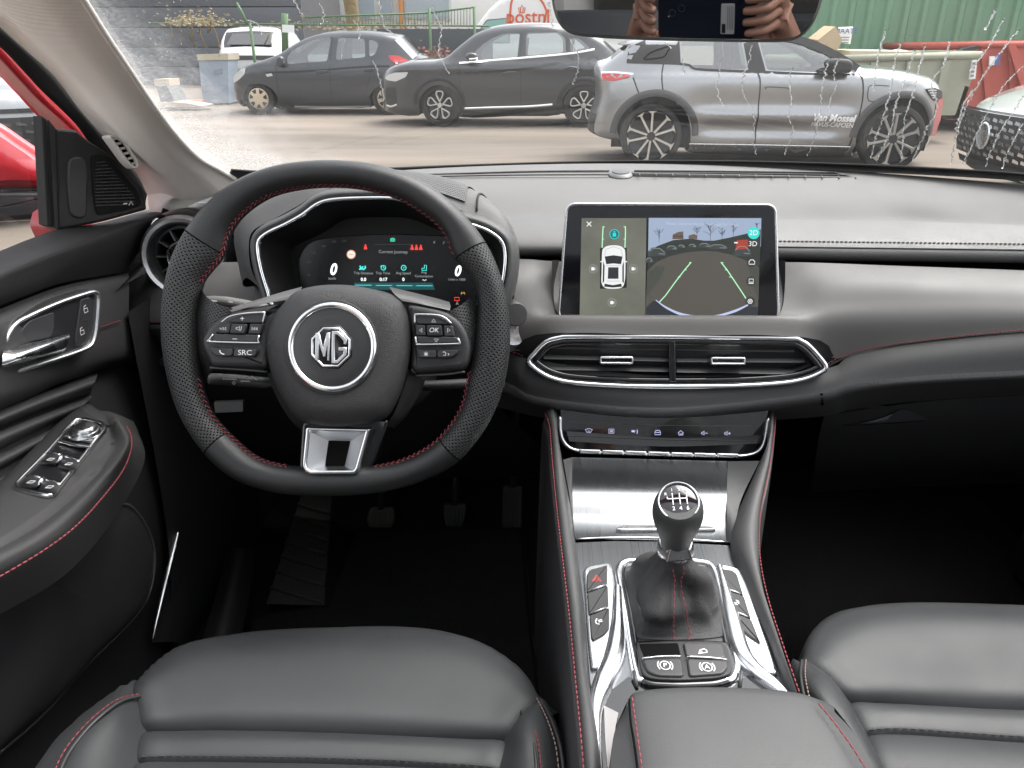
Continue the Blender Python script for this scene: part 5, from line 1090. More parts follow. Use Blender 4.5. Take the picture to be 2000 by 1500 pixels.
for x0, x1 in ((.02, .93),): 
    stitch('seam_stitching', sline(lambda x: (yf(x) + .012, 1.0475), x0, x1), DTHREAD, da, ln=.0045, gap=.0015, r=.0009)
    tube('seam_groove', sline(lambda x: (yf(x) + .003, 1.0415), x0, x1), .0011, mat('seam_dark', (.02, .02, .02), .8), da, n=5)
stitch('seam_stitching', sline(lambda x: (yf(x) + .012, 1.0475), -.58, -.36), DTHREAD, da, ln=.0045, gap=.0015, r=.0009)
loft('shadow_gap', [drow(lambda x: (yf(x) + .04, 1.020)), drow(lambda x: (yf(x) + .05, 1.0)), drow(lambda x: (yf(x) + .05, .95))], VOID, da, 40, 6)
# raised strips along the windscreen foot, light sensor, long demister slot
for dv, r_ in ((0, .0030),):
    tube('ridge', spl([P(u, v, z=1.1015) for u, v in ((770, 342), (900, 338), (1050, 334), (1190, 333))], 30), .0028, SOFT, da, n=8, flat=.6)
    tube('ridge', spl([P(u, v, z=1.1005) for u, v in ((620, 352), (800, 346), (1000, 342), (1190, 341))], 30), .0024, mat('seam_dark', (.02, .02, .02), .8), da, n=8, flat=.5)
so2 = P(1212, 342, z=1.0985); lathe('light_sensor', [(.020, -.006), (.020, .001), (.017, .004), (.009, .0052), (.001, .0055)], so2, (0, -.15, 1), mat('sensor_grey', (.12, .12, .12), .45), da, 30)
lathe('sensor_lens', [(.015, 0), (.014, .002), (.001, .003)], so2 + V((0, .002, .0045)), (0, -.15, 1), MIDPL, da, 24)
zt = 1.0995
dsl = [(1238, 336), (1400, 337), (1560, 339), (1700, 341), (1728, 344), (1722, 348), (1700, 350), (1560, 347), (1400, 344), (1238, 341)]
vp = PL(P(1480, 342, z=zt), (0, -.07, 1), up=(0, 1, 0))
dq = rpoly(vp.ls(dsl), .004)
plate('demister_slot', vp, dq, -.01, .0030, VOID, da, .0003)
ringp('demister_frame', vp, inset(dq, -.0035), .0035, -.004, .0035, SOFT, da, .0014)
loft('demister_blade', [[vp.w(*vp.l(u, v, .003), .0030) for u, v in ((1238, 336.5), (1400, 337.3), (1560, 339.2), (1700, 341.5))], [vp.w(*vp.l(u, v, .003), .0036) for u, v in ((1238, 337.6), (1400, 338.6), (1560, 340.6), (1700, 343.2))]], MIDPL, da, 20, 4)
for k in range(14):
    u = 1249 + k * 32.4; v = 342 + (u - 1238) / 470 * 6; tube('demister_fin', [vp.w(*vp.l(u - 1, v - 4, .002), .002), vp.w(*vp.l(u + 1, v + 3, .002), .0035)], .0011, MIDPL, da, n=5)
# side demister hint at the right end
# ---- soft fascia
def rowP(r_): return [P(u, v, y=y) for u, v, y in r_]
F0 = [(222, 560, 1.17), (300, 522, 1.13), (450, 512, 1.085), (800, 512, 1.06), (1010, 506, 1.05), (1085, 510, 1.045), (1300, 512, 1.045), (1532, 512, 1.045), (1620, 514, 1.045), (1750, 519, 1.045), (2000, 528, 1.045), (2300, 540, 1.045)]
F1 = [(222, 588, 1.13), (300, 560, 1.08), (450, 555, 1.045), (800, 555, 1.015), (1010, 545, 1.012), (1085, 560, 1.02), (1300, 590, 1.02), (1530, 560, 1.02), (1620, 550, 1.010), (1750, 552, 1.006), (2000, 560, 1.004), (2300, 572, 1.004)]
F2 = [(222, 606, 1.12), (300, 592, 1.06), (450, 590, 1.025), (800, 590, .995), (1010, 590, .988), (1088, 610, .985), (1300, 612, .985), (1524, 612, .985), (1620, 592, .985), (1750, 588, .985), (2000, 592, .982), (2300, 604, .982)]
F25 = [(222, 618, 1.11), (300, 612, 1.05), (450, 612, 1.018), (800, 618, .985), (1010, 630, .972), (1095, 618, .966), (1300, 619.5, .966), (1514, 619, .966), (1620, 630, .968), (1750, 625, .970), (2000, 618, .970), (2300, 622, .970)]
F3 = [(222, 632, 1.105), (300, 630, 1.045), (450, 632, 1.012), (800, 650, .980), (1000, 686, .965), (1095, 652, .952), (1300, 655, .952), (1540, 658, .952), (1632, 700, .965), (1750, 674, .965), (2000, 648, .965), (2300, 640, .965)]
loft('soft_fascia', [rowP(r_) for r_ in (F0, F1, F2, F25, F3)], SOFT2, da, 110, 40)
loft('fascia_under_vent', [rowP([(1000, 686, .966), (1060, 652, .953), (1300, 655, .952), (1580, 660, .953), (1632, 700, .966)]), rowP([(1000, 690, .97), (1060, 720, .965), (1300, 735, .96), (1580, 725, .965), (1632, 708, .97)])], PLASTIC, da, 30, 6)
# ---- dark lower dash
L0 = [(950, 690, .985), (1000, 690, .966), (1040, 702, .957), (1300, 735, .95), (1600, 722, .957), (1660, 693, .966), (1750, 675, .966), (1900, 657.5, .966), (2050, 646, .966), (2300, 640, .966)]
L1 = [(950, 715, .98), (1000, 722, .955), (1050, 748, .94), (1300, 770, .932), (1590, 748, .943), (1660, 725, .95), (1750, 706, .95), (1900, 690, .95), (2050, 680, .95), (2300, 675, .95)]
L2 = [(950, 738, .985), (1000, 752, .952), (1060, 778, .936), (1300, 797, .924), (1590, 768, .936), (1660, 750, .94), (1750, 738, .94), (1900, 728, .94), (2050, 722, .94), (2300, 718, .94)]
L3 = [(950, 757, .985), (1000, 772, .952), (1070, 795, .938), (1300, 813, .925), (1590, 787, .938), (1660, 768, .942), (1750, 754, .942), (1900, 744, .942), (2050, 738, .942), (2300, 735, .942)]
L4 = [(950, 790, 1.03), (1000, 802, 1.0), (1080, 818, .99), (1300, 830, .985), (1590, 815, .99), (1660, 800, 1.0), (1750, 788, 1.0), (1900, 776, 1.0), (2050, 770, 1.0), (2300, 765, 1.0)]
mid = lambda a, b, t, dy=0: [(p[0] + (q[0] - p[0]) * t, p[1] + (q[1] - p[1]) * t, p[2] + (q[2] - p[2]) * t + dy) for p, q in zip(a, b)]
loft('lower_dash', [rowP(L0), rowP(L1), rowP(L2)], mat('lower_leather', (.028, .028, .029), .55, bump=('grain', 700, .25)), da, 80, 18)
loft('grained_lip', [rowP(mid(L1, L2, .97)), rowP(mid(L2, L3, .35, -.003)), rowP(mid(L2, L3, .8, -.002)), rowP(L3), rowP(L4)], mat('grained_band', (.06, .06, .061), .5, bump=('grain', 420, .6)), da, 80, 16)
stp = spl(rowP(L0[4:]), 70); stitch('red_stitching', [p + V((0, -.0015, .0035)) for p in stp], RED, da, ln=.0040, gap=.0012, r=.00075, nrm=(0, -.9, .4))
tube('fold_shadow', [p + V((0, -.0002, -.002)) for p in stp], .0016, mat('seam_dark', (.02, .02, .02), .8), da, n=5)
stitch('red_stitching', spl(rowP([(986, 684, .967), (1008, 690, .963), (1026, 698, .958)]), 10), RED, da, r=.00075, nrm=(0, -.9, .4))
stitch('red_stitching', spl(rowP([(222, 628, 1.104), (262, 628, 1.07), (300, 627, 1.043), (345, 628, 1.03)]), 20), RED, da, r=.00075, nrm=(0, -.9, .4))
tube('glovebox_gap', [P(1604, 768, y=.936), P(1605, 780, y=.938), P(1606, 790, y=.945)], .0022, VOID, da, n=6)
# glovebox face and the dark cave below
GBX = mat('glovebox_black', (.007, .007, .0075), .6); loft('glovebox', [rowP([(1610, 812, .995), (1800, 785, .998), (2000, 772, .998), (2300, 765, .998)]), rowP([(1600, 850, 1.0), (1800, 840, 1.0), (2000, 830, 1.0), (2300, 825, 1.0)]), rowP([(1590, 920, 1.03), (1800, 910, 1.03), (2000, 905, 1.03), (2300, 900, 1.03)]), rowP([(1585, 960, 1.12), (1800, 950, 1.12), (2000, 945, 1.12), (2300, 940, 1.12)])], GBX, da, 30, 14)
gp_ = PL(P(1730, 815, y=1.0), (0, -1, .1)); plate('glovebox_recess', gp_, rpoly(gp_.ls([(1640, 806), (1690, 796), (1790, 800), (1815, 820), (1760, 826), (1640, 832)]), .01), -.01, .002, VOID, da, .001)
loft('glovebox_pull', [[gp_.w(*gp_.l(u, v, .004), .004) for u, v in ((1640, 831), (1730, 826), (1812, 820))], [gp_.w(*gp_.l(u, v, .008), .008) for u, v in ((1730, 822), (1760, 800), (1800, 812))]], mat('pull_grey', (.03, .03, .032), .4), da, 12, 5)
# knee panel behind the wheel, left end
loft('knee_panel', [rowP([(215, 634, 1.11), (300, 634, 1.05), (450, 636, 1.02), (700, 650, 1.0), (960, 690, .99)]), rowP([(215, 690, 1.12), (300, 700, 1.07), (450, 715, 1.04), (700, 730, 1.03), (960, 740, 1.02)]), rowP([(225, 780, 1.14), (300, 790, 1.10), (450, 800, 1.08), (700, 810, 1.08), (980, 800, 1.06)]), rowP([(240, 880, 1.20), (300, 890, 1.18), (450, 900, 1.18), (700, 905, 1.18), (1060, 880, 1.15)]), rowP([(260, 930, 1.32), (300, 930, 1.32), (450, 935, 1.32), (700, 935, 1.32), (1060, 930, 1.32)])], PLASTIC, da, 40, 30)
loft('fold_edge', [rowP([(222, 633, 1.103), (262, 634, 1.07), (300, 633.5, 1.044), (345, 634, 1.03)]), rowP([(222, 640, 1.098), (262, 642, 1.062), (300, 641, 1.036), (345, 642, 1.022)]), rowP([(222, 655, 1.10), (262, 657, 1.065), (300, 656, 1.04), (345, 657, 1.025)])], PLASTIC, da, 14, 8)
slab('column_cover', [P(418, 786, y=.98), P(474, 784, y=.98), P(474, 804, y=.97), P(420, 806, y=.97)], (0, .006, 0), mat('cover_grey', (.05, .05, .05), .5), da); slab('headlamp_trim', [P(288, 704, y=1.05), P(330, 702, y=1.04), P(330, 714, y=1.04), P(290, 716, y=1.05)], (0, .02, 0), mat('pull_grey', (.05, .05, .052), .4), da)
# dash end that faces the door
loft('end_cap', [[P(u, v, x=-.600) for u, v in ((318, 406), (332, 412), (336, 430), (318, 470), (300, 520), (236, 560))], [P(u, v, x=-.605) for u, v in ((316, 412), (320, 425), (318, 440), (296, 490), (276, 520), (226, 570))], [P(u, v, x=-.64) for u, v in ((312, 420), (312, 430), (306, 445), (284, 490), (262, 520), (215, 580))]], PLASTIC, da, 18, 8)
# ---- instrument binnacle
bn = thing('instrument_binnacle', P(745, 560, y=1.0), 'hooded instrument binnacle with chrome outline behind the steering wheel', 'instrument panel')
bp = PL(P(745, 500, y=.915), (0, -.96, .28))
ch_ = [(532, 600), (520, 570), (508, 530), (501, 492), (503, 468), (520, 452), (556, 435), (590, 416), (614, 398), (640, 388), (690, 384), (765, 384), (800, 392), (835, 408), (880, 425), (930, 438), (962, 452), (984, 472), (990, 500), (987, 540), (978, 575), (962, 602), (900, 640), (750, 655), (590, 640)]
cp = [tuple(p)[:2] for p in spl([V((*p, 0)) for p in bp.ls(ch_)], 120, True)]
n_ = len(cp); 
ringp('chrome_outline', bp, cp, .0042, -.012, .003, CHROME, bn, .0015)
rin = inset(cp, .004)
cxm, cym = sum(p[0] for p in rin) / n_, sum(p[1] for p in rin) / n_
loft('recess_wall', [[bp.w(a, b, -.002) for a, b in rin], [bp.w(cxm + (a - cxm) * .96, cym + (b - cym) * .95, -.03) for a, b in rin], [bp.w(cxm + (a - cxm) * .9, cym + (b - cym) * .86 - .004, -.075) for a, b in rin]], mat('recess_black', (.004, .004, .0045), .6), bn, 120, 12, closed=True)
plate('recess_back', bp, [(cxm + (a - cxm) * .91, cym + (b - cym) * .87 - .004) for a, b in rin], -.09, -.073, mat('recess_black', (.004, .004, .0045), .6), bn, .0005)
outp = inset(cp, -.007); o2 = inset(cp, -.014); o3 = inset(cp, -.030)
def lower(b): return 1 if b > -.05 else 0
loft('front_lip', [[bp.w(a, b, -.004) for a, b in cp], [bp.w(a, b, .002) for a, b in inset(cp, -.003)], [bp.w(a, b, .0) for a, b in outp], [bp.w(a, b, -.010) for a, b in inset(cp, -.0115)], [bp.w(a, b, -.03) for a, b in o2]], mat('binnacle_leather', (.06, .06, .06), .5, bump=('grain', 700, .3)), bn, 120, 16, closed=True)
# hood: from the lip up and back into the dash
hd = [(478, 560, 1.0), (470, 520, 1.0), (462, 475, 1.0), (470, 432, 1.01), (500, 398, 1.02), (548, 372, 1.03), (610, 354, 1.04), (690, 345, 1.05), (770, 346, 1.05), (840, 352, 1.05), (900, 362, 1.04), (955, 392, 1.02), (993, 435, 1.0), (1009, 480, .995), (1011, 530, .99), (1004, 580, .985)]
lipx = [(505, 560), (490, 522), (486, 480), (495, 450), (540, 425), (580, 403), (620, 380), (680, 370), (770, 370), (815, 378), (860, 396), (920, 418), (972, 440), (1000, 478), (1004, 530), (996, 580)]
hl = [bp.w(*bp.l(u, v, -.012), -.012) for u, v in lipx]; hm = rowP(hd)
h1 = [a.lerp(b, .5) + V((0, -.012, .016)) for a, b in zip(hl, hm)]
hb_ = [p + V((0, .10, -.035)) for p in hm]
HOODM = mat('hood_leather', (.075, .074, .074), .52, bump=('grain', 620, .35), rvar=.05)
hd_o = loft('hood', [hl, h1, hm, hb_, [p + V((0, .12, -.12)) for p in hm]], HOODM, bn, 80, 26)
# perforated panels on top of the hood, with a seam each side
def hoodpt(i0, t, lift): 
    a = spl(hl, 101)[i0]; b = spl(h1, 101)[i0]; c = spl(hm, 101)[i0]; d = spl(hb_, 101)[i0]
    return spl([a, b, c, d], 31)[int(t * 30)] + V((0, -.0015, .0020)) * lift
S4 = [spl(r_, 101) for r_ in (hl, h1, hm, hb_)]
def hpt(i, t, lift=1.0): return spl([r_[i] for r_ in S4], 31)[int(round(t * 30))] + V((0, -.0012, .0022)) * lift
loft('perforated_panel', [[hpt(i, t) for i in range(39, 75, 3)] for t in (.06, .2, .35, .5, .62)], PERF2, bn, 40, 20)
for i in (38, 75): tube('panel_seam', [hpt(i, t / 30, .6) for t in range(1, 21)], .0014, mat('seam_dark', (.02, .02, .02), .8), bn, n=6)
tube('panel_seam', [hpt(i, .64, .6) for i in range(38, 76)], .0012, mat('seam_dark', (.02, .02, .02), .8), bn, n=6)
# ---- the digital instrument display
ds = thing('instrument_display', P(745, 560, y=.99), 'lit digital instrument display showing current journey figures', 'display')
ip = PL(P(740, 540, y=.975), (0, -.96, .28))
dsc = [tuple(p)[:2] for p in spl([V((*p, 0)) for p in ip.ls([(583, 520), (586, 500), (596, 482), (612, 470), (650, 463), (700, 459), (760, 457), (830, 459), (900, 463), (932, 475), (944, 500), (946, 560), (940, 600), (900, 625), (740, 632), (610, 625), (590, 590)])], 80, True)]
def screenmat():
    m = mat('instrument_glass', (.008, .009, .011), .12, coat=.3); return m
plate('screen', ip, dsc, -.012, 0, mat('instrument_glass', (.006, .0065, .008), .25), ds, .001)
WG = glow('lit_white', (.75, .80, .78), 1.6); WD = glow('lit_dim_white', (.5, .55, .55), .55); TEAL = glow('lit_teal', (.05, .62, .55), 1.3); TEALD = glow('lit_teal_bar', (.03, .50, .55), 1.2); RDL = glow('lit_red', (.85, .04, .03), 1.3); AMB = glow('lit_amber', (.7, .4, .08), .7); GRN = glow('lit_green', (.05, .65, .4), 1.2); FADE = glow('lit_faint', (.10, .11, .12), .35)
def IT(s_, u, v, px, m=WG, **k): a, b = ip.l(u, v); return text('lettering', s_, ip, a, b, px * .00068, .0004, m, ds, **k)
def IL(lines, wpx, m, c=.0004): return ribs('symbol', ip, [[ip.l(u, v) for u, v in l] for l in lines], wpx * .00067, c, m, ds)
fills('glow_area', ip, [[ip.l(u, v) for u, v in ((692, 552), (845, 552), (850, 566), (688, 566))]], .0002, glow('teal_haze', (.01, .16, .17), .35), ds)
for u, s_ in ((710, 'Trip Distance'), (748, 'Trip Time'), (788, 'Avg Speed'), (828, 'Avg')): IT(s_, u, 533.5 if s_ != 'Avg' else 532, 7.0, WD)
IT('Consumption', 828, 539.5, 6.6, WD)
for u, s_ in ((710, '0.0'), (749, '0:17'), (788, '0'), (829, '-.-')): IT(s_, u, 546, 9, WG, bold=.0001)
for u, s_ in ((710, 'km'), (749, 'h'), (788, 'km/h'), (829, 'L/100km')): IT(s_, u, 553, 4.5, FADE)
IL([[(734, 557.5), (766, 557.5)]], 1.6, TEALD); IL([[(774, 557.8), (806, 557.8)]], 1.6, TEALD); IL([[(813, 558), (845, 558)]], 1.6, TEALD); IL([[(694, 557), (726, 557)]], 1.6, TEALD)
IT('Current Journey', 768, 492, 8.6, WD); IT('0', 650, 527, 31, WG, ital=.25, bold=.0007, sx=.85); IT('km/h', 649, 544, 7.5, WD)
IT('0', 893, 530, 28, WG, ital=.25, bold=.0007, sx=.85); IT('1/min x 1000', 892, 546, 6.5, WD)
for u, v, s_ in ((672, 471, '220'), (652, 472, '200'), (632, 481, '180'), (612, 494, '160'), (603, 512, '140'), (602, 537, '120')): IT(s_, u, v, 6, FADE, ital=.2)
for u, v, s_ in ((848, 473, '6'), (866, 475, '7')): IT(s_, u, v, 7, WD, ital=.2)
# icons
IL([[(702, 527), (705, 523), (703, 519)], [(709, 527), (714, 523), (713, 519)], [(706, 527), (709, 520)]], 3, TEAL)
IL([[(749 + 4.5 * math.cos(g), 523 + 4.5 * math.sin(g)) for g in [i * math.pi / 8 for i in range(17)]], [(749, 520), (749, 523), (752, 524)]], 1.5, TEAL); IL([[(743, 520), (746, 519)]], 1.5, TEAL)
IL([[(788.5 + 4.7 * math.cos(g), 523 + 4.7 * math.sin(g)) for g in [i * math.pi / 8 for i in range(17)]], [(788, 524), (790, 521)]], 1.6, TEAL)
IL([[(824, 528), (833, 528), (833, 518), (829, 518), (829, 524), (824, 524), (824, 528)]], 1.6, TEAL)
IL([[(763, 471), (763, 467), (765, 465.5), (769, 465.5), (771, 467), (771, 471), (763, 471)], [(764, 468.5), (770, 468.5)]], 1.5, GRN)
IL([[(730, 478), (750, 477.2), (768, 477), (786, 477.2), (803, 478)]], .7, FADE)
def belt(u, v): fills('belt_warning', ip, [[ip.l(*p) for p in ((u - 3.4, v + 5), (u - 2.6, v), (u - 1, v - 1), (u + 1, v - 1), (u + 2.6, v), (u + 3.4, v + 5))], [ip.l(u + 1.8 * math.cos(g), v - 3 + 2.2 * math.sin(g)) for g in [i * math.pi / 4 for i in range(8)]]], .0004, RDL, ds)
for u, v in ((714, 482), (805, 483), (813.5, 483), (822, 483)): belt(u, v)
fills('limit_sign', ip, [[ip.l(686 + 9.5 * math.cos(g), 497 + 9.5 * math.sin(g)) for g in [i * math.pi / 10 for i in range(20)]]], .0003, glow('lit_red_rim', (.45, .10, .06), .8), ds)
fills('limit_sign', ip, [[ip.l(686 + 7.8 * math.cos(g), 497 + 7.8 * math.sin(g)) for g in [i * math.pi / 10 for i in range(20)]]], .0005, glow('lit_cream', (.80, .76, .66), 1.0), ds); IL([[(682, 497.3), (690, 497.3)]], 1, mat('limit_dash', (.1, .1, .1), .5), .0007)
IL([[(888, 581), (897, 581), (897, 587), (888, 587), (888, 581)]], 1.3, RDL); IL([[(901, 575), (902, 570)], [(906, 570), (908, 575)], [(900, 573), (908, 572)]], 1.3, AMB)
IL([[(891, 595), (893, 589), (895, 595)]], 1.3, WD); IT('H', 916, 591, 6, WD); IL([[(918, 588), (919, 582), (922, 583), (921, 588), (918, 588)]], 1.2, WD); IL([[(922, 587), (932, 594)]], 1.4, TEALD)
# ---- round side vent
def roundvent(u, v, y):
    t = thing('round_vent', P(u, v, y=y), 'round chrome ringed air vent by the driver door', 'air vent'); ax = V((.12, -1, .16)).normalized(); o_ = P(u, v, y=y)
    k = y * 1.07 / 1480; Ro = 75 * k
    lathe('chrome_ring', [(Ro - .003, -.025), (Ro + .004, -.02), (Ro + .0025, .002), (Ro - .002, .006), (Ro - .007, .004), (Ro - .010, -.004), (Ro - .010, -.02)], o_, ax, mat('vent_ring', (.92, .93, .94), .28, 1), t, 64, cap=False)
    lathe('housing', [(Ro + .012, -.05), (Ro + .010, -.018), (Ro + .004, -.006), (Ro + .001, -.002)], o_, ax, GLOSS, t, 64, cap=False)
    lathe('bezel', [(Ro - .010, -.003), (Ro - .014, -.010), (Ro - .017, -.009), (Ro - .019, -.012), (Ro - .02, -.035), (.005, -.036)], o_, ax, PLASTIC, t, 64, mats=[PLASTIC, VOID], mi=[0, 0, 0, 0, 1], cap=False)
    pl_ = PL(o_, ax)
    for i in range(11):
        g = 2 * math.pi * i / 11 + .28; c, s_ = math.cos(g), math.sin(g); a, b = .020, Ro - .016
        vs = []; 
        for r_, z0, z1, w2 in ((a, -.020, -.006, .0012), (b, -.024, -.008, .0012)):
            for dz in (z0, z1):
                for sg in (-1, 1): vs.append(pl_.w(c * r_ - s_ * w2 * sg, s_ * r_ + c * w2 * sg, dz))
        sharp(mk('blade', vs, [(0, 1, 3, 2), (4, 6, 7, 5), (2, 3, 7, 6), (0, 4, 5, 1), (0, 2, 6, 4), (1, 5, 7, 3)], MIDPL, t), 30)
    lathe('centre_ring', [(.022, -.012), (.0255, -.010), (.0255, -.002), (.0235, .0005), (.0215, -.001), (.0205, -.006)], o_, ax, CHROME, t, 40, cap=False)
    lathe('centre_disc', [(.021, -.007), (.013, -.006), (.0128, -.0035), (.011, -.003), (.001, -.003)], o_, ax, GLOSS, t, 40, mats=[GLOSS, SATIN], mi=[0, 1, 1, 1])
    lathe('centre_badge_ring', [(.0122, -.003), (.012, -.001), (.0085, -.001), (.0083, -.003)], o_, ax, CHROME, t, 32, cap=False); fills('centre_mark', pl_, [[(-.0016, .012), (.0016, .012), (.0016, .001), (-.0016, .001)]], -.0006, SATIN, t)
    return t
roundvent(357, 502, 1.085)
# ---- touch screen
tsn = thing('touch_screen', P(1305, 615, y=.985), 'upright touch screen showing the surround camera view, thin silver frame', 'screen')
tp = PL(P(1305, 510, y=.992), (-.02, -.965, .26))
fr = rpoly(tp.ls([(1108, 399), (1514, 401), (1520, 625), (1091, 623)]), .012, 6)
plate('back_shell', tp, fr, -.022, -.001, MIDPL, tsn, .002)
ringp('silver_frame', tp, inset(fr, -.0022), .0036, -.012, .0012, SATIN, tsn, .0012)
plate('glass_face', tp, inset(fr, .0012), -.004, .0005, mat('screen_black', (.006, .006, .008), .08, coat=.4), tsn, .0006)
def TQ(pts, c=.0009): return [tp.l(u, v, c) for u, v in pts]
def tf(name, polys, m, c): return fills(name, tp, [TQ(p, c) for p in polys], c, m, tsn)
def tl(name, lines, wpx, m, c): return ribs(name, tp, [TQ(l, c) for l in lines], wpx * .00071, c, m, tsn)
def tt(s_, u, v, px, m, c=.0018, **k): a, b = tp.l(u, v, c); return text('lettering', s_, tp, a, b, px * .00084, c, m, tsn, **k)
E = lambda n, c, s=1.0: glow('screen_' + n, c, s)
def gradmat():
    m = glow('screen_tarmac', (.10, .105, .085), .75); t = m.node_tree; N = t.nodes.new; K = t.links.new; tc = N('ShaderNodeTexCoord'); n = N('ShaderNodeTexNoise'); n.inputs['Scale'].default_value = 22; n.inputs['Detail'].default_value = 4; K(tc.outputs['Object'], n.inputs['Vector'])
    r_ = N('ShaderNodeValToRGB'); r_.color_ramp.elements[0].position = .3; r_.color_ramp.elements[1].position = .7; r_.color_ramp.elements[0].color = (.135, .14, .11, 1); r_.color_ramp.elements[1].color = (.21, .215, .175, 1); K(n.outputs['Fac'], r_.inputs[0]); K(r_.outputs[0], t.nodes['Principled BSDF'].inputs['Emission Color']); return m
tf('plan_view', [[(1136, 426), (1262.5, 426), (1260, 618), (1132, 618)]], gradmat(), .0009)
WE = E('white', (.86, .86, .86), .95); DK = E('black', (.006, .007, .008), .5); GE = E('green', (.42, .85, .50), .95); TE = E('teal', (.02, .60, .55), 1.0); GY = E('grey', (.40, .41, .39), .6); DG = E('dark', (.022, .026, .026), .6)
tl('close_cross', [[(1146, 433), (1155, 442)], [(1155, 433), (1146, 442)]], 1.6, WE, .0013)
tl('guide_line', [[(1178, 442), (1177, 460), (1176, 484)]], 2.0, GE, .0013); tl('guide_line', [[(1221.5, 442), (1221.5, 460), (1220.5, 484)]], 2.0, GE, .0013); tl('guide_tick', [[(1178, 443), (1181, 443)], [(1177, 467), (1180, 467)], [(1218, 443), (1221, 443)], [(1218, 467), (1221, 467)]], 1.4, GE, .0014)
cbody = [(1176, 492), (1179, 485), (1186, 480.5), (1199, 479), (1211, 480.5), (1218, 485), (1221, 492), (1221.5, 530), (1220, 550), (1217, 559), (1210, 563), (1197, 564), (1184, 563), (1178, 559), (1174.5, 550), (1175, 530)]
tf('car_shadow', [[(1172, 484), (1224, 484), (1224, 562), (1172, 564)]], DK, .0011)
tf('car_plan', [[tuple(p)[:2] for p in spl([V((*p, 0)) for p in cbody], 60, True)]], E('car_white', (.80, .81, .81), .9), .0013)
tf('car_glass', [[(1181, 501), (1198, 498.5), (1216, 501), (1213, 516), (1198, 514.5), (1184, 516)], [(1181, 554), (1197, 557), (1213, 554), (1215, 560), (1197, 561.5), (1180, 560)], [(1178, 510), (1181, 519), (1180, 550), (1177, 553)], [(1218.5, 510), (1215.5, 519), (1215.5, 550), (1218.5, 553)]], DG, .0015); tf('car_roof_glass', [[(1188, 522), (1208, 522), (1208, 544.5), (1187, 544.5)]], E('roof', (.03, .034, .04), .6), .0015)
tl('car_edges', [[(1181, 500), (1183, 487), (1198, 482), (1213, 487), (1216, 500)], [(1184, 519), (1212, 519)], [(1185, 549), (1211, 549)]], .7, GY, .0016); tf('car_mirrors', [[(1172, 510.5), (1177, 509), (1177, 511.5), (1173, 512.5)], [(1220, 509), (1225, 510.5), (1224, 512.5), (1220, 511.5)]], E('car_white2', (.80, .81, .81), .9), .0015)
def ring2(u, v, r_, n=24): return [(u + r_ * math.cos(2 * math.pi * i / n), v + r_ * math.sin(2 * math.pi * i / n)) for i in range(n + 1)]
for u, v in ((1158.5, 525), (1237, 525), (1195.5, 591)):
    tf('camera_button', [ring2(u, v, 8.3)[:-1]], E('button', (.22, .225, .19), .7), .0011); tl('camera_button_ring', [ring2(u, v, 8.3)], 1.0, GY, .0013); tf('camera_symbol', [[(u - 3.5, v - 3), (u + 2, v - 3), (u + 2, v + 3), (u - 3.5, v + 3)], [(u + 2.5, v - 1), (u + 4, v - 2.5), (u + 4, v + 2.5), (u + 2.5, v + 1)]], WE, .0014)
tf('camera_button', [ring2(1200, 457.5, 9)[:-1]], E('teal_dark', (.01, .16, .19), .8), .0011); tl('camera_button_ring', [ring2(1200, 457.5, 9)], 1.1, TE, .0013); tf('camera_symbol', [[(1197, 455), (1203, 455), (1203.5, 462), (1196.5, 462)], [(1198.5, 451.5), (1201.5, 451.5), (1202, 454), (1198, 454)]], TE, .0014)
# rear camera picture
tf('sky_picture', [[(1267, 425.5), (1487, 426), (1486, 482), (1266, 500)]], E('sky', (.36, .44, .60), .8), .0009)
hz = [(1265, 493), (1285, 480), (1315, 469), (1350, 466), (1375, 470), (1395, 470), (1425, 464), (1455, 457), (1486, 448)]
tf('dark_bank', [hz + [(1484, 520), (1265, 540)]], E('bank', (.035, .043, .035), .6), .0011)
tf('road_picture', [[(1264, 530), (1282, 512), (1310, 500), (1340, 493), (1375, 490), (1400, 491), (1430, 498), (1455, 508), (1483, 522), (1480, 618), (1260, 618)]], E('road', (.098, .09, .075), .75), .0012)
tf('verge_picture', [[(1264, 532), (1280, 520), (1300, 520), (1290, 545), (1262, 580)]], E('verge2', (.07, .078, .062), .7), .00125); tf('verge_picture', [[(1483, 522), (1462, 522), (1470, 555), (1481.5, 585)]], E('verge', (.07, .078, .062), .7), .00125)
for q in ([(1313, 467), (1314, 458), (1325, 453), (1334.5, 452), (1335, 467)], [(1345, 466), (1345, 460), (1356, 457), (1362, 461), (1362, 467)]): tf('far_building', [q], E('brick', (.17, .115, .085), .7), .0012)
tl('building_lines', [[(1314 + k * 4, 458), (1314 + k * 4, 467)] for k in range(1, 6)] + [[(1314, 462), (1335, 462)]], .6, DK, .0014)
rt = random.Random(5)
trees = []
for u, v, h in ((1287, 474, 26), (1361, 463, 20), (1387, 470, 34), (1410, 467, 22), (1432, 462, 24), (1478, 450, 14)):
    trees.append([(u, v), (u + 1, v - h * .5), (u, v - h)])
    for k in range(9):
        a = rt.uniform(-1, 1); y0 = v - h * rt.uniform(.3, .8); trees.append([(u, y0), (u + a * h * .22, y0 - h * .16), (u + a * h * .4, y0 - h * rt.uniform(.15, .4))])
tag(tl('tree_picture', trees, .75, E('treeline', (.06, .07, .09), .6), .0013), kind='stuff')
cars = E('cars', (.05, .062, .062), .7); carl = E('car_light', (.38, .43, .43), .7)
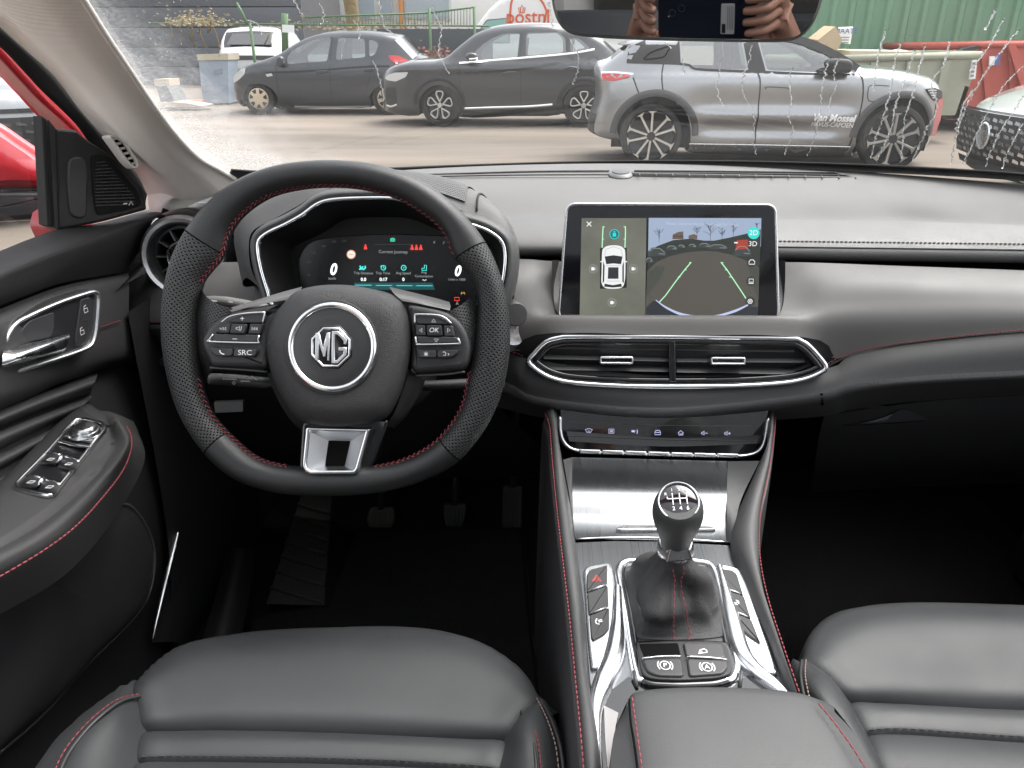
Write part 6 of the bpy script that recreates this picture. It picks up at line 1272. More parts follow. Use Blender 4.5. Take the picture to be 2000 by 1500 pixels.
for x, y, w_, h in ((1268, 508, 14, 10), (1283, 492, 36, 17), (1312, 484, 22, 9), (1331, 481, 14, 6), (1352, 480, 16, 7), (1376, 479, 24, 9), (1402, 482, 38, 10), (1450, 490, 34, 22)):
    tf('car_picture', [[(x - w_ * .5, y + h * .5), (x - w_ * .5, y), (x - w_ * .25, y - h * .5), (x + w_ * .2, y - h * .5), (x + w_ * .5, y), (x + w_ * .5, y + h * .5)]], cars, .0014); tl('car_highlight', [[(x - w_ * .4, y - h * .05), (x - w_ * .2, y - h * .4), (x + w_ * .15, y - h * .4), (x + w_ * .42, y + h * .05)], [(x + w_ * .1, y + h * .2), (x + w_ * .45, y + h * .25)]], .9, carl, .0016)
tf('red_container', [[(1439, 469), (1461, 468), (1461, 486), (1436, 488)]], E('red', (.40, .045, .025), .8), .0015); tl('white_mark', [[(1434, 474), (1441, 474)]], 2.2, WE, .0016)
tl('guide_line', [[(1350, 512), (1338, 526), (1318, 552), (1300, 577), (1288, 590)]], 2.0, GE, .0015); tl('guide_line', [[(1408, 512), (1420, 527), (1436, 551), (1450, 572), (1457, 583)]], 2.0, GE, .0015); tl('guide_tick', [[(1350, 513), (1346, 513)], [(1337, 527), (1341, 527)], [(1324, 541), (1329, 541)], [(1409, 513), (1413, 513)], [(1420, 527), (1416, 527)], [(1429, 541), (1424, 541)]], 1.5, GE, .0016)
bow = spl([V(p) for p in ((1281, 585, 0), (1300, 598, 0), (1330, 611, 0), (1365, 616.5, 0), (1400, 615, 0), (1435, 605, 0), (1461, 594, 0))], 30); bo2 = spl([V(p) for p in ((1281, 587, 0), (1300, 602, 0), (1330, 616, 0), (1365, 620, 0), (1400, 619, 0), (1435, 610, 0), (1461, 597, 0))], 30)
tf('bumper_picture', [[tuple(p)[:2] for p in bow] + [tuple(p)[:2] for p in bo2[::-1]]], E('bumper', (.50, .55, .78), .9), .0016); tf('bumper_shade', [[(1262, 600), (1275, 588), (1282, 588), (1300, 603), (1330, 618), (1260, 618)]], E('bumper_dark2', (.03, .036, .045), .6), .0014); tf('bumper_shade', [[(1461, 598), (1436, 611), (1410, 618), (1480, 618), (1481, 600)]], E('bumper_dark', (.03, .036, .045), .6), .0014)
tf('mode_button', [ring2(1472, 455, 12)[:-1]], TE, .0016); tt('2D', 1472, 455, 11, WE, .0018); tt('3D', 1470.5, 476.5, 11, WE, .0018)
for v in (513, 549, 588.5): tf('view_button', [ring2(1468 - (v - 513) * .035, v, 9.5)[:-1]], E('view_dark', (.05, .055, .055), .5), .0015)
tl('view_symbol', [[(1463, 516), (1463, 511), (1466, 507.5), (1471, 507.5), (1474, 511), (1474, 516), (1463, 516)], [(1462, 553.5), (1472, 553.5)], [(1463, 551), (1463, 545), (1471.5, 545), (1471.5, 551), (1463, 551)], [(1465 + 4.6 * math.cos(g), 588.5 + 4.6 * math.sin(g)) for g in [i * math.pi / 3 for i in range(7)]], ring2(1465, 588.5, 1.7, 8)], 1.3, WE, .0018)
tt('Please, observe the surroundings for safety.', 1372, 437.5, 6.4, E('faint', (.55, .62, .75), .75), .0014)
# recess walls each side of the screen
for s_, a, b in ((-1, [(1078, 508, 1.03), (1078, 560, 1.012), (1083, 600, .99), (1092, 617, .968)], [(1092, 508, 1.045), (1088, 560, 1.03), (1090, 600, 1.01), (1096, 617, .985)]), (1, [(1534, 508, 1.03), (1533, 560, 1.012), (1528, 600, .99), (1516, 617, .968)], [(1520, 508, 1.045), (1521, 560, 1.03), (1520, 600, 1.01), (1512, 617, .985)])):
    loft('recess_wall', [rowP(a), rowP(b)], PLASTIC, tsn, 14, 4)
# ---- centre air vents
cv = thing('centre_vent', P(1322, 710, y=.95), 'wide chrome framed centre air vents below the touch screen', 'air vent')
vq = PL(P(1322, 706, y=.945), (0, -.955, .30))
vo = [(1027, 706), (1040, 686), (1062, 664), (1090, 655), (1130, 652.5), (1320, 653), (1530, 656), (1565, 661), (1590, 679), (1618, 716), (1602, 733), (1560, 748), (1500, 755), (1400, 759), (1250, 759), (1130, 753), (1080, 744), (1048, 728)]
vp2 = [tuple(p)[:2] for p in spl([V((*p, 0)) for p in vq.ls(vo)], 110, True)]
ringp('chrome_frame', vq, vp2, .0062, -.02, .004, CHROME, cv, .0022)
ringp('gloss_frame', vq, inset(vp2, .006), .0085, -.03, .001, GLOSS, cv, .002)
inn_ = inset(vp2, .012)
plate('duct', vq, inn_, -.06, -.045, VOID, cv, .0003)
tube('duct_wall', [vq.w(a, b, -.022) for a, b in inn_], .010, mat('duct_black', (.008, .008, .008), .5), cv, closed=True, n=8)
SL = mat('slat_black', (.06, .06, .061), .35, coat=.3)
def slat(pts, th=.0022):
    up = [vq.w(*vq.l(u, v, -.004), -.004) for u, v in pts]; dn = [p + (-vq.en) * .022 + vq.ey * .006 for p in up]
    o_ = loft('slat', [up, [p + vq.ey * th for p in up], [p + vq.ey * th for p in dn], dn, up], SL, cv, 14, 9, smooth=True); return sharp(o_, 40)
for a, b, v0, v1 in ((1078, 1306, 681, 684), (1062, 1306, 701, 706), (1064, 1306, 722, 726), (1322, 1552, 684, 688), (1322, 1572, 707, 708), (1322, 1556, 727, 731)):
    slat([(a, v0), ((a + b) / 2, (v0 + v1) / 2), (b, v1)])
for u0, u1 in ((1078, 1300), (1326, 1560)):
    for k in range(9):
        u = u0 + (u1 - u0) * (k + .5) / 9; t_, b_ = vq.l(u, 672, -.028), vq.l(u, 742, -.028); plate('guide_fin', vq, [(t_[0] - .0007, t_[1]), (t_[0] + .0007, t_[1]), (b_[0] + .0007, b_[1]), (b_[0] - .0007, b_[1])], -.044, -.026, SL, cv, .0002, 1)
plate('middle_post', vq, rpoly(vq.ls([(1306, 666), (1319, 666), (1321, 746), (1307, 746)], .002), .001), -.04, .0015, GLOSS, cv, .001)
for c0, c1, v in ((1171, 1237, 703), (1388, 1456, 704.5)):
    q = rpoly(vq.ls([(c0, v - 7), (c1, v - 7), (c1, v + 8), (c0, v + 8)], .006), .003); tb_ = ringp('vent_tab', vq, q, .0028, -.006, .008, SATIN, cv, .0012); plate('tab_core', vq, inset(q, .0026), -.006, .006, GLOSS, tb_, .0006)
# ---- key strip with touch symbols
ks = thing('control_strip', P(1295, 880, y=.93), 'gloss black touch key strip with silver toggle bar above the storage lid', 'control panel')
kp = PL(P(1295, 850, y=.925), (0, -.88, .47))
ko_ = [(1094, 812), (1094, 842), (1100, 862), (1114, 876), (1140, 882), (1200, 885), (1300, 889), (1400, 891), (1450, 891), (1478, 884), (1491, 868), (1497, 840), (1500, 815)]
kq = kp.ls(ko_ + [(1500, 790), (1094, 785)])
plate('gloss_panel', kp, kq, -.02, 0, GLOSS, ks, .001)
kpath = [kp.w(a, b, .001) for a, b in kp.ls(ko_)]
tube('chrome_surround', spl(kpath, 60), .0030, SATIN, ks, n=10)
loft('inner_step', [[kp.w(*kp.l(u, v, .004), .004) for u, v in ((1112, 862), (1300, 872), (1486, 866))], [kp.w(*kp.l(u, v, .0015), .0015) for u, v in ((1106, 842), (1300, 855), (1490, 850))]], mat('gloss_step', (.008, .008, .009), .12), ks, 20, 4)
ribs('divider_line', kp, [kp.ls([(1110, 824), (1200, 828), (1300, 831), (1470, 832)], .002)], .0009, .0012, MIDPL, ks); ribs('divider_line', kp, [kp.ls([(1106, 851), (1200, 854), (1300, 858), (1475, 861)], .004)], .0006, .0042, MIDPL, ks)
for k in range(7):
    u0 = 1131 + k * 45; v0 = 881 + k * 1.5 - (0 if k < 5 else (k - 4) * .5); q = kp.ls([(u0, v0 - 4), (u0 + 42, v0 - 2.6), (u0 + 43, v0 + 7.4), (u0 + 1, v0 + 6)], .006)
    ky = plate('toggle_key', kp, rpoly(q, .001), -.006, .006, SATIN, ks, .0016, 3)
    if k < 6: plate('key_gap', kp, kp.ls([(u0 + 43, v0 - 3), (u0 + 45, v0 - 3), (u0 + 45.5, v0 + 7), (u0 + 43.5, v0 + 7)], .004), -.008, .0035, VOID, ks, .0003)
SYM = glow('lit_lilac', (.62, .62, .95), .9)
def KS(lines, w_=1.2): return ribs('touch_symbol', kp, [kp.ls(l, .001) for l in lines], w_ * .00066, .0014, SYM, ks)
KS([[(1143, 839), (1150, 837), (1157, 839), (1153, 845), (1147, 845), (1143, 839)], [(1148, 842), (1152, 842)]]); KS([[(1189, 838), (1199, 838), (1199, 846), (1189, 846), (1189, 838)], [(1192, 840), (1192, 844)], [(1194, 840), (1194, 844)], [(1196, 840), (1196, 844)]])
KS([[(1234, 844), (1239, 840)], [(1234, 840), (1239, 845)], [(1233, 842), (1241, 842)], [(1244, 839), (1245, 843), (1244, 847)]], 1.5); KS([[(1279, 849), (1279, 844), (1281, 840.5), (1288, 840.5), (1290, 844), (1290, 849), (1279, 849)], [(1280, 844.5), (1289, 844.5)]]); KS([[(1324, 846), (1329.5, 841), (1335, 846)], [(1326, 846), (1326, 850), (1329, 850), (1329, 847), (1331, 847), (1331, 850), (1333.5, 850), (1333.5, 846)]])
KS([[(1370, 844.5), (1372, 844.5), (1375, 841.5), (1375, 850), (1372, 847.5), (1370, 847.5), (1370, 844.5)], [(1377, 846), (1382, 846)]]); KS([[(1415, 845), (1417, 845), (1420, 842), (1420, 850.5), (1417, 848), (1415, 848), (1415, 845)], [(1422, 846.5), (1427, 846.5)], [(1424.5, 844), (1424.5, 849)]])
# start button by the wheel
sb = thing('start_button', P(1006, 645, y=.97), 'black start knob over a chrome ringed key disc right of the wheel', 'knob')
lathe('chrome_disc', [(.021, -.02), (.021, -.002), (.0195, .001), (.0175, .0005), (.001, .0)], P(1004, 646, y=.968), (.1, -.95, .25), CHROME, sb, 40); lathe('knob', [(.016, -.02), (.016, .010), (.0145, .0125), (.001, .013)], P(1004, 612, y=.955), (.25, -.95, .2), MIDPL, sb, 32)
# ================================================================ STEERING WHEEL
sw = thing('steering_wheel', P(655, 690, y=.78), 'flat bottomed black leather steering wheel with red stitching and round badge', 'steering wheel')
wp = PL(P(655, 640, y=.735), (0, -math.cos(R(24)), math.sin(R(24))))
KW = .000529
C0 = (655, 640)
outer = [(660, 314), (730, 321), (800, 342), (852, 371), (900, 412), (940, 460), (967, 510), (986, 565), (995, 620), (996, 680), (986, 745), (968, 800), (940, 850), (902, 896), (860, 925), (800, 949), (730, 964), (655, 969), (580, 967), (520, 958), (460, 936), (412, 898), (372, 845), (343, 785), (325, 715), (317, 650), (319, 590), (329, 530), (348, 478), (378, 430), (420, 385), (470, 350), (530, 327), (595, 316)]
inner = [(660, 366), (720, 373), (780, 391), (822, 415), (855, 441), (874, 468), (882, 490), (893, 512), (915, 535), (930, 562), (935, 590), (930, 640), (922, 700), (914, 740), (903, 790), (880, 830), (843, 868), (790, 896), (733, 909), (655, 912), (571, 909), (507, 893), (456, 852), (420, 812), (402, 775), (393, 740), (385, 680), (384, 620), (392, 575), (400, 548), (418, 525), (438, 498), (452, 455), (480, 418), (530, 385), (595, 369)]
def polar(pts):
    l = [V(wp.l(u, v)) for u, v in pts]; c = V(wp.l(*C0)); q = spl([V((*p, 0)) for p in l], 400, True)
    d = sorted(((math.atan2(p.y - c.y, p.x - c.x)) % (2 * math.pi), (p.to_2d() - c).length) for p in q); return d, c
po, CW = polar(outer); pi_, _ = polar(inner)
def rad(d, a):
    a %= 2 * math.pi
    lo, hi = 0, len(d) - 1
    if a <= d[0][0] or a >= d[-1][0]:
        a0, r0 = d[-1]; a1, r1 = d[0]; t = ((a - a0) % (2 * math.pi)) / max(1e-6, (a1 - a0) % (2 * math.pi)); return r0 + (r1 - r0) * t
    while hi - lo > 1:
        m = (lo + hi) // 2
        if d[m][0] <= a: lo = m
        else: hi = m
    t = (a - d[lo][0]) / max(1e-9, d[hi][0] - d[lo][0]); return d[lo][1] + (d[hi][1] - d[lo][1]) * t
NS = 22
def rim(name, a0, a1, m, n):
    vs = []; uv = []; fs = []; s = 0; prev = None
    for i in range(n + 1):
        a = R(a0 + (a1 - a0) * i / n); ro_, ri_ = rad(po, a), rad(pi_, a); c, h = (ro_ + ri_) / 2, (ro_ - ri_) / 2; d = V((math.cos(a), math.sin(a))); cen = CW + d * c
        if prev is not None: s += (cen - prev).length
        prev = cen; zh = .0165
        for k in range(NS):
            g = 2 * math.pi * k / NS; cg, sg = math.cos(g), math.sin(g)
            q = CW + d * (c + h * (abs(cg) ** .92 * (1 if cg > 0 else -1))); vs.append(wp.w(q.x, q.y, zh * sg)); uv.append((s, g * .0175))
    for i in range(n):
        for k in range(NS): l = (k + 1) % NS; fs.append((i * NS + k, (i + 1) * NS + k, (i + 1) * NS + l, i * NS + l))
    # continuous UV around the section
    me_o = mk(name, vs, fs, m, sw, uv=None); me = me_o.data; L = me.uv_layers.new(name='UVMap')
    for p in me.polygons:
        ks = [vi % NS for vi in p.vertices]; wrap = (NS - 1 in ks and 0 in ks)
        for li, vi in zip(p.loop_indices, p.vertices):
            k = vi % NS; kk = NS if (wrap and k == 0) else k; L.data[li].uv = (uv[vi][0], kk * 2 * math.pi / NS * .0175)
    return fixn(me_o)
def ang(u, v): a, b = wp.l(u, v); return math.degrees(math.atan2(b - CW.y, a - CW.x)) % 360
aTR, aTL, aBL, aBR = ang(925, 488), ang(405, 476), ang(425, 866), ang(878, 876)
G_ = .25
rim('rim_top', aTR + G_, aTL - G_, WHEELL, 60); rim('rim_grip', aTL + G_, aBL - G_, PERF, 60); rim('rim_bottom', aBL + G_, aBR - G_, WHEELL, 60); rim('rim_grip', aBR + G_ - 360 if aBR > aTR else aBR, aTR - G_, PERF, 60)
for a in (aTR, aTL, aBL, aBR):
    r_ = R(a); d = V((math.cos(r_), math.sin(r_))); ro_, ri_ = rad(po, r_), rad(pi_, r_); c, h = (ro_ + ri_) / 2, (ro_ - ri_) / 2 - .0006
    pts = []
    for k in range(24):
        g = 2 * math.pi * k / 24; q = CW + d * (c + h * math.cos(g)); pts.append(wp.w(q.x, q.y, .0158 * math.sin(g)))
    tube('rim_joint', pts, .0012, VOID, sw, closed=True, n=5)
# red baseball stitch along the inside of the rim
def inpath(a0, a1, c, k=.0012, n=160):
    o = []
    for i in range(n + 1):
        a = R(a0 + (a1 - a0) * i / n); r_ = rad(pi_, a) + k; o.append(wp.w(CW.x + math.cos(a) * r_, CW.y + math.sin(a) * r_, c))
    return o
for a0, a1 in ((ang(888, 500), ang(398, 560)), (ang(393, 738), ang(571, 909)), (ang(733, 909), ang(922, 722))):
    if a1 < a0: a1 += 360
    ip_ = inpath(a0, a1, .006, .0016)
    stitch('red_stitching', ip_, RED, sw, ln=.0046, gap=.0012, r=.00055, nrm=(0, -.9, .4), lift=.0010, slant=.28)
    stitch('red_stitching', inpath(a0, a1, .0045, -.0001), RED, sw, ln=.0046, gap=.0012, r=.00055, nrm=(0, -.9, .4), lift=.0005, slant=-.28)
# ---- spokes: leather bridges from rim to pods
def wl(pts, c=0.0): return [wp.w(*wp.l(u, v, c), c) for u, v in pts]
def w3(pts): return [wp.w(*wp.l(u, v, c), c) for u, v, c in pts]
PERFW = PERF
loft('spoke_bridge', [w3([(392, 560, -.004), (380, 620, -.004), (382, 690, -.006), (398, 740, -.012)]), w3([(402, 578, .010), (398, 630, .012), (400, 690, .010), (410, 728, .0)]), w3([(425, 594, .016), (414, 640, .018), (412, 690, .016), (420, 718, .006)]), w3([(455, 602, .012), (440, 650, .012), (440, 690, .010), (450, 712, .002)])], PERF, sw, 24, 18)
loft('spoke_bridge', [w3([(925, 570, -.004), (940, 630, -.004), (936, 690, -.006), (920, 735, -.012)]), w3([(910, 588, .010), (918, 635, .012), (918, 690, .010), (908, 728, .0)]), w3([(885, 604, .016), (902, 645, .018), (908, 690, .016), (900, 718, .006)]), w3([(860, 608, .012), (880, 650, .012), (885, 690, .010), (870, 715, .002)])], PERF, sw, 24, 18)
# upper cover strip of the spokes (pale colour paints in the windscreen sheen) and lower shadow part
COV = mat('spoke_cover', (.085, .083, .08), .42, bump=('noise', 600, .05))
loft('spoke_cover', [w3([(446, 602, -.006), (500, 586, -.010), (545, 572, -.012), (590, 560, -.014)]), w3([(448, 606, .012), (500, 592, .014), (545, 582, .016), (585, 572, .018)]), w3([(452, 609, .016), (500, 597, .020), (545, 588, .021), (580, 584, .022)])], COV, sw, 20, 12)
loft('spoke_cover', [w3([(878, 590, -.006), (850, 582, -.010), (810, 572, -.012), (760, 560, -.014)]), w3([(880, 600, .012), (848, 592, .014), (815, 583, .016), (770, 574, .018)]), w3([(878, 606, .016), (846, 599, .020), (812, 592, .021), (786, 588, .022)])], COV, sw, 20, 12)
# ---- key pods
POD = mat('pod_plastic', (.02, .02, .021), .45, bump=('grain', 1000, .12))
def pod(name, out, c0, c1, bev): return plate(name, wp, rpoly(wp.ls(out, c1), .008, 4), c0, c1, POD, sw, bev, 4)
pod('key_pod', [(458, 609), (505, 597), (545, 590), (572, 586), (540, 625), (524, 660), (521, 700), (522, 720), (412, 717), (404, 700), (394, 680), (392, 664), (404, 640), (428, 618)], -.03, .022, .006)
pod('key_pod', [(790, 590), (830, 597), (872, 608), (898, 625), (914, 650), (920, 680), (914, 710), (905, 722), (810, 730), (800, 716), (803, 690), (802, 650)], -.03, .022, .006)
for q, nm in (([(398, 690), (520, 712), (524, 728), (412, 722)], 'pod_foot'), ([(806, 706), (915, 706), (908, 726), (812, 738)], 'pod_foot')): plate(nm, wp, rpoly(wp.ls(q, .006), .006), -.03, .008, PLASTIC, sw, .006, 3)
tube('pod_edge', spl(wl([(410, 718), (460, 721), (522, 726)], .0155), 14), .0012, MIDPL, sw, n=6); tube('pod_edge', spl(wl([(812, 734), (870, 731), (908, 726)], .0155), 14), .0012, MIDPL, sw, n=6)
BTN = mat('button_grey', (.026, .026, .027), .5, bump=('noise', 900, .05)); BT2 = mat('button_dark', (.018, .018, .019), .4)
def btn(pts, c1, m=BTN, r_=.002, bev=.0012, par=None): return plate('button', wp, rpoly(wp.ls(pts, c1), r_, 3), .018, c1, m, par or sw, bev, 3)
def PR(lines, w_=1.1, c=.0285, m=WPRINT): return ribs('button_symbol', wp, [wp.ls(l, c) for l in lines], w_ * KW, c, m, sw)
ZB = .0275
# left cluster
btn([(446, 629), (460, 618), (478, 613), (517, 611), (514, 631), (452, 631)], ZB, BTN, .0035)
btn([(428, 646), (436, 637), (450, 632), (448, 651), (418, 651)], ZB, BTN, .002); btn([(452, 632), (483, 633), (478, 652), (448, 651)], ZB + .0014, BT2, .002); btn([(488, 632), (514, 632), (508, 653), (484, 652)], ZB, BT2, .0015)
btn([(417, 652), (506, 654), (501, 668), (412, 666)], ZB, BTN, .002)
tube('chrome_line', spl(wl([(432, 630), (445, 620), (460, 615), (480, 612), (512, 610), (517, 612), (513, 631)], ZB + .001), 26), .0010, SATIN, sw, n=6); tube('chrome_line', spl(wl([(416, 653), (409, 664), (411, 667), (500, 669.5), (503, 667), (506, 655)], ZB + .001), 26), .0010, SATIN, sw, n=6)
btn([(408, 679), (455, 681), (453, 696), (424, 696), (414, 690)], ZB, BTN, .003); btn([(457, 680), (500, 681), (501, 685), (498, 697), (455, 697)], ZB, BTN, .003)
text('lettering', 'SRC', wp, *wp.l(478, 689, .0285), .0072, .0282, WPRINT, sw, sx=1.15)
PR([[(473, 618.5), (473, 626)], [(469, 622), (477, 622)]]); PR([[(454, 662), (463, 662)]]); PR([[(429, 684), (430, 688), (433, 690.5), (438, 692)]], 2.2)
PR([[(430, 640), (430, 644)], [(436, 639), (432, 642), (436, 645), (436, 639)], [(441, 639), (437, 642), (441, 645), (441, 639)]], .9); PR([[(492, 639), (496, 642), (492, 645), (492, 639)], [(497, 639), (501, 642), (497, 645), (497, 639)], [(502, 639), (502, 645)]], .9); PR([[(461, 640), (464, 640), (468, 637), (468, 646), (464, 643), (461, 643), (461, 640)], [(470, 646), (472, 637)]], .9, .0299)
# right cluster
btn([(812, 615), (850, 616), (870, 622), (882, 634), (812, 633)], ZB, BTN, .003); btn([(812, 635), (830, 635), (832, 656), (812, 655)], ZB, BTN, .0015); btn([(833, 635), (862, 635), (865, 656), (834, 656)], ZB + .0014, BT2, .002); btn([(866, 635), (884, 636), (888, 657), (868, 657)], ZB, BTN, .0015)
btn([(813, 657), (892, 658), (897, 670), (816, 671)], ZB, BTN, .002)
tube('chrome_line', spl(wl([(810, 632), (810, 616), (813, 614), (850, 615), (868, 620), (882, 632)], ZB + .001), 26), .0010, SATIN, sw, n=6); tube('chrome_line', spl(wl([(811, 658), (814, 671), (820, 673), (892, 671.5), (898, 669), (894, 660)], ZB + .001), 26), .0010, SATIN, sw, n=6)
btn([(814, 683), (852, 684), (852, 699), (818, 699)], ZB, BTN, .002); btn([(854, 684), (896, 683), (890, 694), (878, 699), (854, 699)], ZB, BTN, .003)
text('lettering', 'OK', wp, *wp.l(847, 645, .03), .0066, .0300, WPRINT, sw, ital=.2)
PR([[(843, 629), (847, 623), (851, 629), (843, 629)]]); PR([[(824, 641), (819, 645), (824, 649), (824, 641)]]); PR([[(874, 641), (879, 645), (874, 649), (874, 641)]]); PR([[(848, 662), (852, 668), (856, 662), (848, 662)]]); PR([[(832, 687), (832, 696)], [(828, 689), (836, 694)], [(836, 689), (828, 694)]]); PR([[(865, 688), (868, 687), (871, 690), (870, 694), (866, 694)], [(875, 690), (877, 692), (875, 694)]], 1.2)
# ---- airbag cover
AIR = mat('airbag_skin', (.026, .026, .027), .5, bump=('grain', 620, .6, .0008), rvar=.04)
hub = [(560, 583), (583, 567), (613, 559), (645, 556), (685, 557), (720, 563), (760, 573), (787, 590), (800, 625), (803, 660), (802, 690), (797, 720), (786, 760), (770, 795), (755, 815), (728, 826), (690, 832), (655, 834), (620, 831), (592, 824), (570, 805), (548, 770), (532, 735), (522, 700), (518, 665), (524, 635), (538, 608)]
def ringat(s_, c, shift=0.0, cc=(650, 690)):
    q = []
    for u, v in hub: q.append(wp.w(*wp.l(cc[0] + (u - cc[0]) * s_, cc[1] + (v - cc[1]) * s_ + shift, c), c))
    return q
loft('airbag_cover', [ringat(.985, -.03), ringat(1.0, .010), ringat(.985, .022), ringat(.93, .030), ringat(.82, .036), ringat(.70, .0384), ringat(.5, .0386), ringat(.25, .0386)], AIR, sw, 90, 34, closed=True)
badge_c = wp.l(648, 678, .04)
def wcirc(r_px, c, n=64): a, b = wp.l(648, 678, c); return [(a + r_px * KW * .975 * math.cos(2 * math.pi * i / n), b + r_px * KW * .975 * math.sin(2 * math.pi * i / n)) for i in range(n)]
plate('hub_disc', wp, wcirc(92, .038), .02, .0396, AIR, sw, .001)
ringp('hub_ring', wp, wcirc(87, .042), .0066, .03, .0435, CHROME, sw, .003)
plate('hub_centre', wp, wcirc(77, .04), .03, .0412, mat('hub_satin', (.03, .03, .031), .33), sw, .001, dome=.0012)
def octo(r_, c): a, b = wp.l(646, 678, c); return [(a + r_ * KW * math.cos(R(22.5 + 45 * i)), b + r_ * KW * math.sin(R(22.5 + 45 * i))) for i in range(8)]
bd = plate('badge', wp, octo(44, .0425), .038, .0430, GLOSS, sw, .0015)
ringp('badge_frame', wp, octo(40, .044), .0022, .042, .0446, CHROME, bd, .0008)
oa, ob = wp.l(646, 678, .0445); u_ = KW
def bl(pts): return [(oa + x * u_, ob + y * u_) for x, y in pts]
for q in ([(-29, -25), (-22, -25), (-22, 8), (-14, -18), (-10, -18), (-6, 4), (-6, -25), (-2, -25), (-2, 27), (-8, 27), (-14, -2), (-22, 26), (-29, 26)],):
    plate('badge_letter', wp, bl(q), .042, .0452, CHROME, bd, .0005)
plate('badge_letter', wp, bl([(2, 30), (14, 30), (30, 15), (30, 6), (24, 6), (24, 12), (12, 24), (8, 24), (8, -24), (12, -24), (24, -12), (24, -6), (15, -6), (15, 0), (30, 0), (30, -14), (14, -30), (2, -30)]), .042, .0452, CHROME, bd, .0005)
HORN = mat('moulded_mark', (.012, .012, .013), .5)
for u, s_ in ((530, 1), (774, -1)): ribs('horn_symbol', wp, [wp.ls([(u - 5 * s_, 665), (u - 5 * s_, 673)], .0325), wp.ls([(u - 3 * s_, 669), (u + 2 * s_, 665), (u + 6 * s_, 664)], .0325), wp.ls([(u - 3 * s_, 670), (u + 2 * s_, 674), (u + 6 * s_, 675)], .0325)], .0009, .0335, HORN, sw)
text('lettering', 'AIRBAG', wp, *wp.l(648, 803, .033), .0105, .0336, HORN, sw, sx=1.2)
# hub body behind
loft('hub_body', [ringat(.97, -.0, 0), ringat(1.03, -.02, 12), ringat(.95, -.06, 20), ringat(.75, -.10, 20)], PLASTIC, sw, 50, 12, closed=True)
loft('hub_shoulder', [w3([(800, 722, .0), (786, 765, .0), (765, 815, .0), (740, 830, .0)]), w3([(826, 740, -.012), (815, 770, -.012), (790, 810, -.012), (765, 835, -.012)]), w3([(830, 745, -.04), (818, 775, -.04), (792, 815, -.04), (768, 838, -.04)])], PLASTIC, sw, 16, 10)
# ---- lower spoke
plate('lower_spoke', wp, rpoly(wp.ls([(584, 824), (735, 818), (756, 820), (728, 900), (712, 928), (690, 939), (600, 939), (582, 928), (578, 915)], .012), .006), -.022, .003, GLOSS, sw, .003, 4)
trap = wp.ls([(597, 834), (723, 837), (720, 846), (700, 918), (693, 926), (606, 927), (592, 918), (590, 906)], .018)
ringp('spoke_frame', wp, rpoly(trap, .003), .0042, .0, .0185, CHROME, sw, .0018)
it = rpoly(inset(trap, .004), .002); 
tc_ = wp.ls([(644, 860), (683, 860), (684, 866), (675, 905), (672, 911), (636, 911), (635, 905), (642, 866)], .006)
O4 = [wp.l(u, v, .016) for u, v in ((597, 838), (717, 842), (692, 922), (597, 922))]; I4 = [wp.l(u, v, .004) for u, v in ((642, 861), (684, 862), (673, 910), (635, 910))]
for i in range(4):
    j = (i + 1) % 4; loft('spoke_facet', [[wp.w(*O4[i], .0165), wp.w(*O4[j], .0165)], [wp.w(*I4[i], .004), wp.w(*I4[j], .004)]], mat('spoke_satin', (.50, .51, .52), .38, 1, brush=(60, 900, 900)), sw, 8, 6)
plate('spoke_window', wp, rpoly([V(p) for p in I4], .002), -.01, .0045, VOID, sw, .0003)
# ---- column and stalks
colm = thing('steering_column', P(655, 720, y=.9), 'dark steering column shroud with stalks behind the wheel', 'steering column')
loft('shroud', [[wp.w(math.cos(a) * .062 + badge_c[0], math.sin(a) * .055 + badge_c[1] - .02, c) for a in [2 * math.pi * k / 16 for k in range(16)]] for c in (-.06, -.12, -.19, -.26)], PLASTIC, colm, 32, 8, closed=True)
def stalk(name, pts, rs, m, marks): 
    p = w3(pts); o_ = tube(name, spl(p, 24), [rs[min(len(rs) - 1, int(k / 24 * len(rs)))] for k in range(24)], m, colm, n=14, flat=.75); return o_
s1 = stalk('light_stalk', [(400, 588, -.055), (430, 588, -.055), (480, 596, -.058), (560, 610, -.06)], [.0072, .0078, .0076, .0062], mat('stalk_grey', (.10, .098, .096), .45), 0)
s2 = stalk('wiper_stalk', [(411, 740, -.045), (440, 741, -.045), (500, 746, -.05), (560, 750, -.055)], [.0078, .0082, .0078, .006], mat('stalk_dark', (.055, .055, .056), .4), 0)
stalk('wiper_stalk', [(985, 748, -.07), (930, 748, -.065), (860, 752, -.06), (770, 756, -.06)], [.0066, .007, .007, .006], PLASTIC, 0)
ribs('stalk_mark', wp, [wp.ls(l, -.045) for l in ([(441, 736), (468, 737), (468, 741), (441, 740), (441, 736)], [(463, 745), (466, 748), (463, 751), (460, 748), (463, 745)], [(484, 736), (492, 737)], [(497, 734), (504, 740), (508, 742)], [(476, 744), (494, 745)])], .0010, -.0365, WPRINT, colm)
ribs('stalk_mark', wp, [wp.ls(l, -.05) for l in ([(416, 588), (427, 589)], [(450, 590), (458, 591)], [(412, 594), (417, 595)])], .0016, -.0455, WPRINT, colm)
# ================================================================ CENTRE CONSOLE
co = thing('centre_console', (CX, .6, .4), 'tall black centre console with brushed metal deck and red edge stitching', 'console')
ZC = .785
def Z(u, v, z=ZC): return P(u, v, z=z)
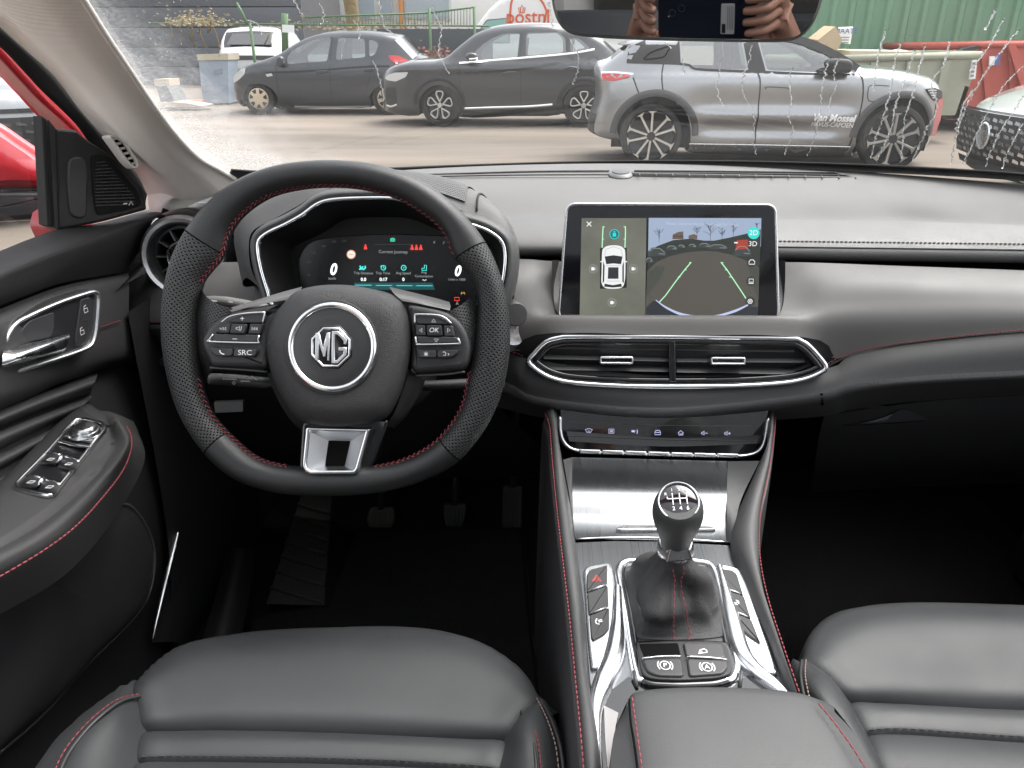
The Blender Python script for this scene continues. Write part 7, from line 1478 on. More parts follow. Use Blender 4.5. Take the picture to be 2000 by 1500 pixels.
# side walls: padded ridge each side, falling to the floor
Lr = [(1066, 805, .835), (1076, 830, .832), (1082, 900, .822), (1092, 1000, .812), (1104, 1100, .806), (1116, 1200, .803), (1128, 1320, .803), (1140, 1440, .804), (1150, 1560, .804)]
Li = [(1088, 805, .835), (1089, 840, .830), (1098, 900, .818), (1116, 1000, .800), (1124, 1060, .794), (1140, 1180, .789), (1152, 1330, .788), (1172, 1440, .788), (1182, 1560, .788)]
Rr = [(1512, 812, .835), (1509, 850, .832), (1498, 920, .822), (1482, 1000, .812), (1480, 1080, .806), (1494, 1160, .803), (1522, 1250, .803), (1556, 1350, .804), (1600, 1470, .804)]
Ri = [(1502, 812, .835), (1500, 860, .826), (1484, 902, .814), (1442, 1000, .799), (1430, 1062, .794), (1460, 1150, .789), (1500, 1250, .788), (1536, 1345, .788), (1590, 1480, .788)]
def W3(r_): return [P(u, v, z=z) for u, v, z in r_]
CONS = mat('console_soft', (.045, .045, .046), .5, bump=('grain', 800, .25), rvar=.05)
for rr_, ii_, s_ in ((Lr, Li, -1), (Rr, Ri, 1)):
    a, b = W3(rr_), W3(ii_); m_ = [p.lerp(q, .45) + V((0, 0, .008)) for p, q in zip(a, b)]
    loft('side_ridge', [[p + V((s_ * .012, 0, -.42)) for p in a], [p + V((s_ * .006, 0, -.06)) for p in a], [p + V((s_ * .002, 0, -.012)) for p in a], a, m_, b, [p + V((0, 0, -.014)) for p in b]], CONS, co, 60, 40)
    stitch('red_stitching', [p + V((s_ * .0015, 0, -.001)) for p in spl(a, 90)], RED, co, ln=.0042, gap=.0014, r=.00075, nrm=(s_ * .8, -.2, .5), lift=.0008)
# storage lid: brushed, curving up at the front
lidr = [[(1118 + (u - 1118), v + (u - 1118) * .026, z) for u in (1118, 1200, 1300, 1420)] for v, z in ((893, .790), (922, .799), (952, .804), (982, .797), (1012, .788), (1036, .7848), (1051, .785))]
loft('storage_lid', [[Z(u, v, z) for u, v, z in r_] for r_ in lidr], BRUSH, co, 40, 30)
tube('lid_edge', spl([Z(u, v, .7852) for u, v in ((1125, 1053), (1200, 1050), (1300, 1051), (1421, 1059))], 20), .0013, SATIN, co, n=6)
lp = PL(Z(1290, 1036, .786), (0, 0, 1), up=(0, 1, 0)); plate('lid_pull', lp, rpoly(lp.ls([(1202, 1036), (1216, 1030), (1300, 1030), (1390, 1032), (1398, 1038), (1300, 1038), (1210, 1038.5)]), .002), -.002, .0035, SATIN, co, .0015, 3)
for sd in (-1, 1):
    pass
loft('lid_cheek', [[Z(1421, 901, .790), Z(1420, 960, .804), Z(1420, 1058, .785)], [Z(1484, 900, .814), Z(1446, 980, .799), Z(1432, 1062, .794)]], CONS, co, 14, 6); loft('lid_cheek', [[Z(1118, 893, .790), Z(1118, 952, .804), Z(1121, 1052, .785)], [Z(1100, 898, .818), Z(1114, 980, .802), Z(1124, 1060, .794)]], CONS, co, 14, 6)
# deck plate
cp_ = PL((CX, .6, ZC), (0, 0, 1), up=(0, 1, 0))
def CL(pts, c=0.0): return cp_.ls(pts, c)
deck = CL([(1122, 1058), (1200, 1055), (1300, 1056), (1430, 1064), (1462, 1150), (1502, 1250), (1545, 1362), (1600, 1480), (1186, 1560), (1172, 1440), (1152, 1330), (1138, 1180)])
plate('deck_plate', cp_, deck, -.02, -.001, BRUSH, co, .0006)
MTL = mat('cast_silver', (.80, .81, .83), .24, 1, rvar=.06, varscale=30)
def polyplate(name, pts, c0, c1, m, r_=.003, bev=.0015, par=None, smooth=None): return plate(name, cp_, rpoly(CL(pts, c1), r_, 4), c0, c1, m, par or co, bev, 3)
# silver surround of the gear gaiter
gs = [(1200, 1112), (1206, 1094), (1222, 1087), (1290, 1084), (1350, 1086), (1392, 1092), (1404, 1110), (1416, 1150), (1428, 1200), (1440, 1252), (1450, 1300), (1438, 1330), (1240, 1330), (1232, 1296), (1224, 1250), (1214, 1190), (1206, 1145)]
gq = rpoly(CL(gs, .006), .008, 4)
ringp('gaiter_surround', cp_, gq, .0075, -.004, .006, MTL, co, .003)
ringp('gaiter_surround_inner', cp_, inset(gq, .0075), .004, -.004, .003, GLOSS, co, .0012)
plate('gaiter_floor', cp_, inset(gq, .008), -.02, .0008, LEATHER, co, .0004)
# silver wings either side: they carry the keys, then sweep out round the cup well
def wing(name, pts): return polyplate(name, pts, -.01, .004, MTL, .006, .003)
wing('silver_wing', [(1139, 1112), (1146, 1104), (1190, 1096), (1198, 1108), (1204, 1160), (1203, 1230), (1194, 1268), (1176, 1300), (1154, 1306), (1147, 1240)])
wing('silver_wing', [(1404, 1098), (1440, 1106), (1455, 1120), (1486, 1210), (1508, 1272), (1522, 1318), (1492, 1306), (1458, 1262), (1436, 1222), (1420, 1160)])
def band(name, pts, wids, m, lift=.010):
    q = spl([V((*CL([p], .004)[0], 0)) for p in pts], 40); ws_ = [w_[0] for w_ in spl([V((w_, i, 0)) for i, w_ in enumerate(wids)], 40)]
    rows = [[], [], [], [], []]
    for i, p in enumerate(q):
        t = (q[min(i + 1, 39)] - q[max(i - 1, 0)]).normalized(); k = V((-t.y, t.x, 0)); w_ = ws_[i] / 2
        for r_, (s_, z) in zip(rows, ((-1, -.002), (-.75, lift * .7), (0, lift), (.75, lift * .7), (1, -.002))): r_.append(cp_.w(p.x + k.x * w_ * s_, p.y + k.y * w_ * s_, z))
    return loft(name, rows, m, co, 40, 12)
band('silver_sweep', [(1206, 1150), (1206, 1230), (1198, 1284), (1178, 1330), (1163, 1380), (1165, 1450), (1172, 1560)], [.010, .014, .020, .020, .014, .008, .007], MTL)
band('silver_sweep', [(1404, 1110), (1426, 1190), (1444, 1262), (1470, 1302), (1520, 1344), (1560, 1390)], [.008, .012, .018, .020, .014, .008], MTL)
# keys beside the gaiter
def key(pts): return polyplate('console_key', pts, 0, .0062, BTN, .002, .0012)
key([(1146, 1122), (1152, 1112), (1186, 1103), (1186, 1142), (1146, 1156)]); key([(1147, 1158), (1187, 1144), (1189, 1184), (1150, 1200)]); key([(1151, 1202), (1190, 1186), (1190, 1226), (1180, 1238), (1158, 1250), (1154, 1244)])
key([(1396, 1108), (1432, 1114), (1440, 1122), (1452, 1162), (1410, 1147)]); key([(1411, 1149), (1453, 1164), (1467, 1208), (1430, 1192)]); key([(1431, 1194), (1468, 1210), (1486, 1256), (1462, 1240), (1448, 1228)])
for a, b in (((1156, 1152), (1186, 1141)), ((1160, 1196), (1188, 1185)), ((1412, 1147), (1446, 1160)), ((1432, 1192), (1460, 1205))): tube('key_highlight', [cp_.w(*CL([a], .006)[0], .0062), cp_.w(*CL([b], .006)[0], .0062)], .0010, SATIN, co, n=6)
def CS(lines, m=WPRINT, w_=.0011, c=.0066): return ribs('key_symbol', cp_, [CL(l, c) for l in lines], w_, c, m, co)
CS([[(1157, 1135), (1165, 1123), (1174, 1135), (1157, 1135)], [(1161, 1133), (1165, 1127), (1170, 1133), (1161, 1133)]], mat('red_print', (.55, .06, .05), .5))
CS([[(1166, 1208), (1163, 1213), (1165, 1218), (1171, 1219)], [(1168, 1212), (1176, 1210)], [(1169, 1215), (1177, 1213)]]); CS([[(1433, 1174), (1436, 1179), (1441, 1181)], [(1437, 1172), (1442, 1174), (1443, 1179)], [(1437, 1177), (1440, 1176)]])
# parking-brake key group with rounded tail
pbk = [(1242, 1254), (1300, 1251), (1370, 1251), (1416, 1255), (1424, 1275), (1430, 1300), (1428, 1316), (1400, 1324), (1330, 1328), (1280, 1326), (1256, 1320), (1248, 1296)]
polyplate('brake_pod', [(1238, 1248), (1300, 1246), (1370, 1246), (1424, 1250), (1434, 1280), (1442, 1306), (1440, 1326), (1400, 1338), (1330, 1341), (1270, 1338), (1246, 1328), (1240, 1300)], -.03, .006, GLOSS, .006, .004)
polyplate('brake_pod_rim', pbk, -.01, .0085, PLASTIC, .006, .0015)
polyplate('well_key', [(1248, 1257), (1324, 1255), (1330, 1280), (1258, 1282)], 0, .0092, VOID, .002, .0008)
K2 = mat('key_soft', (.036, .036, .037), .5)
polyplate('console_key', [(1334, 1254), (1410, 1256), (1418, 1285), (1340, 1281)], 0, .0108, K2, .003, .0015); polyplate('console_key', [(1254, 1287), (1330, 1284), (1336, 1320), (1286, 1319), (1264, 1311)], 0, .0108, K2, .004, .0018); polyplate('console_key', [(1341, 1285), (1420, 1289), (1422, 1302), (1412, 1315), (1346, 1320)], 0, .0108, K2, .004, .0018)
tube('key_highlight', spl([cp_.w(*CL([p], .010)[0], .0112) for p in ((1254, 1288), (1290, 1284), (1330, 1283.5))], 12), .0010, SATIN, co, n=6); tube('key_highlight', spl([cp_.w(*CL([p], .010)[0], .0112) for p in ((1341, 1284.5), (1380, 1286), (1420, 1290))], 12), .0010, SATIN, co, n=6)
for u, v, s_ in ((1299, 1300, 'P'), (1381, 1303, 'A')):
    a, b = CL([(u, v)], .011)[0]; text('lettering', s_, cp_, a, b, .0072, .0114, WPRINT, co)
    ribs('key_symbol', cp_, [[(a + .0045 * math.cos(g), b + .0050 * math.sin(g)) for g in [i * math.pi / 8 for i in range(17)]], [(a + .0066 * math.cos(g), b + .0075 * math.sin(g)) for g in [(-.7 + i * .35) for i in range(5)]], [(a - .0066 * math.cos(g), b + .0075 * math.sin(g)) for g in [(-.7 + i * .35) for i in range(5)]]], .0009, .0114, WPRINT, co)
CS([[(1364, 1276), (1367, 1270), (1375, 1267), (1380, 1270), (1381, 1274), (1364, 1276)], [(1368, 1275), (1371, 1272)]], WPRINT, .0010, .0112)
# cup well between the sweeps
wq = [(1168, 1400), (1172, 1380), (1190, 1352), (1228, 1322), (1246, 1334), (1300, 1344), (1400, 1342), (1446, 1328), (1470, 1316), (1540, 1352), (1600, 1420), (1640, 1560), (1182, 1560)]
plate('cup_well', cp_, CL(wq, .0), -.03, .0008, GLOSS, co, .0004)
loft('well_shine', [[cp_.w(*CL([p], .002)[0], .002) for p in ((1180, 1378), (1182, 1440), (1190, 1540))], [cp_.w(*CL([p], .004)[0], .004) for p in ((1208, 1392), (1200, 1440), (1202, 1540))]], mat('pale_reflection', (.3, .29, .285), .4), co, 10, 4)  # reflection in the gloss well, painted as a pale strip
for p in ((1238, 1312), (1448, 1312)): tube('well_trim', [cp_.w(*CL([(p[0], p[1])], .006)[0], .007), cp_.w(*CL([(p[0] + (6 if p[0] < 1300 else -3), p[1] + 30)], .002)[0], .002)], .0018, MIDPL, co, n=6)
# armrest lid
ar = thing('armrest_lid', (CX, .3, ZC), 'padded grey leather armrest lid with red stitching behind the gear lever', 'armrest')
ZR = .865
a0 = [(1222, 1376), (1236, 1356), (1280, 1347), (1350, 1343), (1420, 1343), (1500, 1347), (1560, 1354), (1598, 1366), (1630, 1382)]
a1 = [(1200, 1430), (1240, 1400), (1290, 1388), (1350, 1384), (1420, 1384), (1500, 1388), (1560, 1396), (1620, 1412), (1668, 1432)]
a2 = [(1192, 1500), (1245, 1475), (1295, 1462), (1350, 1458), (1420, 1458), (1500, 1462), (1570, 1470), (1650, 1486), (1706, 1500)]
a3 = [(1185, 1640), (1250, 1620), (1300, 1610), (1350, 1606), (1420, 1606), (1500, 1610), (1590, 1618), (1690, 1630), (1760, 1640)]
def edgez(r_, z, e): n = len(r_) - 1; return [P(u, v, z=z - e * (abs(2 * i / n - 1) ** 4)) for i, (u, v) in enumerate(r_)]
loft('lid_pad', [[p + V((0, .006, -.09)) for p in edgez(a0, ZR - .03, .0)], [p + V((0, .003, -.02)) for p in edgez(a0, ZR - .012, .012)], edgez(a0, ZR - .004, .012), edgez([(p[0], p[1] + 8) for p in a0], ZR, .012), edgez(a1, ZR + .002, .012), edgez(a2, ZR + .003, .014), edgez(a3, ZR + .003, .014)], mat('armrest_leather', (.044, .0445, .045), .5, bump=('grain', 700, .2), rvar=.05), ar, 50, 40)
loft('lid_side', [edgez([(1222, 1376), (1200, 1430), (1192, 1500), (1185, 1640)], ZR - .012, 0), [p + V((-.004, 0, -.10)) for p in edgez([(1222, 1376), (1200, 1430), (1192, 1500), (1185, 1640)], ZR - .012, 0)]], LEATHER, ar, 12, 6)
loft('lid_side', [edgez([(1630, 1382), (1668, 1432), (1706, 1500), (1760, 1640)], ZR - .012, 0), [p + V((.004, 0, -.10)) for p in edgez([(1630, 1382), (1668, 1432), (1706, 1500), (1760, 1640)], ZR - .012, 0)]], LEATHER, ar, 12, 6)
stitch('red_stitching', spl([P(u, v, z=ZR + .001) for u, v in ((1234, 1366), (1240, 1410), (1247, 1460), (1258, 1540))], 30), RED, ar, ln=.0040, gap=.0012, r=.00075, nrm=(0, 0, 1), lift=.002); tube('lid_seam', spl([P(u, v, z=ZR + .001) for u, v in ((1229, 1366), (1232, 1410), (1240, 1460), (1250, 1540))], 30), .0009, VOID, ar, n=5)
stitch('red_stitching', spl([P(u, v, z=ZR + .001) for u, v in ((1598, 1378), (1632, 1420), (1668, 1470), (1710, 1540))], 30), RED, ar, ln=.0046, gap=.0012, r=.00075, nrm=(0, 0, 1), lift=.002)
# ---- gear lever
gl_ = thing('gear_lever', Z(1318, 1180), 'black gear knob with silver collar and creased leather gaiter', 'gear lever')
kb = P(1319, 1072, z=.862); kt = P(1325, 983, z=.936); axk = (kt - kb).normalized()
base = CL([(1214, 1112), (1230, 1100), (1310, 1096), (1390, 1102), (1404, 1130), (1416, 1180), (1420, 1220), (1412, 1242), (1330, 1249), (1250, 1247), (1236, 1235), (1228, 1200), (1220, 1150)], .002)
bs = [cp_.w(a, b, .002) for a, b in base]; bs = spl(bs, 64, True)
cc_ = sum(bs, V()) / 64; tp_ = []
q1 = axk.cross(V((0, 1, 0))).normalized(); q2 = q1.cross(axk)
rg = random.Random(4); rows = []
for j in range(26):
    t = j / 25; r_ = []
    for i in range(64):
        d = bs[i] - cc_; a = math.atan2(d.y, d.x); top = kb + (q1 * math.cos(a) * -1 + V((0, 1, 0)) * 0) * 0
        tpnt = kb + V((math.cos(a) * .0148, math.sin(a) * .0148, 0)); f = t ** .62
        p = bs[i].lerp(tpnt, f); p.z = bs[i].z + (kb.z - .004 - bs[i].z) * (t ** 1.25)
        s_ = math.sin(math.pi * min(1, t * 1.05)); fold = (.0085 * math.sin(3 * a + 1.0 + 2.2 * t) + .005 * abs(math.sin(2.5 * a - 2.0 * t + .6)) ** .5 + .0035 * math.sin(11 * t + 2 * a)) * s_
        sh = .007 * math.exp(-((t - .5) / .14) ** 2) * (1 if math.cos(a + .25) < -.1 else .4)
        dd = V((math.cos(a), math.sin(a), 0)); p += dd * (fold + sh); r_.append(p)
    rows.append(r_)
loft('gaiter', rows, mat('gaiter_leather', (.028, .028, .029), .6, bump=('grain', 520, .5, .0009)), gl_, 96, 50, closed=True)
# double red seam down the front of the gaiter
def gpt(a, t):
    i = min(range(64), key=lambda k: abs(((math.atan2((bs[k] - cc_).y, (bs[k] - cc_).x) - a + math.pi) % (2 * math.pi)) - math.pi)); return rows[int(t * 25)][i]
for da_ in (-.10, .12): stitch('red_stitching', spl([gpt(-math.pi / 2 + da_ * (1 + 1.2 * (t / 25)), t / 25) + V((0, -.002, .001)) for t in range(0, 26, 2)], 60), RED, gl_, ln=.0042, gap=.0016, r=.00075, nrm=(0, -.8, .6), lift=.0016)
H_ = (kt - kb).length
lathe('collar', [(.0145, -.006), (.0168, -.003), (.0172, .004), (.0164, .012), (.0150, .0145)], kb, axk, SATIN, gl_, 40)
kr = [(.0142, .010), (.0150, .018), (.0166, .030), (.0194, .045), (.0222, .059), (.0238, .070), (.0238, .078), (.0228, .086), (.0208, .0915), (.0190, .0935)]
lathe('knob', [(r_ * .93, h * H_ / .0905) for r_, h in kr], kb, axk, mat('knob_leather', (.04, .042, .042), .5, bump=('grain', 700, .35)), gl_, 48)
# silver tongue on the front of the collar
ku = PL(kb + axk * .012, V((0, -.9, .12)).cross(V((1, 0, 0))).cross(V((0, -.9, .12))) if False else V((0, -.93, .12)), up=axk)
plate('collar_tongue', ku, rpoly([(-.0125, -.010), (.0125, -.010), (.0065, .013), (-.0055, .013)], .002), .010, .0182, SATIN, gl_, .002, 3)
capo = kb + axk * (.0925 * H_ / .0905); capn = (axk + V((0, -.28, .05))).normalized()
kpn = PL(capo, capn, up=(0, 1, .2))
ringp('cap_ring', kpn, circ(0, 0, .0180, n=40), .0018, -.006, .0035, CHROME, gl_, .001)
plate('cap_disc', kpn, circ(0, 0, .0168, n=40), -.004, .0015, mat('cap_black', (.012, .008, .012), .05, coat=1), gl_, .0006, dome=.002)
ribs('gate_pattern', kpn, [[(-.005, .007), (-.005, -.0035)], [(.001, .007), (.001, -.0035)], [(.007, .007), (.007, -.0035)], [(-.0095, .002), (.007, .002)], [(-.0095, .002), (-.0095, .004)]], 0.0009, .0042, WPRINT, gl_)
for x, s_ in ((-.005, '2'), (.001, '4'), (.007, '6')): text('lettering', s_, kpn, x, -.0070, .0050, .0042, WPRINT, gl_, bold=.0001)
for x, s_ in ((-.005, '1'), (.001, '3'), (.007, '5'), (-.0105, 'R')): text('lettering', s_, kpn, x, .0098 if s_ != 'R' else .0062, .0040, .0042, WPRINT, gl_)
# ================================================================ FOOTWELL: pedals, rest, mats
ft = thing('foot_rest', (P(600, 1180, z=.38).x, 1.1, .36), 'sloping ribbed foot rest left of the clutch pedal', 'foot rest')
fq = [P(590, 962, y=1.42), P(648, 962, y=1.42), P(632, 1182, z=.385), P(520, 1180, z=.385)]
slab('rest_plate', fq, (0, .04, -.02), mat('rest_carpet', (.022, .021, .019), .9, bump=('noise', 120, .5, .003), var=.2, varscale=14), ft)
for k in range(7):
    t = .12 + k * .125; a, b = fq[0].lerp(fq[3], t), fq[1].lerp(fq[2], t + .1); tube('rest_rib', [a + V((0, -.004, .002)), b + V((0, -.004, .002))], .005, MT['rest_carpet'], ft, n=6, flat=.5)
slab('rest_side', [P(650, 962, y=1.42), P(720, 985, y=1.45), P(668, 1175, z=.37), P(634, 1182, z=.385)], (0, .03, -.03), CARPET, ft)
def pedal(name, label, quad, y, armu, m):
    q = [P(u, v, y=y + (0.02 if i > 1 else 0.05)) for i, (u, v) in enumerate(quad)]; c = sum(q, V()) / len(q); t = thing(name, c, label, 'pedal', 'foot pedals')
    n_p = PL(c, (0, -.93, .36)); pq_ = rpoly([n_p.l(u, v) for u, v in quad], .006, 3)
    plate('pad', n_p, pq_, -.012, 0, m, t, .003, 3, back=True)
    xs = [p[0] for p in pq_]; ys = [p[1] for p in pq_]; x0, x1, y0, y1 = min(xs), max(xs), min(ys), max(ys)
    for k in range(5):
        x = x0 + (x1 - x0) * (k + 1) / 6; plate('tread', n_p, [(x - .0018, y0 + .010), (x + .0018, y0 + .010), (x + .0018, y1 - .008), (x - .0018, y1 - .008)], -.002, .0025, m, t, .001, 1)
    tp0 = n_p.w((x0 + x1) / 2, y1 - .005, -.008); tube('lever_arm', [tp0, tp0 + V((0, .03, .06)), tp0 + V((.005, .08, .20)), tp0 + V((.01, .10, .32))], .008, PLASTIC, t, n=8, flat=1.6)
PEDM = mat('pedal_rubber', (.045, .042, .037), .8, var=.25, varscale=60, bump=('noise', 250, .5)); PEDD = mat('pedal_dark', (.022, .022, .022), .75, bump=('noise', 250, .5))
pedal('clutch_pedal', 'worn grey clutch pedal beside the foot rest', [(722, 992), (768, 992), (770, 1015), (758, 1046), (724, 1046), (716, 1015)], 1.30, 0, PEDM)
pedal('brake_pedal', 'dark brake pedal between clutch and accelerator', [(866, 985), (910, 985), (908, 1010), (900, 1034), (872, 1034), (866, 1010)], 1.32, 0, PEDD)
pedal('accelerator_pedal', 'tall narrow accelerator pedal next to the console', [(982, 950), (1019, 950), (1018, 1052), (980, 1052)], 1.30, 0, PEDD)
mt_ = thing('floor_mat', (P(800, 1200, z=.37).x, .95, .365), 'black carpet mat under the pedals', 'mat')
mq = [P(700, 1040, z=.372), P(1020, 1040, z=.372), P(1038, 1240, z=.372), P(1060, 1420, z=.372), P(420, 1420, z=.372), P(500, 1215, z=.372), P(640, 1190, z=.372)]
slab('mat_pile', mq, (0, 0, .008), mat('mat_pile', (.010, .010, .010), .95, spec=.1, bump=('noise', 260, .9, .004), var=.5, varscale=25), mt_); tube('mat_edge', [p + V((0, 0, .008)) for p in mq], .004, CARPET, mt_, closed=True, n=6)
loft('kick_panel', [[V((-.60, y, z)) for y, z in ((.9, .36), (1.2, .36), (1.6, .36))], [V((-.585, y, z)) for y, z in ((.95, .6), (1.2, .6), (1.6, .6))], [V((-.60, y, z)) for y, z in ((1.0, .95), (1.2, .95), (1.6, .95))]], PLASTIC, da, 12, 12)
loft('sill_trim', [[P(u, v, z=.42) for u, v in ((440, 1075), (425, 1150), (395, 1250), (360, 1400))], [P(u, v, z=.46) for u, v in ((470, 1070), (455, 1150), (430, 1250), (400, 1400))], [P(u, v, z=.40) for u, v in ((500, 1075), (490, 1150), (470, 1250), (440, 1400))]], PLASTIC, da, 16, 8)
# ================================================================ FRONT SEATS
def seat(name, label, fr, crz, st2, bl, br_, zs, grp):
    """fr: front-edge silhouette, crz: crease behind the front roll, st2: stitched line after it; bl/br_: bolster outlines"""
    x0 = P(*fr[len(fr) // 2], z=zs).x; t = thing(name, (x0, .3, .40), label, 'seat', grp)
    n = len(fr)
    def at(pts, z): return [P(u, v, z=z) for u, v in pts]
    f0 = at(fr, zs); c0 = at(crz, zs - .004); s0 = at(st2, zs - .002)
    mid = lambda a, b, k: [p.lerp(q, k) for p, q in zip(a, b)]
    up = lambda r_, h: [p + V((0, 0, h * (1 - .35 * abs(2 * i / (n - 1) - 1) ** 3))) for i, p in enumerate(r_)]
    ext = lambda rs: [[r_[0] + V((-.020, 0, -.020))] + r_ + [r_[-1] + V((.020, 0, -.020))] for r_ in rs]
    loft('front_roll', ext([[p + V((0, -.02, -.24)) for p in f0], [p + V((0, .012, -.10)) for p in f0], [p + V((0, .010, -.035)) for p in f0], f0, up(mid(f0, c0, .10), .008), up(mid(f0, c0, .35), .016), up(mid(f0, c0, .7), .012), up(mid(f0, c0, .93), .006), [p + V((0, -.002, -.009)) for p in c0]]), SEATL, t, 64, 60)
    loft('centre_channel', ext([[p + V((0, .001, -.011)) for p in c0], up(mid(c0, s0, .12), .0), up(mid(c0, s0, .5), .005), up(mid(c0, s0, .9), .001), [p + V((0, 0, -.004)) for p in s0]]), SEATL, t, 54, 20)
    stitch('seam_stitching', [p + V((0, .002, .001)) for p in spl(s0, 50)], DTHREAD, t, ln=.006, gap=.002, r=.00075, nrm=(0, 0, 1))
    rows = [[p + V((0, 0, -.004)) for p in s0]]
    b0 = [V((x0 + (i / (n - 1) - .5) * .34, .05, zs - .035)) for i in range(n)]
    rows += [up(mid(s0, b0, .06), .005), up(mid(s0, b0, .5), .0), b0]
    loft('centre_panel', ext(rows), SEATL, t, 44, 24)
    for q, s_ in ((bl, -1), (br_, 1)):
        if not q: continue
        inn_, crest, out_, seam = q
        d0 = (10 * -s_, -14); I = at(inn_, zs - .006); O = at(out_, zs + .0); C = [P(u, v, z=zs + .028 * min(1, .15 + i * .6)) for i, (u, v) in enumerate(crest)]
        for L_0 in (I, O, C): L_0.insert(0, L_0[0] + V((-s_ * .008, .012, -.035)))
        m1 = [a.lerp(b, .5) + V((0, 0, .010 * min(1, max(0, i - 1) * .6))) for i, (a, b) in enumerate(zip(I, C))]
        loft('side_bolster', [[p + V((-s_ * .03, 0, -.035)) for p in I], I, m1, C, [a.lerp(b, .6) + V((0, 0, .006 * min(1, max(0, i - 1) * .6))) for i, (a, b) in enumerate(zip(C, O))], O, [p + V((s_ * .002, 0, -.06)) for p in O], [p + V((s_ * -.01, -.01, -.26)) for p in O]], SEATL, t, 40, 40)
        for k, pts in enumerate(seam):
            sp = spl([P(u, v, z=zs + .027 * min(1, .25 + i * .5)) for i, (u, v) in enumerate(pts)], 40); tube('piping', sp, .0016, mat('piping_dark', (.03, .03, .03), .5), t, n=6)
            stitch('red_stitching', [p + V((s_ * .004 * (1 if k == 0 else -1), 0, .0005)) for p in sp], RED if k == 0 else mat('tan_thread', (.22, .15, .13), .6), t, ln=.0046, gap=.0014, r=.00075, nrm=(0, 0, 1), lift=.0012)
    # backrest and headrest, behind the camera
    rows = []
    for j in range(9):
        h = j / 8; z = zs + .02 + h * .56; y = .06 - h * .24; wd = .25 * (1 - .22 * h ** 3); th = .06
        if x0 < 0: y -= .10
        rows.append([V((x0 + wd * math.cos(g), y + th * math.sin(g) - .05, z)) for g in [2 * math.pi * k / 20 for k in range(20)]])
    loft('backrest', rows, SEATL, t, 40, 24, closed=True, capends=True)
    hr = []
    for j in range(6):
        h = j / 5; k = math.sin(math.pi * (.12 + .76 * h)); hr.append([V((x0 + .13 * k * math.cos(g), -.30 - (.10 if x0 < 0 else 0) + .05 * k * math.sin(g), zs + .64 + h * .18)) for g in [2 * math.pi * q / 16 for q in range(16)]])
    loft('headrest', hr, SEATL, t, 32, 16, closed=True, capends=True)
    box('seat_base', (x0 - .21, .0, .38), (x0 + .21, .52, zs - .12), PLASTIC, t, .02)
    return t
seat('driver_seat', 'grey black leather driver seat cushion with red stitched bolsters', [(266, 1334), (300, 1298), (350, 1264), (420, 1246), (520, 1233), (640, 1227), (760, 1225), (860, 1233), (940, 1256), (1000, 1292), (1036, 1330), (1054, 1364)],
     [(282, 1424), (345, 1421), (410, 1419), (475, 1420), (540, 1421), (605, 1423), (670, 1425), (735, 1428), (800, 1431), (865, 1434), (930, 1437), (984, 1440)], [(272, 1484), (340, 1482), (405, 1482), (470, 1483), (535, 1484), (600, 1485), (665, 1487), (730, 1489), (795, 1492), (860, 1496), (925, 1500), (975, 1506)],
     ([(288, 1362), (290, 1390), (284, 1430), (272, 1490), (262, 1560), (250, 1660)], [(262, 1352), (220, 1385), (180, 1430), (150, 1490), (125, 1560), (105, 1660)], [(262, 1332), (196, 1374), (135, 1424), (84, 1480), (40, 1560), (10, 1660)], [[(280, 1358), (240, 1368), (200, 1396), (160, 1436), (126, 1486), (100, 1560)]]),
     ([(1052, 1368), (1018, 1392), (994, 1426), (978, 1470), (966, 1520), (955, 1640)], [(1056, 1366), (1040, 1402), (1035, 1440), (1040, 1490), (1046, 1540), (1050, 1640)], [(1056, 1362), (1080, 1398), (1096, 1440), (1106, 1490), (1112, 1540), (1118, 1640)], [[(1018, 1388), (1034, 1420), (1044, 1464), (1049, 1520)], [(1056, 1366), (1078, 1410), (1094, 1460), (1102, 1520)]]), .700, 'front seats')
seat('passenger_seat', 'grey leather front passenger seat cushion beside the armrest lid', [(1566, 1290), (1572, 1262), (1590, 1228), (1622, 1202), (1670, 1188), (1740, 1180), (1830, 1178), (1930, 1181), (2030, 1186), (2130, 1196), (2230, 1220), (2290, 1260)],
     [(1660, 1366), (1710, 1366), (1760, 1368), (1815, 1371), (1870, 1374), (1925, 1377), (1980, 1379), (2035, 1381), (2090, 1383), (2145, 1385), (2200, 1386), (2250, 1387)], [(1698, 1431), (1745, 1428), (1795, 1430), (1850, 1434), (1905, 1438), (1960, 1442), (2015, 1445), (2070, 1448), (2125, 1450), (2180, 1452), (2230, 1454), (2280, 1455)],
     ([(1572, 1288), (1600, 1300), (1628, 1326), (1660, 1372), (1692, 1430), (1740, 1520)], [(1562, 1292), (1580, 1330), (1604, 1362), (1640, 1410), (1672, 1470), (1710, 1540)], [(1546, 1292), (1548, 1330), (1562, 1372), (1590, 1420), (1620, 1480), (1650, 1560)], [[(1622, 1324), (1636, 1370), (1654, 1420), (1676, 1480), (1690, 1530)], [(1566, 1290), (1564, 1320), (1572, 1364), (1590, 1400)]]), None, .712, 'front seats')
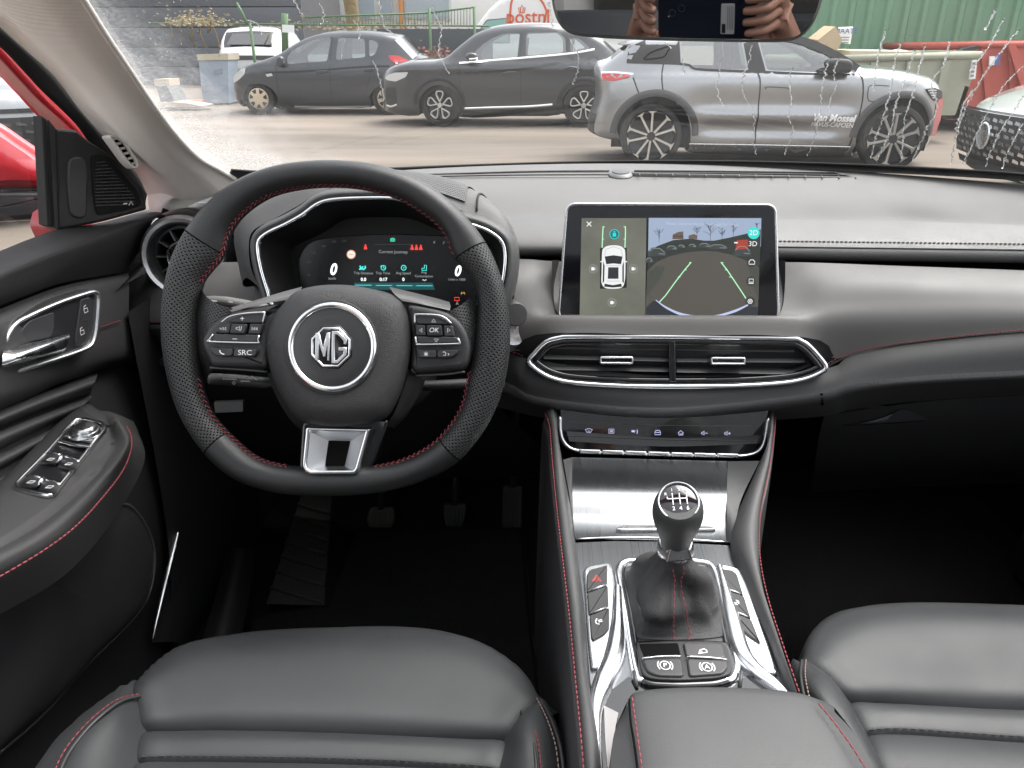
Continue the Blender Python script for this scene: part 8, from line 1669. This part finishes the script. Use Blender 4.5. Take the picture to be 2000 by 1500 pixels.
# ================================================================ MIRROR, PHONE, PHOTOGRAPHER
mn = -ray(1312, 14).normalized()                     # the camera looks straight back at itself near this point of the glass
mc = EYE + ray(1343, 20).normalized() * .735
im = thing('interior_mirror', mc + V((0, .04, .05)), 'frameless interior mirror reflecting hands that hold a phone', 'mirror')
mpn = PL(mc, mn)
mo = [(1075, -60), (1076, -10), (1080, 18), (1090, 45), (1108, 63), (1140, 72), (1240, 78), (1350, 81), (1480, 83), (1540, 81), (1568, 70), (1590, 45), (1603, 15), (1610, -15), (1612, -60), (1580, -80), (1110, -82)]
mq_ = [tuple(p)[:2] for p in spl([V((*p, 0)) for p in mpn.ls(mo)], 100, True)]
plate('back_shell', mpn, inset(mq_, .004), -.035, -.004, PLASTIC, im, .001, 2, back=True)
plate('edge_rim', mpn, mq_, -.006, -.0008, mat('mirror_edge', (.12, .13, .12), .25), im, .0015, 2, back=True)
plate('glass_face', mpn, inset(mq_, .0022), -.002, .0004, mat('dim_mirror', (.36, .37, .39), .012, 1), im, .0004)
tube('stem', [mpn.w(0, .0, -.03), mpn.w(.0, .03, -.07), V((mc.x, .84, wsz(mc.x, .84) - .012))], [.014, .012, .02], PLASTIC, im, n=10); box('sensor_cover', (mc.x - .045, .76, wsz(mc.x, .80) - .03), (mc.x + .045, .84, wsz(mc.x, .84) - .004), PLASTIC, im, .006)
# phone: lens end at the camera, the rest to the right and below
ph = thing('phone', EYE + V((.05, -.02, -.03)), 'dark phone with white sticker held up to take the picture', 'phone')
pn = PL(EYE + FW * -.004, FW, up=UP)                  # back of the phone faces where it looks; ex points left of travel
pq = rpoly([(.025, .018), (.025, -.058), (-.140, -.058), (-.140, .018)], .010, 5)
plate('body', pn, pq, -.009, 0, mat('phone_blue', (.010, .014, .030), .18, coat=.5), ph, .002, 3, back=True)
for a, b in ((0.0, .0065), (.0, -.012), (-.016, -.004)):
    if (a, b) != (0.0, .0065): ringp('lens_ring', pn, circ(a, b, .0062, n=24), .0012, -.001, .0008, MIDPL, ph, .0004)
plate('flash', pn, circ(.006, -.018, .0014, n=14), -.001, .0006, WPRINT, ph, .0003)
plate('sticker', pn, rpoly([(-.082, .004), (-.104, .004), (-.106, -.048), (-.083, -.048)], .002), -.001, .0005, mat('sticker_paper', (.62, .62, .60), .6), ph, .0002)
fills('sticker_block', pn, [[(-.0845, -.030), (-.0905, -.030), (-.0912, -.046), (-.0848, -.046)]], .0008, TRIM, ph); ribs('sticker_lines', pn, [[(-.093 - k * .0028, .0), (-.0945 - k * .0028, -.040)] for k in range(4)], .0009, .0008, mat('grey_print', (.2, .2, .2), .5), ph)
# photographer: one skin over a jointed skeleton, arms raised to the phone
SKIN = mat('skin', (.42, .22, .15), .5, bump=('noise', 160, .15), var=.12, varscale=30)
pe = thing('person', (.12, -.75, .45), 'person in dark clothes holding the phone in both hands, seen in the mirror', 'person')
Wd = lambda a, b, c: pn.w(a, b, c)
def skinbody(name, chains, m, parent, lev=2, root=0):
    vs = []; es = []; rs = []; idx = {}
    for ch in chains:
        prev = None
        for nm, p, r_ in ch:
            if nm not in idx: idx[nm] = len(vs); vs.append(V(p)); rs.append(r_)
            i = idx[nm]
            if prev is not None and (prev, i) not in es: es.append((prev, i))
            prev = i
    off = OFF.get(parent.name); me = bpy.data.meshes.new(name); me.from_pydata([tuple(v - off) for v in vs], es, []); me.materials.append(m)
    o_ = bpy.data.objects.new(name, me); col.objects.link(o_); o_.parent = parent
    md = o_.modifiers.new('skin', 'SKIN'); md.use_smooth_shade = True
    for k, sv in enumerate(me.skin_vertices[0].data): sv.radius = (rs[k], rs[k]); sv.use_root = (k == root)
    sd = o_.modifiers.new('sub', 'SUBSURF'); sd.levels = lev; sd.render_levels = lev; return o_
def hand(side):
    """a hand gripping one end of the phone; returns chains from the wrist. side -1: lens end (image left), +1 far end"""
    s = side; ex = .027 if s < 0 else -.140; d = 1 if s < 0 else -1       # d: outwards along the phone plane's a axis
    n = 'l' if s < 0 else 'r'
    wr = Wd(ex + d * .055, -.105, -.065); pm = Wd(ex + d * .040, -.055, -.048); kn = [Wd(ex + d * .030, .020 - k * .021, -.036 + k * .001) for k in range(4)]
    ch = [[(n + 'wrist', wr, .026), (n + 'palm', pm, .022)]]
    for k in range(4):
        L = (.9, 1.0, .95, .8)[k]; b = .016 - k * .019
        ch.append([(n + 'palm', pm, .022), (n + f'k{k}', kn[k], .0125), (n + f'a{k}', Wd(ex + d * .018 * L, b + .002, .004), .0088), (n + f'b{k}', Wd(ex + d * .004 if s < 0 else ex - d * .004, b, .0085), .0078), (n + f'c{k}', Wd(ex - d * (.001 if s < 0 else .022 * L), b - .002, .0085), .0062)])
    ch.append([(n + 'palm', pm, .022), (n + 't0', Wd(ex + d * .022, -.080, -.040), .014), (n + 't1', Wd(ex - d * .006, -.066, -.026), .0105), (n + 't2', Wd(ex - d * .030, -.050, -.022), .0088)])
    return ch, wr, n
hl_, wl_, nl = hand(-1); hr_, wr_, nr = hand(1)
pel, chest, neck, head = V((.10, -1.02, .72)), V((.10, -.80, .98)), V((.10, -.64, 1.12)), V((.10, -.56, 1.23))
ch = [[('pelvis', pel, .15), ('waist', V((.10, -.93, .85)), .13), ('chest', chest, .15), ('neck', neck, .055), ('jaw', V((.10, -.54, 1.16)), .062), ('head', head, .085), ('crown', V((.10, -.60, 1.29)), .06)]]
for s, w_, n in ((-1, wl_, nl), (1, wr_, nr)):
    ch.append([('chest', chest, .15), (n + 'sh', V((.10 + s * .19, -.74, 1.06)), .065), (n + 'el', V((.10 + s * .24, -.42, 1.02)), .045), (n + 'fa', V((.10 + s * .24, -.42, 1.02)).lerp(w_, .6), .036), (n + 'wrist', w_, .026)])
    ch.append([('pelvis', pel, .15), (n + 'hip', V((.10 + s * .10, -.90, .74)), .085), (n + 'knee', V((.10 + s * .14, -.46, .72)), .06), (n + 'ankle', V((.10 + s * .14, -.40, .42)), .042), (n + 'toe', V((.10 + s * .14, -.24, .39)), .035)])
skinbody('body', ch + hl_ + hr_, SKIN, pe)
CLOTH = mat('dark_jacket', (.02, .022, .026), .85, bump=('noise', 40, .4, .006))
skinbody('jacket', [[('pelvis', pel + V((0, 0, .02)), .165), ('waist', V((.10, -.93, .85)), .15), ('chest', chest, .17), ('col', V((.10, -.67, 1.09)), .075)]] + [[('chest', chest, .17), (f's{s}', V((.10 + s * .19, -.74, 1.06)), .078), (f'e{s}', V((.10 + s * .24, -.42, 1.02)), .06), (f'c{s}', V((.10 + s * .24, -.42, 1.02)).lerp(w_, .72), .048)] for s, w_ in ((-1, wl_), (1, wr_))], CLOTH, pe)
skinbody('trousers', [[('pelvis', pel, .165)] + [(f'h{s}', V((.10 + s * .10, -.90, .74)), .10), (f'k{s}', V((.10 + s * .14, -.46, .72)), .075), (f'a{s}', V((.10 + s * .14, -.40, .47)), .055)] for s in (-1, 1)], CLOTH, pe)
lathe('hair', [(.01, .09), (.05, .083), (.078, .06), (.093, .02), (.093, -.03), (.085, -.06)], V((.10, -.595, 1.25)), (0, -.25, 1), mat('hair', (.03, .02, .014), .7), pe, 24, cap=False)
